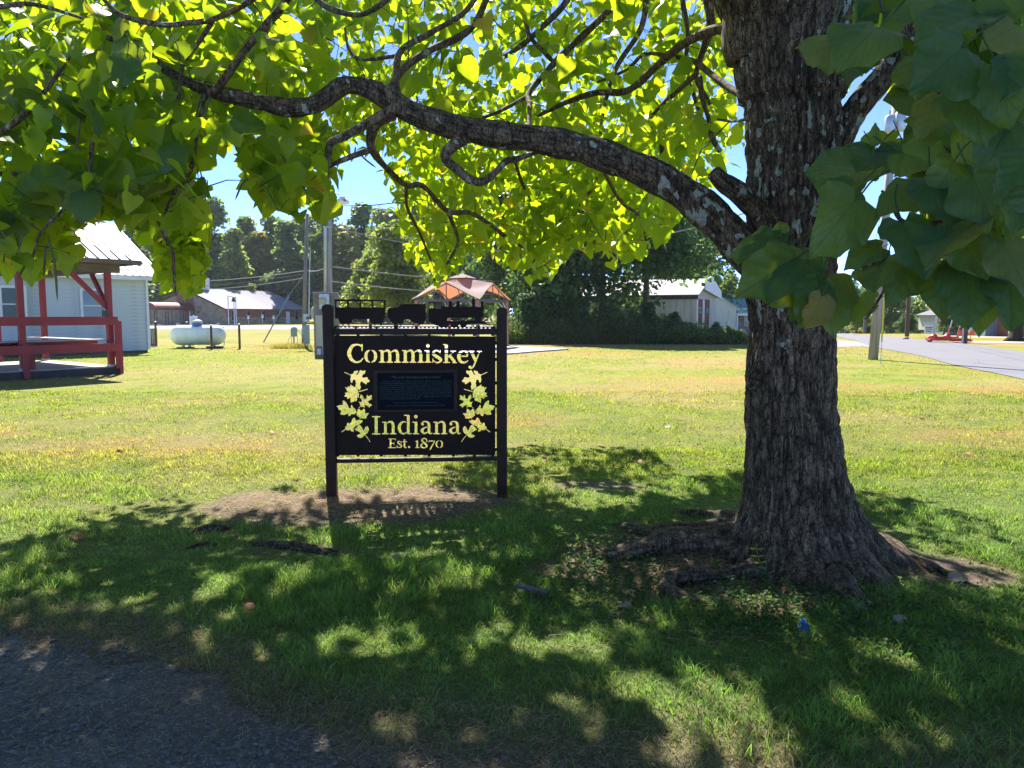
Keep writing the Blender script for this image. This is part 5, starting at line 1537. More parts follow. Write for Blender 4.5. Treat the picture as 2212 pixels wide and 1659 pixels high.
build("wheel", MB().lathe([(0.16, -0.05), (0.18, 0), (0.16, 0.05)], 14, 'Y', (-0.95, 0.3, 0.17)), "dark_metal", mw, world=False)
g_ = G(2083, 742)
rp_ = thing("stub_post", "short rusty brown post standing at the right end of the red mowing machine", "post", g_)
build("post", MB().box(0, 0, 0.95, 0.22, 0.2, 1.95), "pole_wood_brown", rp_, world=False)
build("side_rod", MB().cyl((-0.16, -0.1, 0), (-0.16, -0.1, 1.85), 0.035, 8), "galv", rp_, world=False)
g_ = G(2098, 737)
tag(build("guy_marker", MB().tube([g_, P(2089, 688, g_.y)], 0.035, 8), "yellow_plastic"), "yellow guy wire guard leaning near the short brown post", "guy wire")
# sale sign and flag
g_ = G(2018, 729)
ss = thing("hanging_sign", "white post with a hanging board lettered in red, beside a small flag", "sign", g_)
k = g_.y / FPX; zt_ = P(2018, 697, g_.y).z
build("post", MB().box(0, 0, zt_ * 0.7, 0.14, 0.14, zt_ * 1.4), "galv", ss, world=False)
build("arm", MB().box(-0.42, 0, zt_ - 0.03, 0.85, 0.08, 0.08), "galv", ss, world=False)
bo = build("board", MB().box(-0.42, 0, zt_ - 0.46, 0.62, 0.03, 0.66), "plain_white", ss, world=False)
for i, (w_, zz, mt) in enumerate(((0.5, -0.33, "machine_red"), (0.44, -0.46, "machine_red"), (0.4, -0.62, "blue_siding"))):
    build("text_line", MB().box(-0.42, -0.02, zt_ + zz, w_, 0.008, 0.07), mt, bo, world=False)
fl = thing("flag", "small striped flag with a blue corner hanging above the white sign post", "flag", g_ + Vector((0.12, -0.12, 0)))
zf_ = P(2018, 672, g_.y).z
build("pole", MB().cyl((0, 0, zf_ - 1.4), (0, 0, zf_ + 0.35), 0.015, 6), "plain_white", fl, world=False)
for i in range(5):
    build("stripe", MB().slab([(0.02 + i * 0.055, -0.02 * (i % 2), zf_ - 0.85 + 0.05 * i), (0.075 + i * 0.055, -0.02 * ((i + 1) % 2), zf_ - 0.82 + 0.05 * i), (0.075 + i * 0.055, -0.02 * ((i + 1) % 2), zf_ + 0.25), (0.02 + i * 0.055, -0.02 * (i % 2), zf_ + 0.25)], (0, 0.006, 0)), "flag_red" if i % 2 == 0 else "plain_white", fl, world=False)
build("blue_corner", MB().box(0.08, -0.035, zf_ + 0.08, 0.14, 0.01, 0.3), "flag_blue", fl, world=False)
q = G(2080, 727)
sh = thing("small_shed", "small pale shed far behind the short brown post", "shed", (P(2079, 700, q.y + 22).x, q.y + 22, 0), 0)
build("wall", MB().slab([(-2.4, 0, 0), (2.4, 0, 0), (2.4, 0, 1.6), (0, 0, 2.3), (-2.4, 0, 1.6)], (0, 4, 0)), "barn_boards", sh, world=False)
build("roof", MB().slab([(-2.7, -.2, 1.5), (0, -.2, 2.38), (0, 4.2, 2.38), (-2.7, 4.2, 1.5)], (0, 0, .08)).slab([(0, -.2, 2.38), (2.7, -.2, 1.5), (2.7, 4.2, 1.5), (0, 4.2, 2.38)], (0, 0, .08)), "grey_trim", sh, world=False)
g_ = G(1956, 744)
tag(build("mailbox_stone", MB().lathe([(0.16, 0), (0.2, 0.08), (0.12, 0.16)], 10, 'Z', (G(1990, 733).x - 1.0, G(1990, 733).y, 0)), "pillar_stone"), "small brown stone at the far edge of the road", "stone")

# ------------------------------------------------------------------ background trees
def tree_mesh(seed, h, rad, n, leaf, base=0.25, blobs=16, taper=0.5, tint=(0.2, 0.5)):
    """crown of many small leaf clumps spread over lobes, roughly conical to round"""
    g = np.random.default_rng(seed)
    cs = []
    for i in range(blobs):
        t = g.random() ** 0.8
        zz = base * h + (1 - base) * h * (0.05 + 0.80 * t)
        rr = rad * (1 - taper * t) * g.uniform(0.2, 0.72) * (1 - 0.45 * t)
        a = g.uniform(0, 2 * math.pi)
        br = rad * g.uniform(0.36, 0.58) * (1 - 0.5 * t)
        cs.append((rr * math.cos(a), rr * math.sin(a), zz, br, br * g.uniform(0.75, 1.15), g.uniform(-1, 1)))
    cs = np.array(cs)
    k = g.choice(len(cs), n, p=cs[:, 3] ** 2 / (cs[:, 3] ** 2).sum())
    d = g.normal(size=(n, 3)); d /= np.linalg.norm(d, axis=1)[:, None]
    d[:, 2] = np.where(d[:, 2] < -0.4, -d[:, 2], d[:, 2])
    rr = g.uniform(0.2, 1.2, n) ** 0.8
    c = cs[k, :3] + d * np.stack([cs[k, 3], cs[k, 3], cs[k, 4]], 1) * rr[:, None]
    nrm = d * 0.8 + g.normal(size=(n, 3)) * 0.55 + np.array([0, 0, 0.35])
    nrm /= np.linalg.norm(nrm, axis=1)[:, None]
    u = np.cross(nrm, g.normal(size=(n, 3))); u /= np.linalg.norm(u, axis=1)[:, None]
    w = np.cross(nrm, u)
    s = leaf * g.uniform(0.6, 1.5, n)[:, None]
    v = np.stack([c - u * s * .5, c + w * s * .42 + u * s * 0.1, c + u * s * .6, c - w * s * .42 - u * s * 0.05 + nrm * s * .2], 1).reshape(-1, 3)
    ti = tint[0] + (tint[1] - tint[0]) * np.clip(0.5 + 0.28 * cs[k, 5] + 0.22 * g.normal(size=n), 0, 1)
    return v, np.repeat(ti, 4)

def trunk_mb(h, r, lean=0.0, limbs=4, seed=0):
    g = random.Random(seed)
    m = MB()
    pts = [Vector((lean * h * t + g.uniform(-.05, .05) * (t > 0), g.uniform(-.05, .05) * (t > 0), h * 0.85 * t)) for t in (0, .15, .35, .6, .8, 1)]
    m.tube(pts, [r * 1.25, r, r * .85, r * .6, r * .4, r * .12], 8)
    for i in range(limbs):
        t = g.uniform(0.3, 0.7); a = g.uniform(0, 6.28)
        p = Vector((lean * h * t, 0, h * .85 * t)); L = h * g.uniform(.15, .28)
        q = p + Vector((math.cos(a) * L * .7, math.sin(a) * L * .7, L * .7))
        m.tube([p, (p + q) / 2 + Vector((0, 0, L * .06)), q], [r * .4, r * .28, r * .08], 6)
    return m

PROTO = {}
def make_tree_proto(key, **kw):
    tr_ = kw.pop("trunk", 0.2); nh = kw["h"]
    v, ti = tree_mesh(**kw)
    me = np_mesh("crown", v, np.arange(len(v)), 4, {"tint": ti}); me.materials.append(MATS["tree_leaf"])
    tm = trunk_mb(nh, tr_, 0, 5, kw["seed"])
    t2 = bpy.data.meshes.new("trunk"); t2.from_pydata(tm.v, [], tm.f); t2.update(); t2.materials.append(MATS["far_bark"])
    PROTO[key] = (me, t2)

def place_tree(name, key, px, pbase, Y, scale, label, group=None, rz=0.0, cat="tree", sx=1.0):
    p = P(px, pbase, Y)
    z = float(gz(p.x, Y))
    o = bpy.data.objects.new(name, None); col.objects.link(o)
    o.location = (p.x, Y, z); o.rotation_euler = (0, 0, rz); o.scale = (scale * sx, scale * sx, scale)
    o["label"] = label; o["category"] = cat
    if group: o["group"] = group
    for nm, me in (("crown", PROTO[key][0]), ("trunk", PROTO[key][1])):
        c = bpy.data.objects.new(nm, me); col.objects.link(c); c.parent = o
    return o

# far wood behind the church: kinds of tree
make_tree_proto("dark", seed=1, h=24, rad=5.2, n=5200, leaf=0.62, base=0.10, blobs=26, taper=0.55, tint=(0.16, 0.5))
make_tree_proto("green", seed=2, h=22, rad=5.0, n=5200, leaf=0.60, base=0.08, blobs=26, taper=0.7, tint=(0.3, 0.72))
make_tree_proto("olive", seed=3, h=22, rad=5.4, n=5200, leaf=0.60, base=0.08, blobs=24, taper=0.5, tint=(0.35, 0.80))
make_tree_proto("spire", seed=4, h=26, rad=4.2, n=5200, leaf=0.60, base=0.08, blobs=30, taper=0.8, tint=(0.22, 0.58))
make_tree_proto("autumn", seed=5, h=20, rad=4.8, n=4600, leaf=0.60, base=0.08, blobs=22, taper=0.5, tint=(0.5, 1.0))
GRP = "trees of the far wood"
WOOD = [("dark", 130, 700, 150, 0.92, "dark round tree of the far wood seen over the grey house roof"),
        ("green", 215, 700, 152, 0.95, "green tree of the far wood just left of the hanging catalpa bunch"),
        ("spire", 300, 700, 148, 0.80, "narrow dark tree of the far wood behind the maroon awning"),
        ("olive", 345, 700, 158, 0.82, "olive tree of the far wood behind the left end of the church roof"),
        ("green", 400, 700, 150, 0.92, "broad green tree of the far wood above the church gable"),
        ("spire", 470, 700, 152, 0.98, "tallest dark blue green tree of the far wood, against the open sky"),
        ("green", 512, 700, 143, 0.80, "pale green cone shaped tree of the far wood behind the bell stand"),
        ("autumn", 560, 700, 155, 0.98, "yellow brown tree of the far wood left of the weathered utility pole"),
        ("green", 590, 700, 160, 1.0, "green tree of the far wood above the right half of the church roof"),
        ("dark", 628, 700, 146, 0.80, "low dark tree of the far wood behind the right end of the church"),
        ("olive", 660, 700, 158, 1.0, "olive tree of the far wood directly behind the weathered utility pole"),
        ("spire", 702, 700, 150, 0.97, "dark narrow tree of the far wood directly behind the street lamp pole"),
        ("autumn", 745, 700, 148, 1.02, "rusty yellow tree of the far wood under the street lamp"),
        ("dark", 790, 700, 155, 0.98, "tall dark tree of the far wood right of the street lamp"),
        ("olive", 840, 700, 140, 0.95, "yellow green tree of the far wood left of the fabric canopy"),
        ("green", 900, 700, 150, 1.12, "green tree of the far wood straight above the fabric canopy"),
        ("dark", 960, 700, 150, 1.1, "dark tree of the far wood behind the top of the fabric canopy"),
        ("spire", 1020, 700, 146, 1.1, "dark spire shaped tree of the far wood right of the canopy top"),
        ("dark", 60, 700, 145, 0.72, "dark tree of the far wood at the left edge of the picture"), ("olive", 440, 700, 157, 0.99, "olive tree of the far wood between the church gable and the open sky"), ("green", 538, 700, 158, 0.98, "green tree of the far wood just right of the tallest dark one")]
for i, (key, px, pb_, Y, sc, lab) in enumerate(WOOD):
    place_tree("wood_tree", key, px, pb_, Y, sc * 1.1, lab, GRP, rz=i * 1.9, sx=1.35)
g_ = np.random.default_rng(44)
vs = []; ts = []
for i in range(34):           # undergrowth and inner trees of the wood, one dark mass
    px = -60 + i * 36; Y = g_.uniform(165, 185)
    v, ti = tree_mesh(100 + i, g_.uniform(20, 25), 6.5, 1500, 1.25, 0.0, 16, 0.35, (0.1, 0.55))
    p = P(px, 700, Y); v[:, 0] += p.x; v[:, 1] += Y; vs.append(v); ts.append(ti)
for i in range(40):
    px = 100 + i * 24; Y = g_.uniform(141, 146)
    v, ti = tree_mesh(200 + i, g_.uniform(5, 9), 4.2, 420, 0.7, 0.0, 6, 0.3, (0.0, 0.5))
    p = P(px, 700, Y); v[:, 0] += p.x; v[:, 1] += Y; vs.append(v); ts.append(ti)
v = np.concatenate(vs)
link_mesh("wood_undergrowth", np_mesh("wood_undergrowth", v, np.arange(len(v)), 4, {"tint": np.concatenate(ts)}), "tree_leaf", None, "stuff")
place_tree("young_tree", "olive", 545, 702, 138, 0.36, "small bright yellow green tree just behind the church roof", rz=1.0)

# nearer trees in the middle
make_tree_proto("mid", seed=8, h=12, rad=4.6, n=13000, leaf=0.25, base=0.10, blobs=34, taper=0.35, tint=(0.0, 0.34), trunk=0.22)
make_tree_proto("mid2", seed=9, h=12, rad=4.2, n=13000, leaf=0.25, base=0.06, blobs=34, taper=0.45, tint=(0.02, 0.40), trunk=0.2)
make_tree_proto("midhi", seed=18, h=12, rad=4.6, n=13000, leaf=0.25, base=0.30, blobs=34, taper=0.35, tint=(0.0, 0.34), trunk=0.22)
make_tree_proto("midyel", seed=10, h=9, rad=3.2, n=9000, leaf=0.25, base=0.05, blobs=26, taper=0.45, tint=(0.35, 0.85), trunk=0.15)
MG = "dense trees behind the weed row"
for i, (key, px, Y, sc, lab) in enumerate((("mid", 1185, 49, 1.02, "dark leafy tree just right of the fabric canopy"), ("mid2", 1230, 47, 1.05, "dark leafy tree in the middle of the row behind the weeds"),
        ("mid", 1300, 46.5, 1.1, "large dark leafy tree left of the barn, over its roof"), ("mid2", 1420, 66, 1.45, "dark leafy tree rising behind the barn roof"),
        ("mid", 1490, 74, 1.25, "tree behind the barn parapet with sky showing at its edge"), ("midhi", 1395, 47.5, 0.95, "leafy tree whose low boughs hang over the barn roof"), ("mid", 1095, 56, 1.1, "dark tree directly behind the right post of the fabric canopy"))):
    place_tree("leafy_tree", key, px, 700, Y, sc, lab, MG, rz=i * 2.1)
place_tree("leafy_tree", "midyel", 855, 700, 62, 1.12, "yellow green tree left of the fabric canopy, behind the sign's train", None, 0.4)
place_tree("leafy_tree", "midyel", 800, 700, 75, 1.0, "small yellow green tree between the lamp pole and the canopy", None, 2.4)
place_tree("leafy_tree", "midyel", 1570, 700, 85, 0.95, "yellowing tree behind the green roofed house", None, 2.0)
# right hand side, beyond the road
make_tree_proto("round", seed=12, h=11, rad=5.2, n=9000, leaf=0.36, base=0.10, blobs=30, taper=0.3, tint=(0.15, 0.6), trunk=0.25)
make_tree_proto("yellow", seed=13, h=13, rad=5.0, n=12000, leaf=0.28, base=0.16, blobs=30, taper=0.35, tint=(0.55, 0.92), trunk=0.3)
for i, (key, px, Y, sc, lab) in enumerate((("round", 1832, 118, 0.95, "rounded green tree at the far end of the road, left of the poles"), ("green", 1862, 140, 0.50, "taller green tree at the far end of the road behind the poles"),
        ("round", 1925, 92, 0.72, "dark round tree beyond the road right of the big leaning pole"), ("round", 1800, 130, 0.8, "green tree at the far end of the road close to the catalpa trunk"),
        ("yellow", 2030, 66, 0.72, "large yellow leaved tree beyond the road above the sale sign"), ("mid", 2110, 74, 0.6, "dark green tree beyond the road left of the blue house"),
        ("round", 1975, 105, 0.7, "green tree between the dark brown pole and the yellow tree"), ("round", 1895, 130, 0.62, "low green tree behind the big leaning pole"))):
    place_tree("roadside_tree", key, px, 700, Y, sc, lab, "trees beyond the road", rz=i * 1.3)
for (px, Y, sc, key, lab) in ((1852, 84, 0.22, "autumn", "brown leafless looking bush by the far poles"), (2040, 62, 0.15, "round", "low green bush beside the white sign post"), (2085, 66, 0.16, "yellow", "pale flowering bush behind the short brown post"),
                              (1960, 76, 0.2, "mid", "dark bush at the foot of the dark brown pole"), (1880, 82, 0.14, "round", "small pale bush beyond the road crest"), (2150, 60, 0.12, "round", "low dark bush before the blue house")):
    place_tree("bush", key, px, 700, Y, sc, lab, None, 0.3, "bush", 1.6)
g_ = np.random.default_rng(45)
vs = []; ts = []
for i in range(60):          # hedge line that closes the view beyond the road and behind the houses
    Xq = 16 + i * 2.6; Yq = 150 + 10 * math.sin(i)
    v, ti = tree_mesh(300 + i, g_.uniform(5, 10), 4.2, 380, 0.9, 0.0, 7, 0.3, (0.1, 0.7))
    v[:, 0] += Xq; v[:, 1] += Yq; v[:, 2] -= 3.3; vs.append(v); ts.append(ti)
v = np.concatenate(vs)
link_mesh("far_hedgerow", np_mesh("far_hedgerow", v, np.arange(len(v)), 4, {"tint": np.concatenate(ts)}), "tree_leaf", None, "stuff")
# big old trunk at the right edge
q = G(2193, 737)
ot = thing("old_tree", "thick old trunk with flared foot before the blue house at the right edge", "tree", (q.x, q.y, 0))
build("trunk", MB().tube([(0, 0, -.1), (0, 0, .25), (0.05, 0, .8), (0.25, 0, 1.6), (0.75, 0, 2.9), (1.3, 0, 5)], [0.75, 0.42, 0.33, 0.3, 0.26, 0.2], 16).tube([(0, 0, 1.0), (-.4, .1, 2.4), (-.9, .2, 4.2)], [0.25, 0.2, 0.13], 10), "bark", ot, world=False, smooth=True)
v, ti = tree_mesh(55, 8, 3.6, 5000, 0.28, 0.42, 20, 0.2, (0.0, 0.4))
v[:, 0] += 0.8
me = np_mesh("crown", v, np.arange(len(v)), 4, {"tint": ti}); link_mesh("crown", me, "tree_leaf", ot)

# ------------------------------------------------------------------ row of tall weeds
def blades(bx, by, bz, h, w, az, lean, colr, wid2=0.55, bend=None):
    n = len(bx)
    dx, dy = np.cos(az), np.sin(az)          # lean direction
    ax = rng.uniform(0, 2 * np.pi, n)
    px_, py_ = np.cos(ax) * w * .5, np.sin(ax) * w * .5
    V = np.empty((n, 5, 3))
    m = lean * 0.35; t = lean
    V[:, 0] = np.stack([bx - px_, by - py_, bz], 1); V[:, 1] = np.stack([bx + px_, by + py_, bz], 1)
    mh = h * 0.55
    V[:, 2] = np.stack([bx + dx * h * m + px_ * wid2, by + dy * h * m + py_ * wid2, bz + mh], 1)
    V[:, 3] = np.stack([bx + dx * h * m - px_ * wid2, by + dy * h * m - py_ * wid2, bz + mh], 1)
    V[:, 4] = np.stack([bx + dx * h * t, by + dy * h * t, bz + h * np.sqrt(np.clip(1 - (t * .8) ** 2, .05, 1))], 1)
    base = (np.arange(n) * 5)[:, None]
    Fq = np.concatenate([base + np.array([[0, 1, 2, 3]]), base + np.array([[3, 2, 4]])], axis=1).ravel()
    nper = np.tile([4, 3], n)
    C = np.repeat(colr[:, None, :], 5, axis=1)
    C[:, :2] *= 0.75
    return V.reshape(-1, 3), Fq, nper, C.reshape(-1, 3)

NW = 15000
wx = rng.uniform(-1.0, 13.0, NW); t_ = rng.random(NW) ** 0.8
wy = 41.6 + t_ * 3.4 + 0.3 * fbm(wx * 1.5, wx * 0, None, 8, 3)
prof_h = np.interp(wx, [-1, 1, 4, 7, 9.2, 10.5, 13], [2.2, 2.2, 2.1, 1.9, 1.7, 1.15, 0.85])
hh = prof_h * (0.45 + 0.55 * t_) * rng.uniform(0.5, 1.15, NW) * (0.6 + 0.8 * fbm(wx * 1.1, wy, None, 9, 3))
cw = 1.4 * np.array([(0.075, 0.095, 0.04), (0.05, 0.07, 0.03), (0.14, 0.12, 0.07), (0.12, 0.15, 0.045), (0.19, 0.15, 0.09)])[rng.choice(5, NW, p=[.34, .3, .12, .16, .08])]
V1, F1, N1, C1 = blades(wx, wy, np.zeros(NW), hh, rng.uniform(0.012, 0.035, NW), rng.uniform(0, 6.28, NW), rng.uniform(0.05, 0.35, NW), cw)
# leaves on the weeds
NL = 26000
lx = rng.uniform(-1.0, 13.0, NL); t_ = rng.random(NL)
ly = 41.6 + t_ * 3.4
ph = np.interp(lx, [-1, 1, 4, 7, 9.2, 10.5, 13], [2.3, 2.3, 2.2, 2.0, 1.6, 1.05, 0.8]) * (0.4 + 0.6 * t_) * (0.5 + 1.0 * fbm(lx * 1.1, ly, None, 9, 3))
lz = ph * rng.random(NL) ** 0.7
cl = 1.4 * np.array([(0.07, 0.105, 0.04), (0.045, 0.075, 0.028), (0.13, 0.17, 0.05), (0.20, 0.20, 0.05), (0.06, 0.07, 0.04)])[rng.choice(5, NL, p=[.32, .3, .18, .08, .12])]
V2, F2, N2, C2 = blades(lx, ly, lz, rng.uniform(0.05, 0.16, NL), rng.uniform(0.03, 0.09, NL), rng.uniform(0, 6.28, NL), rng.uniform(0.5, 1.1, NL), cl, 0.9)
me = np_mesh("tall_weeds", np.concatenate([V1, V2]), np.concatenate([F1, F2 + len(V1)]), np.concatenate([N1, N2]), {"Col": np.concatenate([C1, C2])})
link_mesh("tall_weeds", me, "grass_blade", None, "stuff")
make_tree_proto("shrub", seed=20, h=2.4, rad=1.3, n=2600, leaf=0.12, base=0.0, blobs=14, taper=0.3, tint=(0.1, 0.55), trunk=0.04)
make_tree_proto("vine", seed=21, h=2.6, rad=1.2, n=2600, leaf=0.13, base=0.0, blobs=14, taper=0.3, tint=(0.0, 0.4), trunk=0.04)
for i, (px, Y, sc, key, lab) in enumerate(((1140, 43.5, 1.15, "vine", "dark leafy shrub beside the right post of the fabric canopy"), (1195, 43.8, 1.1, "vine", "dark shrub in the weed row, second from the canopy"), (1255, 43.6, 1.0, "vine", "dark shrub in the weed row left of the barn"),
        (1320, 43.5, 1.0, "shrub", "shrub with brownish leaves in the weed row under the large dark tree"), (1400, 43.6, 0.95, "vine", "shrub in front of the left end of the barn"), (1455, 43.4, 0.8, "shrub", "green shrub in front of the barn's long wall"),
        (1545, 44, 0.55, "shrub", "light green shrub before the barn doors"), (1575, 44.5, 0.45, "shrub", "pale small shrub before the cream white house"), (1605, 44, 0.36, "shrub", "smallest shrub beside the grey square post"))):
    place_tree("shrub", key, px, 700, Y, sc, lab, "shrubs in the weed row", i * 1.7, "shrub")
# tuft of dry grass at the electrical pedestal
NT = 1600
g_ = G(625, 753); tx = g_.x + rng.normal(0, 0.42, NT); ty = g_.y + rng.normal(0.2, 0.28, NT)
ct = np.array([(0.34, 0.27, 0.07), (0.26, 0.27, 0.05), (0.27, 0.20, 0.12)])[rng.choice(3, NT)]
V, Fq, Np, C = blades(tx, ty, np.zeros(NT), rng.uniform(0.12, 0.36, NT), np.full(NT, 0.02), rng.uniform(0, 6.28, NT), rng.uniform(0.2, 0.9, NT), ct)
link_mesh("dry_grass_tuft", np_mesh("dry_grass_tuft", V, Fq, Np, {"Col": C}), "grass_blade", None, "stuff")

# ------------------------------------------------------------------ lawn blades
def scatter(y0, y1, n, margin=1.1, xr=0.76):
    y = np.sqrt(rng.random(n) * (y1 ** 2 - y0 ** 2) + y0 ** 2)
    x = rng.uniform(-1, 1, n) * (y * xr + margin)
    return x, y
def lawn(y0, y1, n, h0, w0, wpy):
    x, y = scatter(y0, y1, n)
    c, soil, edge = turf(x, y)
    ge = y - gravel_edge(x)
    keep = (ge > 0.02 + 0.10 * fbm(x * 4, y * 4, None, 3, 2)) & (rng.random(len(x)) > soil * 0.80) & (np.hypot(x - TREE.x, y - TREE.y) > 0.42)
    keep &= rng.random(len(x)) > edge * 0.62
    # nothing grows through the paving
    rn = [(p.x, p.y) for p in near_e]; rn.sort(key=lambda q_: q_[1])
    xe = np.interp(y, [q_[1] for q_ in rn], [q_[0] for q_ in rn]); keep &= x < xe - 0.05
    pdx = (x > -4.2) & (x < 2.4) & (y > 31.5) & (y < 38.5); keep &= ~pdx
    x, y, c, soil, edge = x[keep], y[keep], c[keep], soil[keep], edge[keep]
    n = len(x)
    tuft = fbm(x * 2.2, y * 2.2, None, 81, 3); tuft2 = fbm(x * 9, y * 9, None, 82, 2)
    h = h0 * (0.35 + 1.0 * rng.random(n) ** 1.5) * (0.35 + 1.9 * np.clip(tuft - 0.18, 0, 1) ** 1.2) * (0.5 + 1.1 * tuft2)
    h *= 1 - 0.45 * soil
    w = (w0 + wpy * y) * rng.uniform(0.6, 1.3, n)
    j = rng.normal(0, 0.16, (n, 1)); c = c * (1 + j) * (0.72 + 0.56 * np.clip(2.2 * (tuft2 - 0.25), 0, 1))[:, None]
    dead = rng.random(n) < (0.10 + 0.75 * soil + 0.75 * edge)
    straw = np.array([(0.28, 0.215, 0.13), (0.20, 0.150, 0.095), (0.33, 0.27, 0.17)])[rng.choice(3, n)]
    c = np.where(dead[:, None], straw, c)
    lean = rng.uniform(0.35, 1.15, n); lean = np.where(dead, rng.uniform(0.7, 1.6, n), lean)
    h = np.where(dead, h * 0.75, h)
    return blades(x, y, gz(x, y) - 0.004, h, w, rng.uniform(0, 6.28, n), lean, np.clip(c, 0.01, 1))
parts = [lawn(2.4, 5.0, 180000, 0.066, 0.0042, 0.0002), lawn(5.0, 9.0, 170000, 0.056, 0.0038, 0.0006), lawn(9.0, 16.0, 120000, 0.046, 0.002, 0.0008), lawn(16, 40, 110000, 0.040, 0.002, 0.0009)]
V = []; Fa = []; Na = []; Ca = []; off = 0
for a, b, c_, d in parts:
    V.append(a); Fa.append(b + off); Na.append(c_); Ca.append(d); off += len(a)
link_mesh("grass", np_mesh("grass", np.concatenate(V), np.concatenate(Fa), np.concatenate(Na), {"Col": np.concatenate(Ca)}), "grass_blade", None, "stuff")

# clover and small broad leaves in the shade near the roots
NC = 5200
cxs = []; cys = []
for (px, py, sx, sy, k) in ((1290, 1215, 75, 45, 0.25), (1650, 1330, 110, 40, 0.25), (2000, 1340, 150, 70, 0.2), (1400, 1290, 150, 30, 0.15), (1500, 1000, 300, 40, 0.15)):
    m_ = int(NC * k); q_ = [G(px + rnd.gauss(0, sx), min(1650, py + rnd.gauss(0, sy))) for _ in range(m_)]
    cxs += [p.x for p in q_]; cys += [p.y for p in q_]
cxs = np.array(cxs); cys = np.array(cys); m_ = len(cxs)
cg = np.array([(0.06, 0.13, 0.035), (0.08, 0.16, 0.04), (0.05, 0.10, 0.035)])[rng.choice(3, m_)]
V, Fq, Np, C = blades(cxs, cys, gz(cxs, cys) + rng.uniform(0.01, 0.05, m_), rng.uniform(0.012, 0.024, m_), rng.uniform(0.012, 0.022, m_), rng.uniform(0, 6.28, m_), rng.uniform(0.8, 1.2, m_), cg, 1.1)
link_mesh("clover", np_mesh("clover", V, Fq, Np, {"Col": C}), "grass_blade", None, "stuff")

# straw lying on the gravel road, and loose stones
def lie(n, fx, w, L, colors, zoff=0.012):
    x, y = fx(n); n = len(x)
    a = rng.uniform(0, 2 * np.pi, n); ln = L * rng.uniform(0.4, 1.5, n); b = rng.normal(0, 0.5, n)
    zz = gz(x, y) + zoff + rng.uniform(0, 0.012, n)
    segs = 4; V = np.empty((n, segs + 1, 2, 3)); cx_, cy_ = x.copy(), y.copy(); h = zz.copy()
    for k in range(segs + 1):
        wd = w * (1 - 0.75 * k / segs) * 0.5
        nxv, nyv = -np.sin(a), np.cos(a)
        V[:, k, 0] = np.stack([cx_ - nxv * wd, cy_ - nyv * wd, h], 1); V[:, k, 1] = np.stack([cx_ + nxv * wd, cy_ + nyv * wd, h + wd], 1)
        cx_ = cx_ + np.cos(a) * ln / segs; cy_ = cy_ + np.sin(a) * ln / segs; a = a + b / segs; h = h + rng.uniform(-0.003, 0.006, n)
    base = (np.arange(n) * (segs + 1) * 2)[:, None]
    q_ = np.concatenate([base + np.array([[2 * k, 2 * k + 1, 2 * k + 3, 2 * k + 2]]) for k in range(segs)], 1).ravel()
    C = np.repeat(np.array(colors)[rng.choice(len(colors), n)], (segs + 1) * 2, axis=0)
    return V.reshape(-1, 3), q_, C
def on_gravel(n):
    y = np.sqrt(rng.random(n) * (4.6 ** 2 - 2.2 ** 2) + 2.2 ** 2); x = rng.uniform(-1, 0.3, n) * (y * 0.72 + .3)
    d = gravel_edge(x) - y
    k = (rng.random(n) < np.where(d < 0.0, 0.75, np.exp(-d / 0.30) * 1.0 * np.clip(3.2 * (fbm(x * 3, y * 3, None, 91, 3) - 0.28), 0, 1.3) + 0.016)) & (d > -0.45)
    return x[k], y[k]
V, q_, C = lie(60000, on_gravel, 0.0016, 0.038, [(0.33, 0.25, 0.175), (0.25, 0.18, 0.125), (0.43, 0.35, 0.26), (0.17, 0.12, 0.085)])
V2_, q2_, C2_ = lie(900, lambda n: (lambda x, y: (x[(gravel_edge(x) - y > 0)], y[(gravel_edge(x) - y > 0)]))(*[np.array(t) for t in zip(*[(p.x, p.y) for p in (G(rnd.uniform(0, 950), rnd.uniform(1420, 1655)) for _ in range(n))])]), 0.0024, 0.055, [(0.36, 0.32, 0.26), (0.26, 0.21, 0.16)], 0.014)
def on_soil(n):
    q_ = [G(rnd.gauss(780, 190), rnd.gauss(1085, 20)) for _ in range(n // 2)] + [G(rnd.gauss(1560, 200), rnd.gauss(1260, 60)) for _ in range(n // 2)]
    return np.array([p.x for p in q_]), np.array([p.y for p in q_])
V3_, q3_, C3_ = lie(13000, on_soil, 0.0036, 0.06, [(0.38, 0.27, 0.20), (0.29, 0.20, 0.15), (0.46, 0.34, 0.27)], 0.006)
link_mesh("straw", np_mesh("straw", np.concatenate([V, V2_, V3_]), np.concatenate([q_, q2_ + len(V), q3_ + len(V) + len(V2_)]), 4, {"Col": np.concatenate([C, C2_, C3_])}), "grass_blade", None, "stuff")

ico = [(0, 0, 1), (.9, 0, .35), (.3, .85, .35), (-.7, .5, .35), (-.7, -.5, .35), (.3, -.85, .35), (.7, .5, -.4), (-.3, .85, -.4), (-.9, 0, -.4), (-.3, -.85, -.4), (.7, -.5, -.4), (0, 0, -.9)]
icf = [(0, 1, 2), (0, 2, 3), (0, 3, 4), (0, 4, 5), (0, 5, 1), (1, 6, 2), (2, 7, 3), (3, 8, 4), (4, 9, 5), (5, 10, 1), (6, 7, 2), (7, 8, 3), (8, 9, 4), (9, 10, 5), (10, 6, 1), (11, 7, 6), (11, 8, 7), (11, 9, 8), (11, 10, 9), (11, 6, 10)]
ns = 15000
y = np.sqrt(rng.random(ns) * (4.5 ** 2 - 2.2 ** 2) + 2.2 ** 2); x = rng.uniform(-1, 0.35, ns) * (y * 0.72 + .3)
k = (gravel_edge(x) - y) > -0.12 * rng.random(ns); x = x[k]; y = y[k]; ns = len(x)
s_ = 0.0035 + 0.013 * rng.random(ns) ** 6
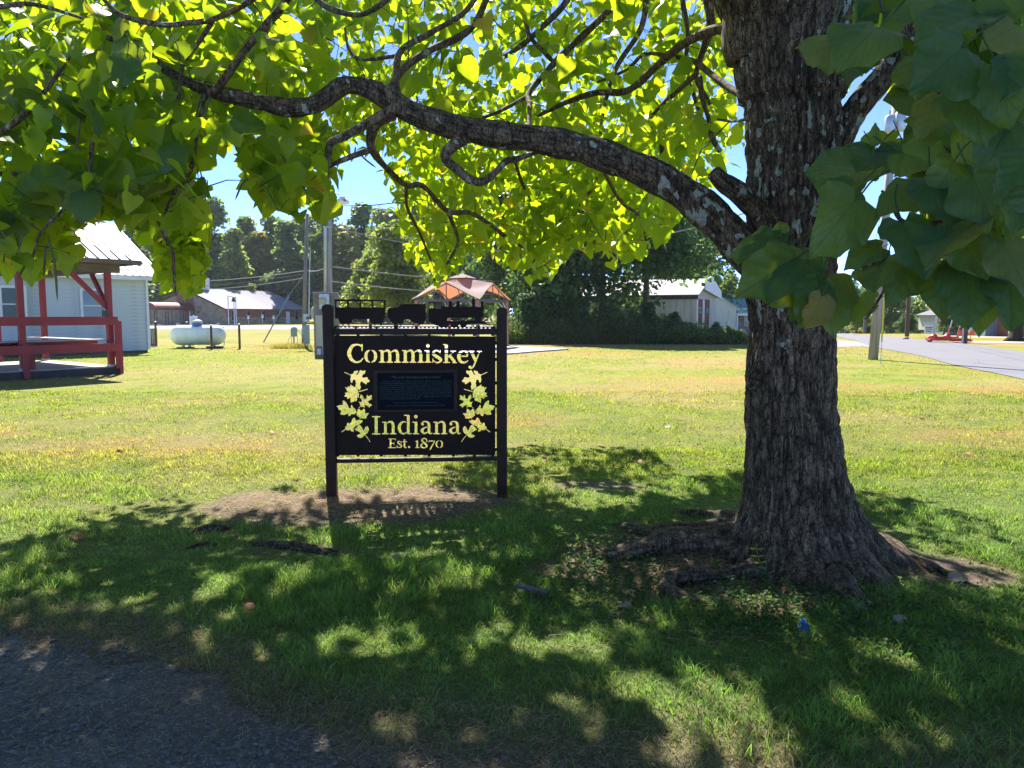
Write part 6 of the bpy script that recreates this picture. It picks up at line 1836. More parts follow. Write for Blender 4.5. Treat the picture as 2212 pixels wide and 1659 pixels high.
V = np.array(ico)[None] * np.stack([s_ * rng.uniform(.7, 1.3, ns), s_ * rng.uniform(.7, 1.3, ns), s_ * rng.uniform(.4, .8, ns)], 1)[:, None, :] * rng.uniform(.75, 1.2, (ns, 12, 1))
an = rng.uniform(0, 6.28, ns); ca, sa = np.cos(an)[:, None], np.sin(an)[:, None]
V = np.stack([V[:, :, 0] * ca - V[:, :, 1] * sa + x[:, None], V[:, :, 0] * sa + V[:, :, 1] * ca + y[:, None], V[:, :, 2] + (gz(x, y) + 0.009)[:, None]], 2)
q_ = ((np.arange(ns) * 12)[:, None] + np.array(icf).ravel()[None]).ravel()
simple("road_chip", (0.11, 0.105, 0.10), (0.22, 0.205, 0.19), 0.8, (40, 40, 40), lo=0.45, hi=0.75)
link_mesh("gravel", np_mesh("gravel", V.reshape(-1, 3), q_, 3), "road_chip", None, "stuff")

# ------------------------------------------------------------------ the catalpa
TY = 4.83
cat = thing("catalpa_tree", "big catalpa with dark furrowed lichen spotted trunk and wide low limbs over the sign", "tree", (TREE.x, TY, 0))
CATI = Matrix.Translation(-Vector((TREE.x, TY, 0)))

def lichen_field(x, y, z):
    n = fbm(x * 25, y * 25, z * 16, 77, 4)
    big = fbm(x * 2, y * 2, z * 1.6, 78, 2)
    up = 0.25 + 0.75 * sstep(0.9, 2.0, z)
    return np.clip((n - 0.60) * 8.0 + (big - 0.5) * 1.8, -1, 1) * up - (1 - up) * 0.10

# trunk outline read from the picture: row, left edge, right edge
TO = np.array([(-140, 1500, 1905), (-60, 1525, 1870), (0, 1547, 1845), (80, 1580, 1828), (160, 1592, 1820), (250, 1605, 1818), (350, 1611, 1816), (450, 1614, 1812), (560, 1612, 1800), (650, 1616, 1797), (724, 1622, 1797), (807, 1614, 1798),
               (881, 1613, 1800), (974, 1608, 1816), (1040, 1600, 1826), (1090, 1590, 1846), (1130, 1578, 1868), (1170, 1562, 1895), (1210, 1545, 1925), (1260, 1530, 1955)], dtype=float)
zr = np.array([P(0, r_, TY).z for r_ in TO[:, 0]])
xl = np.array([P(a, r_, TY).x for r_, a in TO[:, :2]]); xr_ = np.array([P(b, r_, TY).x for r_, _, b in TO])
o_ = np.argsort(zr); zr, xl, xr_ = zr[o_], xl[o_], xr_[o_]
NZ, NA = 420, 260
zt = np.linspace(-0.06, 4.3, NZ); th = np.linspace(0, 2 * np.pi, NA, endpoint=False)
ZZ, TT = np.meshgrid(zt, th, indexing='ij')
lx_ = np.interp(zt, zr, xl); rx_ = np.interp(zt, zr, xr_)
cx_ = (lx_ + rx_) / 2; rad_ = (rx_ - lx_) / 2
# flare by root buttresses, kept to the measured width left and right
base_r = np.interp(zt, [0, 0.35, 0.8, 5], [0.34, 0.30, 0.275, 0.275])
core = np.minimum(rad_, np.maximum(base_r, rad_ * 0.9 * (zt > 0.9)))
core = np.where(zt > 2.9, rad_, core)
lob = np.zeros_like(ZZ)
for (ang, amp, sh, wd) in ((188, 0.26, 0.30, 0.42), (350, 0.52, 0.34, 0.40), (262, 0.34, 0.22, 0.34), (305, 0.42, 0.24, 0.34), (228, 0.22, 0.20, 0.32), (60, 0.4, 0.3, 0.5), (125, 0.35, 0.3, 0.5)):
    d = (TT - R(ang) + np.pi) % (2 * np.pi) - np.pi
    lob += amp * np.exp(-np.clip(ZZ, 0, 9) / sh * 1.35) * np.exp(-(d / wd) ** 2)
mid = np.interp(zt, [0, 0.5, 1.2, 2.2], [1720, 1714, 1708, 1706])
cxx = np.where(zt < 0.8, np.interp(zt, [0, 0.8], [P(1718, 1200, TY).x, np.interp(0.8, zt, cx_)]), cx_)
und = 1 + 0.05 * (fbm(np.cos(TT) * 1.4, np.sin(TT) * 1.4, ZZ * 1.1, 13, 3) - 0.5) * 2
rr = core[:, None] * und + lob
# furrowed bark: interlacing vertical ridges
ax_ = np.cos(TT) * 0.28; ay_ = np.sin(TT) * 0.28
arc = TT * 0.28
wv = 0.045 * (fbm(ax_ * 7, ay_ * 7, ZZ * 1.8, 17, 3) - 0.5)
tx_ = np.cos(TT + wv / 0.28 * 1.3) * 0.28; ty_ = np.sin(TT + wv / 0.28 * 1.3) * 0.28
r1 = 1 - np.abs(2 * vnoise(tx_ * 46, ty_ * 46, ZZ * 7.5, 23) - 1)
r2 = 1 - np.abs(2 * vnoise(tx_ * 80, ty_ * 80, ZZ * 19.0, 29) - 1)
ridge = np.clip(1 - (0.65 * r1 ** 2.2 + 0.45 * r2 ** 2), 0, 1)
ridge = np.clip((ridge - 0.15) * 1.25, 0, 1)
chop = fbm(tx_ * 30, ty_ * 30, ZZ * 26, 37, 3)
rr = rr + 0.024 * (ridge - 0.6) + 0.010 * (chop - 0.5)
# old knot on the left
kn = P(1652, 832, TY - 0.25)
X = cxx[:, None] + rr * np.cos(TT); Y = TY + rr * np.sin(TT) * (1 + 0 * TT)
dk = np.sqrt(((X - kn.x) / 0.05) ** 2 + ((ZZ - kn.z) / 0.042) ** 2)
front = (np.sin(TT) < 0)
kk = np.where(front, 0.030 * np.exp(-((dk - 1) / 0.45) ** 2) - 0.035 * np.exp(-(dk / 0.6) ** 2), 0)
rr = rr + kk
X = cxx[:, None] + rr * np.cos(TT); Y = TY + rr * np.sin(TT)
vv = np.stack([X, Y, ZZ], 2).reshape(-1, 3)
li = lichen_field(vv[:, 0] * 1.0, vv[:, 1], vv[:, 2])
ii = np.arange(NZ * NA).reshape(NZ, NA); i2 = np.roll(ii, -1, axis=1)
fq = np.stack([ii[:-1], i2[:-1], i2[1:], ii[1:]], -1).reshape(-1)
me = np_mesh("trunk", vv - np.array([TREE.x, TY, 0]), fq, 4, {"ridge": ridge.ravel(), "lichen": li})
link_mesh("trunk", me, "bark", cat, None, True)

SKEL = []        # points twigs may start from
LIMBP = []       # picture track of limbs kept free of leaves in front
def limb(pts, name="limb", n=10, NAq=None, rough=1.0, keep=True, dense=False, mat="bark", knots=0.0):
    """pts: (px, py, depth Y, half width in picture units)"""
    q = []
    for px, py, Y, w in pts:
        p = P(px, py, Y); q.append((p.x, p.y, p.z, w / FPX * Y))
    return limb_w(q, name, n, NAq, rough, keep, dense, mat, pts)
def limb_w(q, name, n=10, NAq=None, rough=1.0, keep=True, dense=False, mat="bark", pts=None, attach=True, parent=None):
    c = spline(q, n); c[:, 3] = np.maximum(c[:, 3], 0.003)
    NAq = NAq or (64 if dense else (14 if c[:, 3].max() > 0.03 else 8))
    L = len(c); P3 = c[:, :3]
    tg = np.gradient(P3, axis=0); tg /= np.linalg.norm(tg, axis=1)[:, None] + 1e-9
    x = np.cross(tg[0], (0.1, 0.2, 1.0)); x /= np.linalg.norm(x)
    fr = []
    for i in range(L):
        x = x - tg[i] * x.dot(tg[i]); x /= np.linalg.norm(x); fr.append((x.copy(), np.cross(tg[i], x)))
    th_ = np.linspace(0, 2 * np.pi, NAq, endpoint=False)
    xx = np.array([f[0] for f in fr]); yy = np.array([f[1] for f in fr])
    s_ = np.concatenate([[0], np.cumsum(np.linalg.norm(np.diff(P3, axis=0), axis=1))])
    S, T = np.meshgrid(s_, th_, indexing='ij')
    rad = c[:, 3][:, None] * (1 + 0.10 * rough * (fbm(np.cos(T) * 1.2, np.sin(T) * 1.2, S * 6, 41, 3) - 0.5) * 2 + 0.06 * rough * np.sin(S * 17 + 3 * vnoise(S, S * 0)))
    rg = np.full(S.shape, 0.7)
    if dense:
        r1 = 1 - np.abs(2 * vnoise(np.cos(T) * 5.5, np.sin(T) * 5.5, S * 7, 51) - 1)
        r2 = 1 - np.abs(2 * vnoise(np.cos(T) * 10, np.sin(T) * 10, S * 16, 52) - 1)
        rg = np.clip((1 - (0.65 * r1 ** 2.2 + 0.45 * r2 ** 2) - 0.15) * 1.25, 0, 1)
        rad = rad + 0.007 * (rg - 0.6) + 0.005 * (fbm(np.cos(T) * 8, np.sin(T) * 8, S * 30, 53, 3) - 0.5)
    V = P3[:, None, :] + xx[:, None, :] * (rad * np.cos(T))[:, :, None] + yy[:, None, :] * (rad * np.sin(T))[:, :, None]
    V = V.reshape(-1, 3)
    ii = np.arange(L * NAq).reshape(L, NAq); i2 = np.roll(ii, -1, axis=1)
    fq = np.stack([ii[:-1], i2[:-1], i2[1:], ii[1:]], -1).reshape(-1)
    nper = [4] * ((L - 1) * NAq) + [NAq, NAq]
    fq = np.concatenate([fq, ii[0][::-1], ii[-1]])
    base_o = np.array([TREE.x, TY, 0])
    me = np_mesh(name, V - base_o, fq, nper, {"ridge": rg.ravel(), "lichen": lichen_field(V[:, 0], V[:, 1], V[:, 2] + (0.25 if dense else -0.1))})
    link_mesh(name, me, mat, cat, None, True)
    if attach:
        for i in range(0, L, 2):
            SKEL.append(tuple(c[i, :3]))
    if keep and pts is not None:
        for a, b in zip(pts[:-1], pts[1:]):
            m = max(2, int(math.hypot(a[0] - b[0], a[1] - b[1]) / 12))
            for k in range(m):
                t = k / m; LIMBP.append((a[0] + (b[0] - a[0]) * t, a[1] + (b[1] - a[1]) * t, a[2] + (b[2] - a[2]) * t, a[3] + (b[3] - a[3]) * t))

# the great limb
limb([(1700, 640, 4.80, 24), (1650, 590, 4.72, 34), (1590, 520, 4.66, 42), (1520, 450, 4.68, 38), (1440, 395, 4.72, 35), (1350, 352, 4.78, 33), (1260, 322, 4.85, 31), (1180, 303, 4.9, 30), (1090, 292, 4.95, 28), (1010, 280, 5.0, 27), (940, 262, 5.05, 26),
      (880, 240, 5.1, 25), (830, 208, 5.1, 23), (785, 188, 5.1, 20), (740, 186, 5.05, 19), (705, 210, 5.0, 19), (672, 228, 4.95, 20), (620, 232, 4.9, 18), (560, 220, 4.85, 17), (490, 205, 4.8, 15), (430, 190, 4.7, 12), (370, 158, 4.6, 9), (300, 110, 4.5, 7), (230, 80, 4.35, 5)], dense=True, n=22)
limb([(1668, 520, 4.7, 26), (1640, 462, 4.62, 25), (1600, 420, 4.55, 22), (1560, 392, 4.5, 20), (1541, 372, 4.48, 18)], dense=True, n=14)
limb([(1790, 330, 4.85, 34), (1830, 262, 4.8, 30), (1868, 212, 4.75, 27), (1905, 168, 4.7, 24), (1950, 90, 4.6, 21), (2010, -30, 4.5, 18), (2080, -200, 4.4, 14), (2150, -420, 4.3, 9)], dense=True, n=16)
# crown leaders above the frame
def W(px, py, Y, r): p = P(px, py, Y); return (p.x, p.y, p.z, r)
a = P(1640, -60, TY); b = P(1760, -60, TY)
limb_w([(a.x, TY, a.z - .5, 0.19), (a.x - 0.15, TY, a.z + .3, 0.17), (a.x - 0.8, TY + .4, a.z + 1.4, 0.13), (a.x - 1.6, TY + 0.9, a.z + 2.8, 0.07), (a.x - 2.2, TY + 1.2, a.z + 4.0, 0.02)], "limb", 10, 20)
limb_w([(b.x, TY, b.z - .5, 0.2), (b.x + 0.2, TY, b.z + .4, 0.17), (b.x + 0.6, TY + .2, b.z + 1.6, 0.13), (b.x + 0.9, TY + 0.3, b.z + 3.0, 0.08), (b.x + 1.0, TY, b.z + 4.6, 0.02)], "limb", 10, 20)
limb_w([(b.x, TY, b.z - .2, 0.14), (b.x - 0.1, TY - 0.6, b.z + .7, 0.11), (b.x - 0.4, TY - 1.8, b.z + 1.7, 0.08), (b.x - 0.6, TY - 3.4, b.z + 2.6, 0.03)], "limb", 10, 14)
limb_w([(a.x, TY, a.z - .2, 0.14), (a.x - 0.4, TY - 0.4, a.z + .5, 0.11), (a.x - 1.8, TY - 1.2, a.z + 1.2, 0.08), (a.x - 3.6, TY - 2.0, a.z + 1.8, 0.03)], "limb", 10, 14)
# branches seen against the light (px, py, depth, half width)
B = [
 [(838, 205, 5.1, 9), (870, 150, 5.2, 8), (930, 108, 5.4, 7.5), (1013, 66, 5.6, 7), (1050, 0, 5.8, 7), (1085, -90, 6.0, 8)],
 [(960, 262, 5.05, 8), (870, 228, 5.15, 7), (861, 119, 5.5, 7), (927, 73, 5.6, 6.5), (1006, 23, 5.7, 6), (1060, -60, 5.9, 6)],
 [(861, 119, 5.5, 4), (820, 126, 5.6, 4), (775, 127, 5.7, 3.5), (752, 100, 5.8, 3), (745, 60, 5.9, 2)],
 [(640, -60, 5.6, 7), (686, 0, 5.5, 6), (730, 24, 5.5, 6), (782, 31, 5.5, 5.5), (834, 0, 5.6, 6), (900, -70, 5.7, 6)],
 [(660, -80, 4.6, 9), (618, 0, 4.6, 9), (575, 55, 4.62, 8.5), (529, 109, 4.65, 8), (473, 185, 4.7, 8), (440, 212, 4.7, 7), (423, 298, 4.65, 5.5), (413, 364, 4.6, 4.5), (374, 420, 4.5, 3.5)],
 [(600, -60, 4.3, 7), (542, 0, 4.3, 6.5), (463, 40, 4.3, 6), (400, 50, 4.3, 6), (347, 53, 4.25, 5.5), (258, 30, 4.2, 5), (200, -30, 4.1, 4)],
 [(463, 40, 4.3, 5), (430, 90, 4.4, 5), (395, 140, 4.5, 4.5), (385, 215, 4.5, 4)],
 [(-120, 20, 4.0, 7), (0, 14, 4.0, 6), (60, 8, 4.0, 5), (110, 18, 4.1, 4), (180, 40, 4.1, 3)],
 [(-150, 400, 4.4, 5), (0, 375, 4.4, 5), (60, 385, 4.4, 4.5), (105, 405, 4.4, 4), (150, 440, 4.3, 3)],
 [(-100, 320, 4.2, 8), (0, 285, 4.2, 7), (60, 240, 4.2, 6), (110, 180, 4.3, 5), (150, 120, 4.4, 4)],
 [(860, 232, 5.05, 12), (801, 262, 5.0, 10), (745, 294, 4.95, 9), (715, 308, 4.9, 8), (709, 332, 4.88, 7.5), (708, 362, 4.87, 6)],
 [(852, 246, 5.1, 13), (815, 262, 5.1, 13), (802, 292, 5.15, 11), (803, 322, 5.2, 9), (834, 362, 5.5, 6.5), (877, 400, 5.8, 6), (914, 402, 6.0, 5.5), (967, 456, 6.4, 5.5), (1016, 460, 6.7, 5), (1060, 486, 7.0, 4.5), (1099, 516, 7.2, 4), (1145, 542, 7.4, 3)],
 [(967, 456, 6.4, 4.5), (985, 500, 6.6, 4), (988, 530, 6.7, 3.5), (965, 570, 6.9, 3)],
 [(801, 324, 5.2, 6.5), (770, 334, 5.15, 6), (745, 344, 5.1, 6), (715, 357, 5.05, 5), (690, 372, 5.0, 4), (640, 410, 4.9, 3)],
 [(1010, 296, 5.0, 13), (975, 318, 5.0, 12), (962, 342, 4.98, 11), (990, 368, 4.95, 10), (1016, 388, 4.93, 9.5), (1043, 392, 4.92, 9), (1068, 374, 4.92, 8), (1094, 348, 4.95, 7), (1114, 344, 4.96, 6), (1165, 328, 5.0, 4), (1215, 318, 5.0, 3)],
 [(1142, 282, 5.2, 4), (1144, 230, 5.6, 5), (1145, 198, 5.8, 6), (1198, 136, 6.0, 6.5), (1256, 80, 6.1, 7), (1314, 23, 6.1, 7.5), (1370, -50, 6.1, 9)],
 [(1100, -40, 6.2, 6), (1119, 0, 6.1, 5.5), (1135, 45, 6.0, 5), (1148, 83, 6.0, 5), (1200, 138, 6.0, 4)],
 [(1145, 205, 5.8, 4), (1080, 240, 6.2, 4), (1030, 262, 6.5, 3.5), (975, 300, 7.0, 3)],
 [(1620, 62, 4.9, 14), (1545, 64, 5.2, 11), (1471, 99, 5.5, 9), (1412, 149, 5.8, 8), (1380, 180, 6.0, 7.5), (1346, 198, 6.1, 7), (1280, 202, 6.3, 6.5), (1207, 228, 6.6, 5), (1140, 262, 7.0, 4)],
 [(1625, 216, 4.85, 9), (1575, 190, 5.1, 8), (1538, 162, 5.3, 7), (1498, 132, 5.6, 6), (1450, 122, 5.8, 4.5), (1392, 117, 6.0, 4), (1355, 150, 6.2, 3.5), (1290, 178, 6.4, 3)],
 [(1505, 159, 5.6, 5), (1460, 200, 5.9, 5), (1419, 238, 6.2, 4.5), (1405, 264, 6.4, 4), (1425, 300, 6.5, 5), (1432, 336, 6.5, 5)],
 [(1511, 165, 5.6, 6), (1518, 215, 5.7, 5.5), (1531, 258, 5.8, 5), (1540, 300, 5.9, 6), (1556, 328, 5.9, 6)],
 [(1530, -60, 5.6, 12), (1530, 0, 5.7, 11), (1535, 60, 5.7, 9), (1515, 120, 5.8, 7), (1505, 170, 5.9, 5), (1535, 225, 6.0, 4)],
 [(1480, -60, 6.4, 7), (1475, 0, 6.3, 6), (1485, 70, 6.2, 5), (1482, 150, 6.2, 4), (1500, 210, 6.2, 4), (1525, 290, 6.2, 5)],
 [(1620, 256, 4.9, 4), (1585, 262, 5.2, 3), (1550, 258, 5.5, 2.5)],
 [(1240, -60, 7.2, 8), (1225, 0, 7.2, 7), (1170, 60, 7.3, 6), (1110, 110, 7.5, 5), (1040, 150, 7.8, 4)],
 [(1400, -40, 7.6, 8), (1385, 60, 7.7, 6), (1330, 150, 7.8, 5), (1300, 260, 8.0, 4), (1290, 380, 8.2, 3.5), (1250, 450, 8.3, 3)],
 [(1300, 360, 6.0, 4), (1320, 400, 6.6, 4), (1345, 440, 7.2, 3.5), (1385, 470, 7.6, 3), (1395, 520, 7.8, 2.5)],
 [(1110, 340, 6.0, 4), (1130, 400, 7.0, 4), (1160, 450, 7.6, 3.5), (1175, 520, 8.0, 3), (1150, 570, 8.1, 2.5)],
 [(877, 400, 5.8, 4), (880, 450, 6.2, 3.5), (905, 500, 6.8, 3), (930, 560, 7.2, 2.5)],
 [(1810, 404, 4.7, 15), (1858, 378, 4.3, 14), (1905, 366, 3.7, 11), (1980, 340, 3.0, 9), (2090, 320, 2.4, 9), (2250, 300, 2.0, 9)],
 [(2260, 215, 2.4, 10), (2212, 258, 2.4, 10), (2170, 300, 2.5, 9), (2130, 335, 2.6, 6), (2080, 350, 2.7, 3)],
 [(1905, 412, 1.9, 3.0), (1925, 442, 1.88, 3.6), (1949, 477, 1.86, 4.6), (2000, 485, 1.8, 5), (2060, 470, 1.75, 5), (2140, 440, 1.7, 5), (2260, 380, 1.7, 6)],
 [(1858, 582, 1.8, 1.8), (1910, 562, 1.8, 2.4), (1945, 566, 1.8, 3), (1990, 570, 1.78, 3.5), (2060, 560, 1.75, 4), (2150, 520, 1.72, 4.5), (2250, 470, 1.7, 5)],
 [(1920, 570, 1.8, 2.2), (1912, 620, 1.8, 2.2), (1890, 660, 1.82, 1.5), (1870, 690, 1.84, 1.2)],
 [(1960, -40, 4.4, 10), (1950, 60, 4.2, 8), (1990, 140, 3.9, 6), (2030, 230, 3.6, 5), (2035, 300, 3.4, 4)],
 [(2130, -60, 3.2, 8), (2120, 30, 3.0, 6), (2140, 120, 2.9, 5), (2180, 240, 2.8, 4)],
 [(330, 430, 4.6, 3), (350, 500, 4.7, 3.5), (372, 540, 4.7, 3.5), (376, 590, 4.7, 3), (380, 640, 4.7, 2)],
 [(374, 420, 4.5, 3.5), (355, 470, 4.55, 3.2), (362, 530, 4.65, 3)],
 [(200, 300, 4.3, 5), (190, 380, 4.3, 4), (150, 440, 4.2, 4), (90, 500, 4.1, 3), (70, 560, 4.1, 2.5)],
]
for b_ in B:
    limb(b_, "branch", 8)
# roots running over the ground
def root(pts, n=12):
    q = []
    for px, py, w, up in pts:
        p = G(px, py); k = p.y / FPX
        q.append((p.x, p.y, float(gz(p.x, p.y)) + (w * k) * up, w * k))
    limb_w(q, "root", n, 36, 1.6, False, True, attach=False)
root([(1700, 1210, 60, .5), (1620, 1208, 46, .5), (1540, 1212, 38, .45), (1460, 1208, 33, .45), (1390, 1214, 28, .4), (1330, 1216, 20, .3), (1260, 1208, 13, -.2)])
root([(1660, 1156, 40, .5), (1600, 1166, 32, .5), (1540, 1170, 27, .45), (1470, 1176, 24, .4), (1410, 1168, 19, .3), (1360, 1150, 14, .1), (1330, 1138, 8, -.4)])
root([(1640, 1250, 26, .3), (1570, 1256, 20, .25), (1500, 1262, 24, .5), (1450, 1264, 21, .55), (1445, 1286, 20, .4), (1490, 1304, 18, .35), (1535, 1308, 11, -.2)])
root([(1600, 1140, 24, .3), (1560, 1128, 20, .2), (1510, 1118, 15, 0), (1450, 1108, 12, -.3)])
root([(1900, 1195, 30, .3), (1960, 1222, 24, .2), (2030, 1245, 16, 0), (2090, 1262, 10, -.5)])
root([(1800, 1270, 34, .35), (1840, 1300, 26, .2), (1880, 1325, 16, -.2)])
root([(760, 1196, 8, -.3), (700, 1190, 13, .2), (640, 1180, 14, .25), (590, 1174, 12, .1), (540, 1172, 8, -.4)])
root([(500, 1138, 7, -.3), (470, 1140, 13, .2), (430, 1146, 13, .2), (405, 1152, 9, -.3)])
root([(470, 1174, 6, -.3), (445, 1176, 10, .1), (420, 1180, 9, -.1), (400, 1184, 6, -.5)])

# ---- leaf shapes
def hires_leaf(seed, nv=20, nu=10):
    g = np.random.default_rng(seed)
    vt = np.array([0, .05, .12, .25, .4, .55, .7, .82, .92, 1.0]); wt = np.array([.16, .34, .45, .52, .53, .48, .37, .22, .08, 0.0])
    v = np.linspace(0, 1, nv) ** 0.95; u = np.linspace(-1, 1, nu * 2 + 1)
    VV, UU = np.meshgrid(v, u, indexing='ij')
    w = np.interp(VV, vt, wt) * (1 + 0.07 * np.sin(VV * 11 + g.uniform(0, 6)) * np.abs(UU) + 0.03 * np.sin(VV * 29 + UU) + 0.07 * np.sign(UU) * g.normal())
    w = w + g.choice([0, 0, 0.09]) * np.exp(-((VV - 0.42) / 0.09) ** 2)
    x = w * UU * g.uniform(0.78, 0.95) + 0.05 * g.normal() * VV ** 2
    y = VV - 0.15 * np.abs(UU) ** 1.3 * np.clip(1 - VV, 0, 1) ** 4
    fold = g.uniform(-0.1, 0.4); droop = g.uniform(0.05, 0.65)
    z = fold * np.abs(x) - droop * (VV - 0.15) ** 2 - g.uniform(0.05, 0.3) * x ** 2 * 2
    z += 0.028 * np.sin(VV * g.uniform(9, 13) - np.abs(UU) * 3 + g.uniform(0, 6)) * np.abs(UU) ** 1.5 + 0.05 * g.normal() * x
    z += 0.012 * np.cos((VV - 0.75 * np.abs(x)) * 32) * np.minimum(1, np.abs(UU) * 3)
    tw_ = g.normal() * 0.35; z += tw_ * x * VV
    z += 0.035 * np.sin(VV * 17 + g.uniform(0, 6)) * np.abs(UU) ** 3 * np.sign(UU + 0.1)
    V = np.stack([x, y, z], 2).reshape(-1, 3)
    uv = np.stack([UU * 0.5 * np.interp(VV, vt, wt) / 0.5 + 0.5, VV], 2).reshape(-1, 2)
    nn = len(u); ii = np.arange(nv * nn).reshape(nv, nn)
    f = np.stack([ii[:-1, :-1], ii[:-1, 1:], ii[1:, 1:], ii[1:, :-1]], -1).reshape(-1)
    # leaf stalk
    c = spline([(0, 0.02, 0, .012), (0, -0.18, 0.03, .012), (0.02 * g.normal(), -0.42, 0.10, .013), (0.05 * g.normal(), -0.62, 0.22, .016)], 3)
    b0 = len(V); add = []
    for p in c:
        for k in range(4):
            a_ = k * math.pi / 2; add.append((p[0] + p[3] * math.cos(a_), p[1], p[2] + p[3] * math.sin(a_)))
    V = np.vstack([V, add]); uv = np.vstack([uv, np.full((len(add), 2), 0.5)])
    fs = []
    for i in range(len(c) - 1):
        for k in range(4):
            fs += [b0 + i * 4 + k, b0 + i * 4 + (k + 1) % 4, b0 + (i + 1) * 4 + (k + 1) % 4, b0 + (i + 1) * 4 + k]
    me = np_mesh("leaf", V, np.concatenate([f, fs]).astype(int), 4, None, uv)
    me.polygons.foreach_set("use_smooth", [True] * len(me.polygons))
    me.materials.append(MATS["catalpa_leaf_near"])
    return me
HI = [hires_leaf(s_) for s_ in range(9)]
MID = [hires_leaf(40 + s_, 7, 3) for s_ in range(7)]
YEL = HI[3].copy(); YEL.materials[0] = MATS["yellowed_leaf"]

def frame(tip, nrm):
    """matrix whose y axis follows the leaf from stalk to tip and z its face"""
    y = Vector(tip).normalized(); z = Vector(nrm); z = (z - y * z.dot(y))
    if z.length < 1e-4: z = y.orthogonal()
    z.normalize(); x = y.cross(z)
    return Matrix((x, y, z)).transposed().to_4x4()
leaf_parent_inv = Matrix.Translation(-Vector((TREE.x, TY, 0)))
NLEAF = [0]
def place_leaf(me, base, tip, nrm, size, name="leaf", lab=None):
    M_ = Matrix.Translation(Vector(base)) @ frame(tip, nrm) @ Matrix.Scale(size, 4)
    o = bpy.data.objects.new(name, me); col.objects.link(o); o.parent = cat
    o.matrix_basis = leaf_parent_inv @ M_
    if lab: o["label"] = lab
    NLEAF[0] += 1
    return o

# leaves hanging close to the camera on the right: (stalk px,py) -> (tip px,py), depth at stalk / tip, width share, facing
NEAR = [
 (1800, 75, 1770, 140, 2.1, 1.9, 0), (1900, 60, 1790, 130, 2.0, 1.85, 1), (2110, 30, 1960, 92, 1.9, 1.8, 2), (2080, 100, 1920, 235, 1.75, 1.6, 3), (2110, 175, 2080, 285, 1.8, 1.65, 4), (2150, 140, 2200, 290, 1.7, 1.6, 5),
 (1890, 318, 1835, 300, 2.2, 2.3, 6), (1895, 325, 1860, 372, 2.2, 2.05, 0), (1900, 318, 1975, 360, 2.2, 2.1, 1), (1850, 372, 1738, 442, 2.05, 1.85, 2), (1862, 355, 1700, 372, 2.2, 2.3, 3),
 (1850, 430, 1705, 588, 1.85, 1.65, 4), (1840, 410, 1745, 490, 1.95, 1.9, 7), (2015, 400, 1850, 470, 1.85, 1.75, 5), (2020, 395, 2090, 500, 1.8, 1.65, 6), (1950, 330, 2070, 372, 2.0, 1.85, 7),
 (1690, 505, 1632, 492, 2.3, 2.4, 0), (1680, 525, 1535, 530, 2.3, 2.4, 1), (1700, 530, 1598, 575, 2.3, 2.2, 2), (1690, 545, 1585, 600, 2.2, 2.1, 8), (1715, 560, 1575, 640, 2.0, 1.9, 3), (1725, 560, 1655, 665, 2.0, 1.85, 5), (1735, 540, 1778, 625, 2.1, 2.0, 6),
 (1780, 600, 1795, 700, 1.95, 1.8, 4), (1760, 610, 1712, 705, 2.0, 1.95, 2), (1770, 610, 1725, 720, 1.9, 1.85, 0),
 (1915, 560, 1878, 640, 1.8, 1.7, 7), (1905, 535, 1805, 575, 1.85, 1.85, 1), (1965, 575, 1915, 655, 1.8, 1.75, 6), (1888, 650, 1840, 662, 1.85, 1.9, 8),
 (1950, 480, 2020, 600, 1.75, 1.6, 0), (2090, 490, 1990, 580, 1.7, 1.6, 2), (2060, 500, 2150, 610, 1.7, 1.6, 3), (2040, 580, 2010, 690, 1.75, 1.7, 4), (2080, 570, 2120, 715, 1.72, 1.6, 5), (2120, 590, 2110, 740, 1.75, 1.7, 6), (2180, 590, 2185, 735, 1.7, 1.6, 7), (2160, 520, 2230, 640, 1.65, 1.55, 8),
 (2100, 380, 2160, 500, 1.7, 1.6, 1), (2180, 400, 2220, 520, 1.65, 1.55, 2), (2060, 350, 2010, 440, 1.8, 1.75, 3), (2190, 250, 2120, 350, 1.8, 1.7, 4), (2030, 210, 1990, 300, 1.9, 1.85, 5), (2100, 260, 2170, 370, 1.85, 1.75, 6), (2210, 130, 2160, 200, 1.7, 1.6, 0), (2190, 60, 2110, 90, 1.8, 1.75, 8),
 (2180, 200, 2240, 260, 1.75, 1.7, 2), (1990, 20, 1900, 30, 2.2, 2.2, 3), (2040, -10, 1990, 60, 2.0, 1.9, 4), (2230, 330, 2170, 420, 1.6, 1.55, 5), (2230, 430, 2170, 520, 1.6, 1.6, 6), (2150, -20, 2210, 60, 1.9, 1.8, 7), (1995, 130, 1960, 200, 2.1, 2.0, 8)]
camv = Vector((0, 0, CAMZ))
for (ax0, ay0, bx0, by0, d0, d1, vi) in NEAR:
    a = P(ax0, ay0, d0); b = P(bx0, by0, d1)
    L = (b - a).length * 1.12
    tip = (b - a).normalized()
    view = (camv - (a + b) / 2).normalized()
    g3 = Vector((rnd.uniform(-.6, .6), rnd.uniform(-.4, .4), rnd.uniform(0.1, 1.1)))
    place_leaf(HI[vi], a, tip, view + g3, min(max(L, 0.12), 0.25) * rnd.uniform(0.66, 0.80))
yl = place_leaf(YEL, P(1775, 640, 1.84), (P(1745, 715, 1.84) - P(1775, 640, 1.84)), (0.3, -1, 0.2), 0.085, "leaf", "leaf with yellow and brown torn edge in front of the trunk")

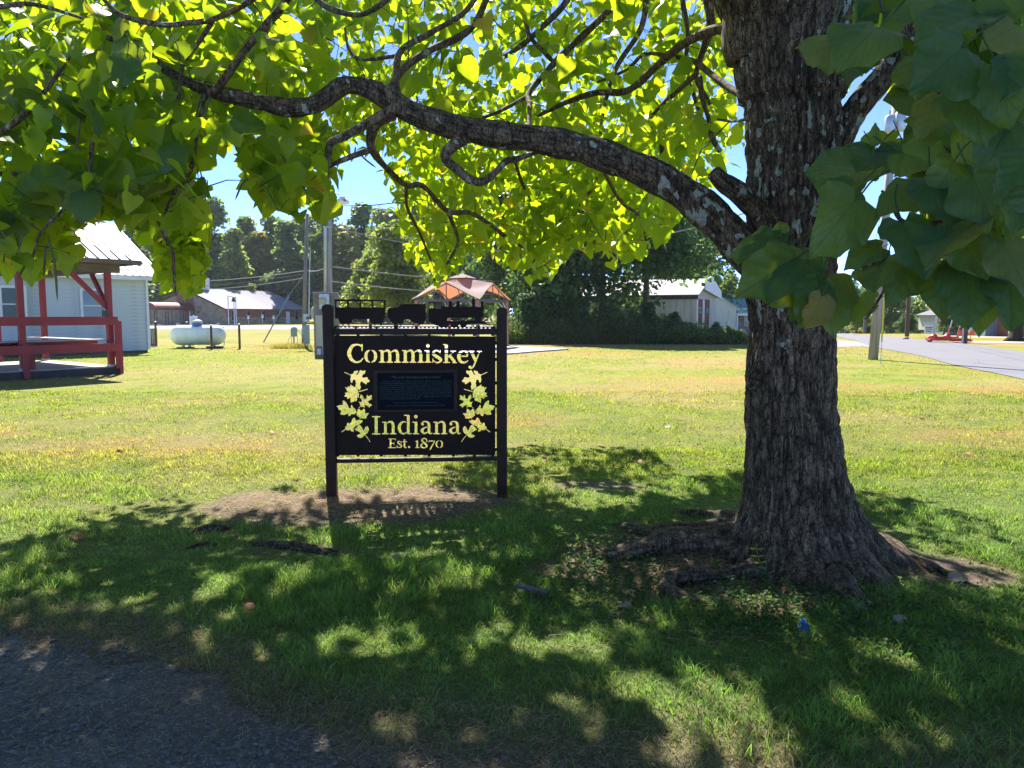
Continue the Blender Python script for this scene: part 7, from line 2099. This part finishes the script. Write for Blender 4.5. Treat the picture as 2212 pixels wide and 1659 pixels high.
# ---- crown: clumps of leaves on twigs
LBX = np.array([-900, -400, 0, 55, 60, 130, 160, 170, 185, 262, 290, 330, 338, 352, 425, 448, 446, 418, 400, 412, 520, 528, 545, 575, 620, 700, 722, 738, 746, 822, 832, 860, 880, 900, 935, 1000, 1060, 1120, 1160, 1185, 1215, 1250, 1300, 1340, 1400, 1435, 1450, 1480, 1530, 1560, 1615, 1800, 1815, 1900, 1960, 2010, 2100, 2212, 2600], dtype=float)
LBX = np.maximum.accumulate(LBX)
LBY = np.array([560, 590, 590, 615, 628, 628, 600, 520, 500, 505, 520, 560, 640, 650, 650, 600, 560, 470, 380, 350, 348, 400, 450, 482, 485, 490, 480, 440, 350, 350, 440, 520, 570, 645, 640, 590, 570, 612, 640, 632, 588, 560, 580, 588, 560, 552, 520, 480, 440, 400, 380, 230, 240, 300, 430, 560, 640, 660, 660], dtype=float)
lb_noise = lambda px: 10 * np.sin(px * 0.11) + 8 * np.sin(px * 0.047 + 1) - 34 * rng.random(len(px)) ** 2
# far edge of the shade on the lawn
SE = [G(-300, 1250), G(0, 1172), (G(100, 1150)), G(200, 1130), G(320, 1085), G(345, 1050), G(420, 1038), G(490, 1050), G(520, 1085), G(640, 1075), G(700, 1010), G(800, 1008), G(950, 1012), G(1030, 985), G(1100, 965), G(1180, 958), G(1260, 955), G(1330, 958), G(1400, 975), G(1440, 1000), G(1480, 1022), G(1590, 1020),
      G(1700, 1040), G(1840, 1050), G(1950, 1065), G(2060, 1100), G(2212, 1160), G(2500, 1230)]
SEX = np.array([p.x for p in SE]); SEY = np.array([p.y for p in SE]); o_ = np.argsort(SEX); SEX = SEX[o_]; SEY = SEY[o_]
# places on the ground that the sun reaches (picture ellipses)
LIT = [(800, 1385, 115, 36, .97), (640, 1240, 34, 40, .95), (468, 1272, 30, 32, .95), (743, 1158, 34, 20, .9), (830, 1132, 28, 12, .9), (1000, 1170, 62, 24, .85), (1000, 1246, 44, 20, .8), (1230, 1390, 95, 42, .75), (1085, 1372, 50, 42, .6), (980, 1400, 40, 30, .5),
       (1480, 1490, 150, 34, .93), (1545, 1560, 120, 60, .96), (1620, 1625, 110, 50, .95), (1450, 1630, 70, 40, .6), (1942, 1425, 58, 18, .9), (2112, 1486, 32, 22, .9), (2000, 1585, 80, 30, .6), (2100, 1640, 90, 30, .7), (130, 1255, 34, 10, .8), (183, 1350, 24, 14, .8), (235, 1298, 20, 14, .6), (580, 1400, 26, 20, .7),
       (1660, 1325, 75, 24, .9), (970, 1082, 52, 20, .9), (740, 1068, 28, 12, .9), (530, 1080, 80, 22, .9), (460, 1100, 40, 20, .8), (1240, 1228, 55, 20, .9), (1450, 1050, 70, 18, .9), (1380, 1010, 20, 10, .7), (1250, 1068, 50, 12, .8), (1180, 1055, 40, 12, .8), (1300, 1085, 90, 10, .8), (1550, 1125, 20, 10, .8), (1640, 1165, 16, 8, .5),
       (40, 1490, 14, 8, .8), (90, 1642, 60, 16, .9), (15, 1400, 22, 20, .9), (200, 1400, 40, 10, .7), (360, 1120, 30, 14, .6), (1420, 1345, 40, 18, .5), (1330, 1300, 30, 14, .4), (1120, 1310, 40, 20, .5), (870, 1195, 24, 12, .5), (2180, 1175, 60, 12, .6), (1960, 1215, 40, 16, .8), (2060, 1150, 60, 12, .5), (1150, 1000, 30, 8, .5), (650, 1560, 30, 16, .5),
       (1850, 1330, 60, 12, .3), (900, 1530, 40, 20, .3), (1240, 1500, 40, 20, .4), (300, 1190, 30, 14, .5), (60, 1210, 40, 14, .6)]
LC = []
for (px, py, rx, ry, k) in LIT:
    c_ = G(px, py); LC.append((c_.x, c_.y, abs(G(px + rx, py).x - c_.x), abs(G(px, py - ry).y - G(px, min(py + ry, 1900)).y) / 2, k))
def sunlit(sx, sy):
    """probability that the shade is broken at this spot"""
    r_ = np.zeros(len(sx))
    for (cx0, cy0, a0, b0, k) in LC:
        e = ((sx - cx0) / (a0 * 1.15)) ** 2 + ((sy - cy0) / (b0 * 1.15)) ** 2
        wob = 0.5 * (vnoise(sx * 7, sy * 7, None, 5) - 0.5)
        r_ = np.maximum(r_, k * (e + wob < 1))
    return r_
def ok_leaf(x, y, z, half=0.07):
    """keep the crown inside its own outline, off the clearings and inside its shade"""
    px, py, fw = proj(x, y, z)
    vis = (fw > 0.3) & (px > -80) & (px < 2290) & (py > -60) & (py < 1700)
    lim = np.interp(px, LBX, LBY) + lb_noise(px)
    lim = np.where((px > 288) & (px < 470) & (fw < 6.2), np.minimum(lim, 505), lim)
    hp = half * FPX / np.maximum(fw, .3)
    ok = ~(vis & (py + hp * 0.8 > lim))
    infr = (fw > 0.3) & (px > -500) & (px < 2600)
    ok &= ~(infr & ~vis & (py > 500))
    ok &= ~((fw > 0.1) & (fw < 3.4) & (px > -500) & (px < 1760) & (py > -250) & (py < 1900))
    ok &= ~((fw > -0.5) & (fw < 2.4) & (z < 3.0))
    ok &= ~((fw > 0.1) & (fw < 4.1) & (px > 480) & (px < 1560) & (py > -100))
    ok &= ~(vis & (px > 1560) & (px < 1835) & (y < 5.05))
    ok &= ~(vis & (px > 1835) & (px < 1905) & (py > 175) & (py < 330) & (rng.random(len(px)) < 0.97))
    ok &= ~(vis & (px > 1900) & (px < 1975) & (py > 225) & (py < 320) & (rng.random(len(px)) < 0.9))
    ok &= z > 1.75
    return ok, vis, px, py, fw
LP = np.array(LIMBP)
def hides_limb(px, py, fw, y):
    r_ = np.zeros(len(px), bool)
    for (lx0, ly0, lY, lw) in LIMBP[:]:
        if lw < 5: continue
        d2 = (px - lx0) ** 2 + (py - ly0) ** 2
        r_ |= (d2 < (lw + 26) ** 2) & (y < lY + 0.05) & (lw > 11)
        r_ |= (d2 < (lw + 12) ** 2) & (y < lY) & (lw <= 11) & (rng.random(len(px)) < 0.8)
    return r_

# candidate clump centres
NCL = 8000
X = rng.uniform(-9.5, 9.5, NCL * 2); Y = rng.uniform(-3.5, 13.5, NCL * 2); Z = rng.uniform(1.8, 9.8, NCL * 2)
e = ((X - 0.6) / 8.8) ** 2 + ((Y - 4.8) / 6.9) ** 2 + (np.clip(Z - 2.6, 0, 9) / 6.0) ** 2
e += 0.35 * (fbm(X * 0.5, Y * 0.5, Z * 0.5, 63, 3) - 0.5)
dens = sstep(0.10, 0.65, e) * 0.9 + 0.1
keep = (e < 1) & (rng.random(len(X)) < dens) & (Z > 2.0 + 0.25 * np.clip(3 - Y, 0, 5))
X, Y, Z = X[keep], Y[keep], Z[keep]
sxg, syg = X + SH[0] * Z, Y + SH[1] * Z
keep = (syg < np.interp(sxg, SEX, SEY) - 0.10) & (sxg > -8) & (sxg < 8) & (syg > -4)
X, Y, Z = X[keep], Y[keep], Z[keep]
ok, vis, px, py, fw = ok_leaf(X, Y, Z)
ok &= vis | (Y + SH[1] * Z > 1.3)
ok &= ~(vis & (fbm(X * 1.1, Y * 1.1, Z * 1.1, 97, 2) > np.where(fw < 6.5, 0.475, 0.60)))
X, Y, Z, vis, px, py, fw = X[ok], Y[ok], Z[ok], vis[ok], px[ok], py[ok], fw[ok]
# extra clumps along the low skirt that shows beneath the limb
def skirt(n, pxr, yr, pyr):
    a = rng.uniform(*pxr, n); d = rng.uniform(*yr, n); b = rng.uniform(*pyr, n)
    q = np.array([tuple(P(i, j, k)) for i, j, k in zip(a, b, d)])
    return q
ex = np.concatenate([skirt(260, (830, 1480), (6.8, 9.6), (300, 640)), skirt(170, (-60, 560), (4.0, 5.8), (380, 640)), skirt(110, (330, 452), (6.6, 7.6), (470, 655)), skirt(45, (520, 760), (4.4, 7.0), (300, 480)), skirt(150, (1850, 2260), (2.6, 4.0), (0, 520)), skirt(260, (600, 1560), (5.6, 9.0), (-20, 330)), skirt(180, (-60, 600), (4.0, 6.5), (-20, 400))])
sxg, syg = ex[:, 0] + SH[0] * ex[:, 2], ex[:, 1] + SH[1] * ex[:, 2]
kx = (syg < np.interp(sxg, SEX, SEY) + 0.05)
ex = ex[kx]
ok, v2, p2, q2, f2 = ok_leaf(ex[:, 0], ex[:, 1], ex[:, 2], 0.05)
ex = ex[ok]
# unseen upper crown: clumps added to shade the lawn and the near leaves
gp = []
while len(gp) < 1350:
    p = G(rnd.uniform(-150, 2350), rnd.uniform(1000, 1659)); hmul = rnd.uniform(2.6, 8.2)
    gp.append((p.x, p.y, hmul))
for (a0, a1, b0, b1, d0, d1, _v) in NEAR:
    for _k in range(4):
        p = P((a0 + b0) / 2, (a1 + b1) / 2, (d0 + d1) / 2); hmul = rnd.uniform(2.4, 5.5)
        gp.append((p.x + SH[0] * p.z, p.y + SH[1] * p.z, hmul))
for _k in range(600):
    p = G(rnd.uniform(-150, 950), rnd.uniform(1085, 1420)); gp.append((p.x, p.y, rnd.uniform(2.6, 8.2)))
gp = np.array(gp)
lit_ = sunlit(gp[:, 0], gp[:, 1])
gx_, gy_, gh_ = gp[:, 0] - SH[0] * gp[:, 2], gp[:, 1] - SH[1] * gp[:, 2], gp[:, 2]
ins = ((gx_ - 0.6) / 8.8) ** 2 + ((gy_ - 4.8) / 7.2) ** 2 + (np.clip(gh_ - 2.6, 0, 9) / 6.2) ** 2 < 1
okg, visg, _a, _b, _c = ok_leaf(gx_, gy_, gh_)
kg = okg & ~visg & ins & (lit_ < 0.3) & (gp[:, 1] < np.interp(gp[:, 0], SEX, SEY) - 0.05)
ex = np.concatenate([ex, np.stack([gx_, gy_, gh_], 1)[kg]])
fe = []
for _k in range(520):        # low outer clumps added to cast the far edge of the shade
    p = G(rnd.uniform(960, 2320), rnd.uniform(962, 1170)); fe.append((p.x, p.y, rnd.uniform(2.0, 4.2)))
for _k in range(160):
    p = G(rnd.uniform(-100, 560), rnd.uniform(1090, 1260)); fe.append((p.x, p.y, rnd.uniform(2.4, 5.5)))
fe = np.array(fe); fx, fy, fh = fe[:, 0] - SH[0] * fe[:, 2], fe[:, 1] - SH[1] * fe[:, 2], fe[:, 2]
okf, _v, _a, _b, _c = ok_leaf(fx, fy, fh, 0.09)
kf = okf & (sunlit(fe[:, 0], fe[:, 1]) < 0.3) & (fe[:, 1] < np.interp(fe[:, 0], SEX, SEY) - 0.08) & (fy < 13.2)
ex = np.concatenate([ex, np.stack([fx, fy, fh], 1)[kf]])
n0 = len(X)
X = np.concatenate([X, ex[:, 0]]); Y = np.concatenate([Y, ex[:, 1]]); Z = np.concatenate([Z, ex[:, 2]])
if n0 > NCL:
    pass
print("clumps", len(X))
# twigs: each clump joins the nearest wood, nearest clumps first
sk = np.array(SKEL)
cl = np.stack([X, Y, Z], 1)
dmin = np.full(len(cl), 1e9); near = np.zeros(len(cl), int)
for i0 in range(0, len(cl), 500):
    D = np.linalg.norm(cl[i0:i0 + 500, None, :] - sk[None], axis=2); near[i0:i0 + 500] = D.argmin(1); dmin[i0:i0 + 500] = D.min(1)
order = np.argsort(dmin)
nodes = np.vstack([sk, np.zeros((len(cl) * 3, 3))]); nn = len(sk)
tw = []
for i in order:
    c_ = cl[i]
    d = nodes[:nn] - c_
    j = int((d * d).sum(1).argmin())
    a = nodes[j]; L = float(np.linalg.norm(a - c_))
    if L > 0.08:
        m_ = (a + c_) / 2 + rng.normal(0, 0.06 * L, 3) + np.array([0, 0, 0.05 * L])
        tw.append((a.copy(), m_, c_, min(0.012, 0.0035 + 0.004 * L)))
        nodes[nn] = m_; nodes[nn + 1] = c_; nn += 2
print("twigs", len(tw))
A = np.array([t[0] for t in tw]); M_ = np.array([t[1] for t in tw]); C_ = np.array([t[2] for t in tw]); Rw = np.array([t[3] for t in tw])
# drop twigs that would cross in front of the trunk or the great limb
pxm, pym, fwm = proj(M_[:, 0], M_[:, 1], M_[:, 2])
bad = (fwm > 0.2) & (fwm < 2.2) & (pxm < 1800) & (pxm > -100)
bad |= np.linalg.norm(A - C_, axis=1) > 1.5
bad |= (pxm > 1500) & (pxm < 1860) & (M_[:, 1] < 5.0) & (pym > -40)
A, M_, C_, Rw = A[~bad], M_[~bad], C_[~bad], Rw[~bad]
def tri_tubes(A, M_, C_, r0):
    n = len(A); V = np.empty((n, 3, 3, 3))
    d = C_ - A; d /= np.linalg.norm(d, axis=1)[:, None]
    x = np.cross(d, np.array([0.3, 0.5, 0.8])); x /= np.linalg.norm(x, axis=1)[:, None] + 1e-9; y = np.cross(d, x)
    for s_, (Pt, rs) in enumerate(((A, 1.0), (M_, 0.8), (C_, 0.4))):
        for k in range(3):
            a_ = 2 * math.pi * k / 3
            V[:, s_, k] = Pt + (x * math.cos(a_) + y * math.sin(a_)) * (r0 * rs)[:, None]
    q = []
    for s_ in range(2):
        for k in range(3):
            q += [s_ * 3 + k, s_ * 3 + (k + 1) % 3, (s_ + 1) * 3 + (k + 1) % 3, (s_ + 1) * 3 + k]
    F_ = (np.arange(n)[:, None] * 9 + np.array(q)[None]).ravel()
    return V.reshape(-1, 3), F_
base_o = np.array([TREE.x, TY, 0])
V, F_ = tri_tubes(A, M_, C_, Rw)
link_mesh("twigs", np_mesh("twigs", V - base_o, F_, 4), "twig_bark", cat, "stuff", True)

# leaves of the clumps
vis_c = ok_leaf(X, Y, Z)[1]
cnt = np.where(vis_c, 9, 7)
rep = np.repeat(np.arange(len(X)), cnt)
n = len(rep)
spr = np.where(vis_c[rep], 0.17, 0.30)[:, None]
off = rng.normal(size=(n, 3)) * spr * np.array([1, 1, 0.75])
bx_ = X[rep] + off[:, 0]; by_ = Y[rep] + off[:, 1]; bz_ = Z[rep] + off[:, 2]
out = np.stack([off[:, 0], off[:, 1], off[:, 2] * 0.3], 1); out /= np.linalg.norm(out, axis=1)[:, None] + 1e-6
tip = out * 0.8 + rng.normal(size=(n, 3)) * 0.5 + np.array([0, 0, -0.6]); tip /= np.linalg.norm(tip, axis=1)[:, None]
nrm = out * 0.5 + rng.normal(size=(n, 3)) * 0.55 + np.array([0, 0, 0.8])
nrm -= tip * (nrm * tip).sum(1)[:, None]; nrm /= np.linalg.norm(nrm, axis=1)[:, None]
sz = rng.uniform(0.085, 0.195, n) * np.where(vis_c[rep], 1.0, 1.25) * np.where(by_ > 6.3, 0.78, 0.9)
cx0 = bx_ + tip[:, 0] * sz * .5; cy0 = by_ + tip[:, 1] * sz * .5; cz0 = bz_ + tip[:, 2] * sz * .5
ok, vis, px, py, fw = ok_leaf(cx0, cy0, cz0, 0.085)
sxg, syg = cx0 + SH[0] * cz0, cy0 + SH[1] * cz0
ok &= (syg < np.interp(sxg, SEX, SEY) + 0.12 * np.sin(sxg * 9))
ok &= rng.random(n) > sunlit(sxg, syg)
ok &= ~(hides_limb(px, py, fw, cy0) & vis)
# the small windows of sky through the crown
for (a_, b_, ra, rb) in ((1900, 470, 60, 56), (1945, 265, 36, 56), (245, 420, 22, 26), (60, 180, 14, 14), (330, 60, 14, 12), (200, 120, 12, 12), (520, 60, 14, 14), (130, 300, 26, 50), (475, 400, 55, 55), (790, 395, 38, 50), (1075, 60, 14, 20), (735, 110, 30, 26), (850, 120, 26, 30), (640, 60, 24, 26), (1000, 80, 18, 22), (1170, 150, 26, 30), (905, 215, 22, 22), (1450, 160, 16, 30), (1605, 235, 14, 26), (300, 330, 20, 18), (60, 470, 50, 16), (1385, 40, 16, 22), (1210, 210, 14, 18), (700, 250, 16, 14), (560, 300, 16, 16), (450, 105, 16, 14)):
    ok &= ~(vis & (((px - a_) / ra) ** 2 + ((py - b_) / rb) ** 2 < 1) & (rng.random(n) < 0.9))
idx = np.nonzero(ok)[0]
print("leaves", len(idx), "visible", int(vis[idx].sum()))
B0 = np.stack([bx_, by_, bz_], 1)[idx]; T0 = tip[idx]; N0 = nrm[idx]; S0 = sz[idx]; V0 = vis[idx]; FW = fw[idx]
inframe = V0 & (px[idx] > 0) & (px[idx] < 2212) & (py[idx] > 0)
# the nearest ones are single objects, the rest one mass
want = 300 - NLEAF[0]
score = np.where(inframe, S0 / np.maximum(FW, .5), 0)
big = np.argsort(-score)[:want]
for j in big:
    place_leaf(MID[int(j) % 7], B0[j], T0[j], N0[j], float(S0[j]))
rest = np.ones(len(idx), bool); rest[big] = False
# low and lower detail leaf templates
def tmpl(seed, lo=False):
    g = np.random.default_rng(seed)
    f_ = g.uniform(0.1, 0.45); dr = g.uniform(0.1, 0.5); a_ = g.uniform(-.08, .08)
    z_ = lambda x, y: f_ * abs(x) - dr * y * y + a_ * x
    if lo:
        pt = [(0, -.05), (-.45, .1), (-.42, .5), (0, 1.0), (.42, .5), (.45, .1)]
        fc = [0, 1, 2, 0, 2, 3, 0, 3, 4, 0, 4, 5]
    else:
        pt = [(0, 0), (0, .34), (0, .68), (0, 1.02), (-.24, -.13), (-.47, .06), (-.48 + a_, .36), (-.27, .72), (.24, -.13), (.47, .06), (.48 + a_, .36), (.27, .72)]
        fc = [0, 4, 5, 0, 5, 1, 1, 5, 6, 1, 6, 2, 2, 6, 7, 2, 7, 3, 0, 9, 8, 0, 1, 9, 1, 10, 9, 1, 2, 10, 2, 11, 10, 2, 3, 11]
    v = np.array([(x, y, z_(x, y) + g.normal() * 0.03) for x, y in pt])
    return v, np.array(fc)
def leaf_mass(sel, lo):
    Vs = []; Fs = []; Ts = []; off_ = 0
    ks = rng.integers(0, 6, sel.sum()); ids = np.nonzero(sel)[0]
    for k in range(6):
        s_ = ids[ks == k]
        if not len(s_): continue
        v, f = tmpl(500 + k + (10 if lo else 0), lo)
        y_ = T0[s_]; z_ = N0[s_]; x_ = np.cross(y_, z_)
        W_ = B0[s_][:, None, :] + S0[s_][:, None, None] * (v[None, :, 0:1] * x_[:, None] + v[None, :, 1:2] * y_[:, None] + v[None, :, 2:3] * z_[:, None])
        Vs.append(W_.reshape(-1, 3)); Fs.append((f[None] + (np.arange(len(s_)) * len(v))[:, None]).ravel() + off_)
        u_ = rng.random(len(s_)); tt = np.where(u_ < 0.012, 1.0, np.clip(0.1 + 0.8 * u_, 0, .9))
        Ts.append(np.repeat(tt, len(v))); off_ += len(s_) * len(v)
    return np.concatenate(Vs), np.concatenate(Fs), np.concatenate(Ts)
v1, f1, t1 = leaf_mass(rest & V0, False); v2, f2, t2 = leaf_mass(rest & ~V0, True)
link_mesh("foliage", np_mesh("foliage", np.concatenate([v1, v2]) - base_o, np.concatenate([f1, f2 + len(v1)]), 3, {"tint": np.concatenate([t1, t2])}), "catalpa_leaf", cat, "stuff")

# seed pods
pods = [((0, 492), (14, 520), (6, 570), 4.1), ((48, 505), (42, 535), (28, 575), 4.1), ((62, 560), (50, 580), (38, 602), 4.1), ((104, 520), (118, 570), (124, 650), 4.1), ((100, 530), (97, 560), (95, 600), 4.15), ((775, 330), (790, 345), (812, 362), 5.2), ((768, 318), (765, 335), (758, 350), 5.2),
        ((535, 385), (522, 400), (508, 432), 4.9), ((1314, 470), (1308, 520), (1325, 558), 7.4), ((1398, 515), (1400, 540), (1405, 552), 7.2), ((1636, 470 - 20), (1640, 480), (1660, 520), 4.6), ((455, 208), (446, 235), (430, 262), 4.7), ((96, 150), (100, 175), (98, 200), 4.3), ((172, 255), (170, 290), (160, 335), 4.3)]
for a, b, c_, Yp_ in pods:
    sp_ = spline([tuple(P(*a, Yp_)), tuple(P(*b, Yp_)), tuple(P(*c_, Yp_ - .05))], 6)
    m = MB().tube([Vector(p) for p in sp_], [0.004] + [0.0058] * (len(sp_) - 3) + [0.004, 0.001], 6)
    build("seed_pod", m, "pod", cat, smooth=True)

# ------------------------------------------------------------------ small things on the ground
def flat_leaf(name, px, py, L, ang, mat, label, cat_, curl=0.3):
    g0 = G(px, py); z0 = float(gz(g0.x, g0.y)) + 0.03
    me = hires_leaf(600 + px % 37, 8, 4); me.materials[0] = MATS[mat]
    o = bpy.data.objects.new(name, me); col.objects.link(o)
    o.matrix_basis = Matrix.Translation((g0.x, g0.y, z0)) @ frame((math.cos(ang), math.sin(ang), 0.12), (0.15, -0.45, 0.9)) @ Matrix.Scale(L, 4)
    tag(o, label, cat_)
flat_leaf("dead_leaf", 1352, 1322, 0.091, 1.9, "dead_leaf", "large pale dry leaf lying in the grass below the roots", "leaf")
flat_leaf("dead_leaf", 1935, 1355, 0.077, 0.4, "dead_leaf", "grey green dry leaf lying right of the trunk's foot", "leaf")
flat_leaf("dead_leaf", 2050, 1262, 0.098, -0.5, "dead_leaf", "brown curled leaf on the bare soil at the end of the right root", "leaf")
flat_leaf("dead_leaf", 160, 1172, 0.077, 0.8, "orange_leaf", "reddish brown leaf at the left edge of the shade", "leaf")
flat_leaf("dead_leaf", 530, 1322, 0.056, 0.2, "orange_leaf", "small orange leaf in the shaded grass at the lower left", "leaf")
flat_leaf("dead_leaf", 1045, 1090, 0.063, 2.2, "orange_leaf", "brown leaf on the ground between the two sign posts", "leaf")
flat_leaf("dead_leaf", 1170, 1000, 0.063, 0.1, "orange_leaf", "brown leaf right of the sign in the grass", "leaf")
flat_leaf("dead_leaf", 585, 940, 0.070, 1.0, "orange_leaf", "orange leaf on the sunny lawn left of the sign", "leaf")
flat_leaf("dead_leaf", 1388, 1000, 0.063, 2.6, "orange_leaf", "orange leaf at the shade edge right of the sign", "leaf")
flat_leaf("dead_leaf", 860, 1206, 0.056, 2.9, "dead_leaf", "pale dry leaf beside the small root below the sign", "leaf")
for i, (px, py, lab) in enumerate(((1905, 792, "pale scrap of leaf on the lawn just below the big leaning pole"), (1962, 812, "pale leaf on the lawn near the road edge"), (1985, 846, "small pale leaf farther down the lawn beside the road"), (1745, 1010, "tan leaf on the lawn right behind the trunk"), (1440, 925, "tan leaf on the sunny lawn between the sign and the trunk"),
        (250, 985, "tan leaf on the sunny lawn at the far left"), (1990, 905, "brown leaf on the sunny lawn right of the trunk"), (2100, 985, "brown leaf on the sunny lawn near the right edge"))):
    flat_leaf("fallen_leaf", px, py, 0.085, i * 1.3, "dead_leaf" if i < 5 else "orange_leaf", lab, "leaf")
g0 = G(1150, 1282); k = g0.y / FPX
tag(build("wood_scrap", MB().bar((g0.x - 34 * k, g0.y + .04, 0.035), (g0.x + 34 * k, g0.y - .07, 0.03), 0.045, 0.016), "weathered_wood"), "flat weathered scrap of wood lying in the grass left of the roots", "wood scrap")
g0 = G(1736, 1368)
bm_ = MB(); b0 = Vector((g0.x, g0.y, 0.0))
bm_.slab([b0 + Vector((-.028, 0, .005)), b0 + Vector((.034, -.01, .0)), b0 + Vector((.020, 0, .05)), b0 + Vector((-.004, .01, .075)), b0 + Vector((-.03, .01, .04))], (0.004, 0.006, 0.001))
tag(build("blue_scrap", bm_, "blue_flagging"), "small bright blue plastic scrap standing in the grass below the trunk", "plastic scrap")
# a thin weed in front of the trunk
g0 = G(1655, 1282); wd = thing("thin_weed", "thin upright weed with narrow leaves in front of the trunk's foot", "weed", (g0.x, g0.y, 0))
pts = [g0, P(1655, 1240, g0.y), P(1640, 1210, g0.y), P(1632, 1170, g0.y)]
sp_ = [Vector(p) for p in spline([tuple(p) for p in pts], 5)]
build("stem", MB().tube(sp_, [0.003] * (len(sp_) - 1) + [0.001], 5), "catalpa_leaf_near", wd)
for i in range(3, len(sp_) - 1, 2):
    for s_ in (-1, 1):
        p = sp_[i]; q = p + Vector((s_ * rnd.uniform(.03, .055), rnd.uniform(-.02, .02), rnd.uniform(.0, .03)))
        build("leaf", MB().slab([p, (p + q) / 2 + Vector((0, 0, .006)), q, (p + q) / 2 - Vector((0, 0, .006))], (0, 0.001, 0)), "catalpa_leaf_near", wd)
for i, (px, py, hgt, lab) in enumerate(((1555, 1325, 0.16, "small leafy weed at the lower left of the trunk's foot"), (1600, 1330, 0.22, "taller leafy weed between the roots and the blue scrap"), (1850, 1345, 0.14, "clover like weed right of the blue scrap"), (1455, 1195, 0.13, "dark green weed growing between the upper roots"), (1560, 1140, 0.12, "weed behind the upper root beside the trunk"))):
    g0 = G(px, py); o_ = thing("leafy_weed", lab, "weed", (g0.x, g0.y, 0), 0, "weeds round the roots")
    m = MB(); st_ = MB()
    for s_ in range(4):
        tp = Vector((rnd.uniform(-.06, .06), rnd.uniform(-.05, .05), hgt * rnd.uniform(.6, 1.1)))
        st_.tube([(0, 0, 0), tp * 0.5 + Vector((.008, 0, 0)), tp], [0.002, 0.0015, 0.0008], 4)
        for j in range(8):
            p = tp * rnd.uniform(.3, 1); a_ = rnd.uniform(0, 6.28); L = rnd.uniform(.018, .035)
            q = p + Vector((math.cos(a_) * L, math.sin(a_) * L, rnd.uniform(-.005, .015))); w_ = Vector((-math.sin(a_), math.cos(a_), 0)) * L * .35
            m.poly([p, (p + q) / 2 + w_, q, (p + q) / 2 - w_])
    build("stem", st_, "catalpa_leaf_near", o_, world=False)
    build("leaves", m, "catalpa_leaf_near", o_, world=False, kind="stuff")

# thin air between here and the far wood
hz = MB().box(20, 190, 14, 560, 420, 34)
hm = bpy.data.materials.new("haze"); hm.use_nodes = True
hn = hm.node_tree; hn.nodes.clear()
ho = hn.nodes.new("ShaderNodeOutputMaterial"); hv = hn.nodes.new("ShaderNodeVolumePrincipled")
hv.inputs["Color"].default_value = (0.80, 0.88, 1.0, 1); hv.inputs["Density"].default_value = 0.00016; hv.inputs["Anisotropy"].default_value = 0.3
hn.links.new(hv.outputs[0], ho.inputs["Volume"]); MATS["haze"] = hm
build("haze", hz, "haze", kind="stuff")
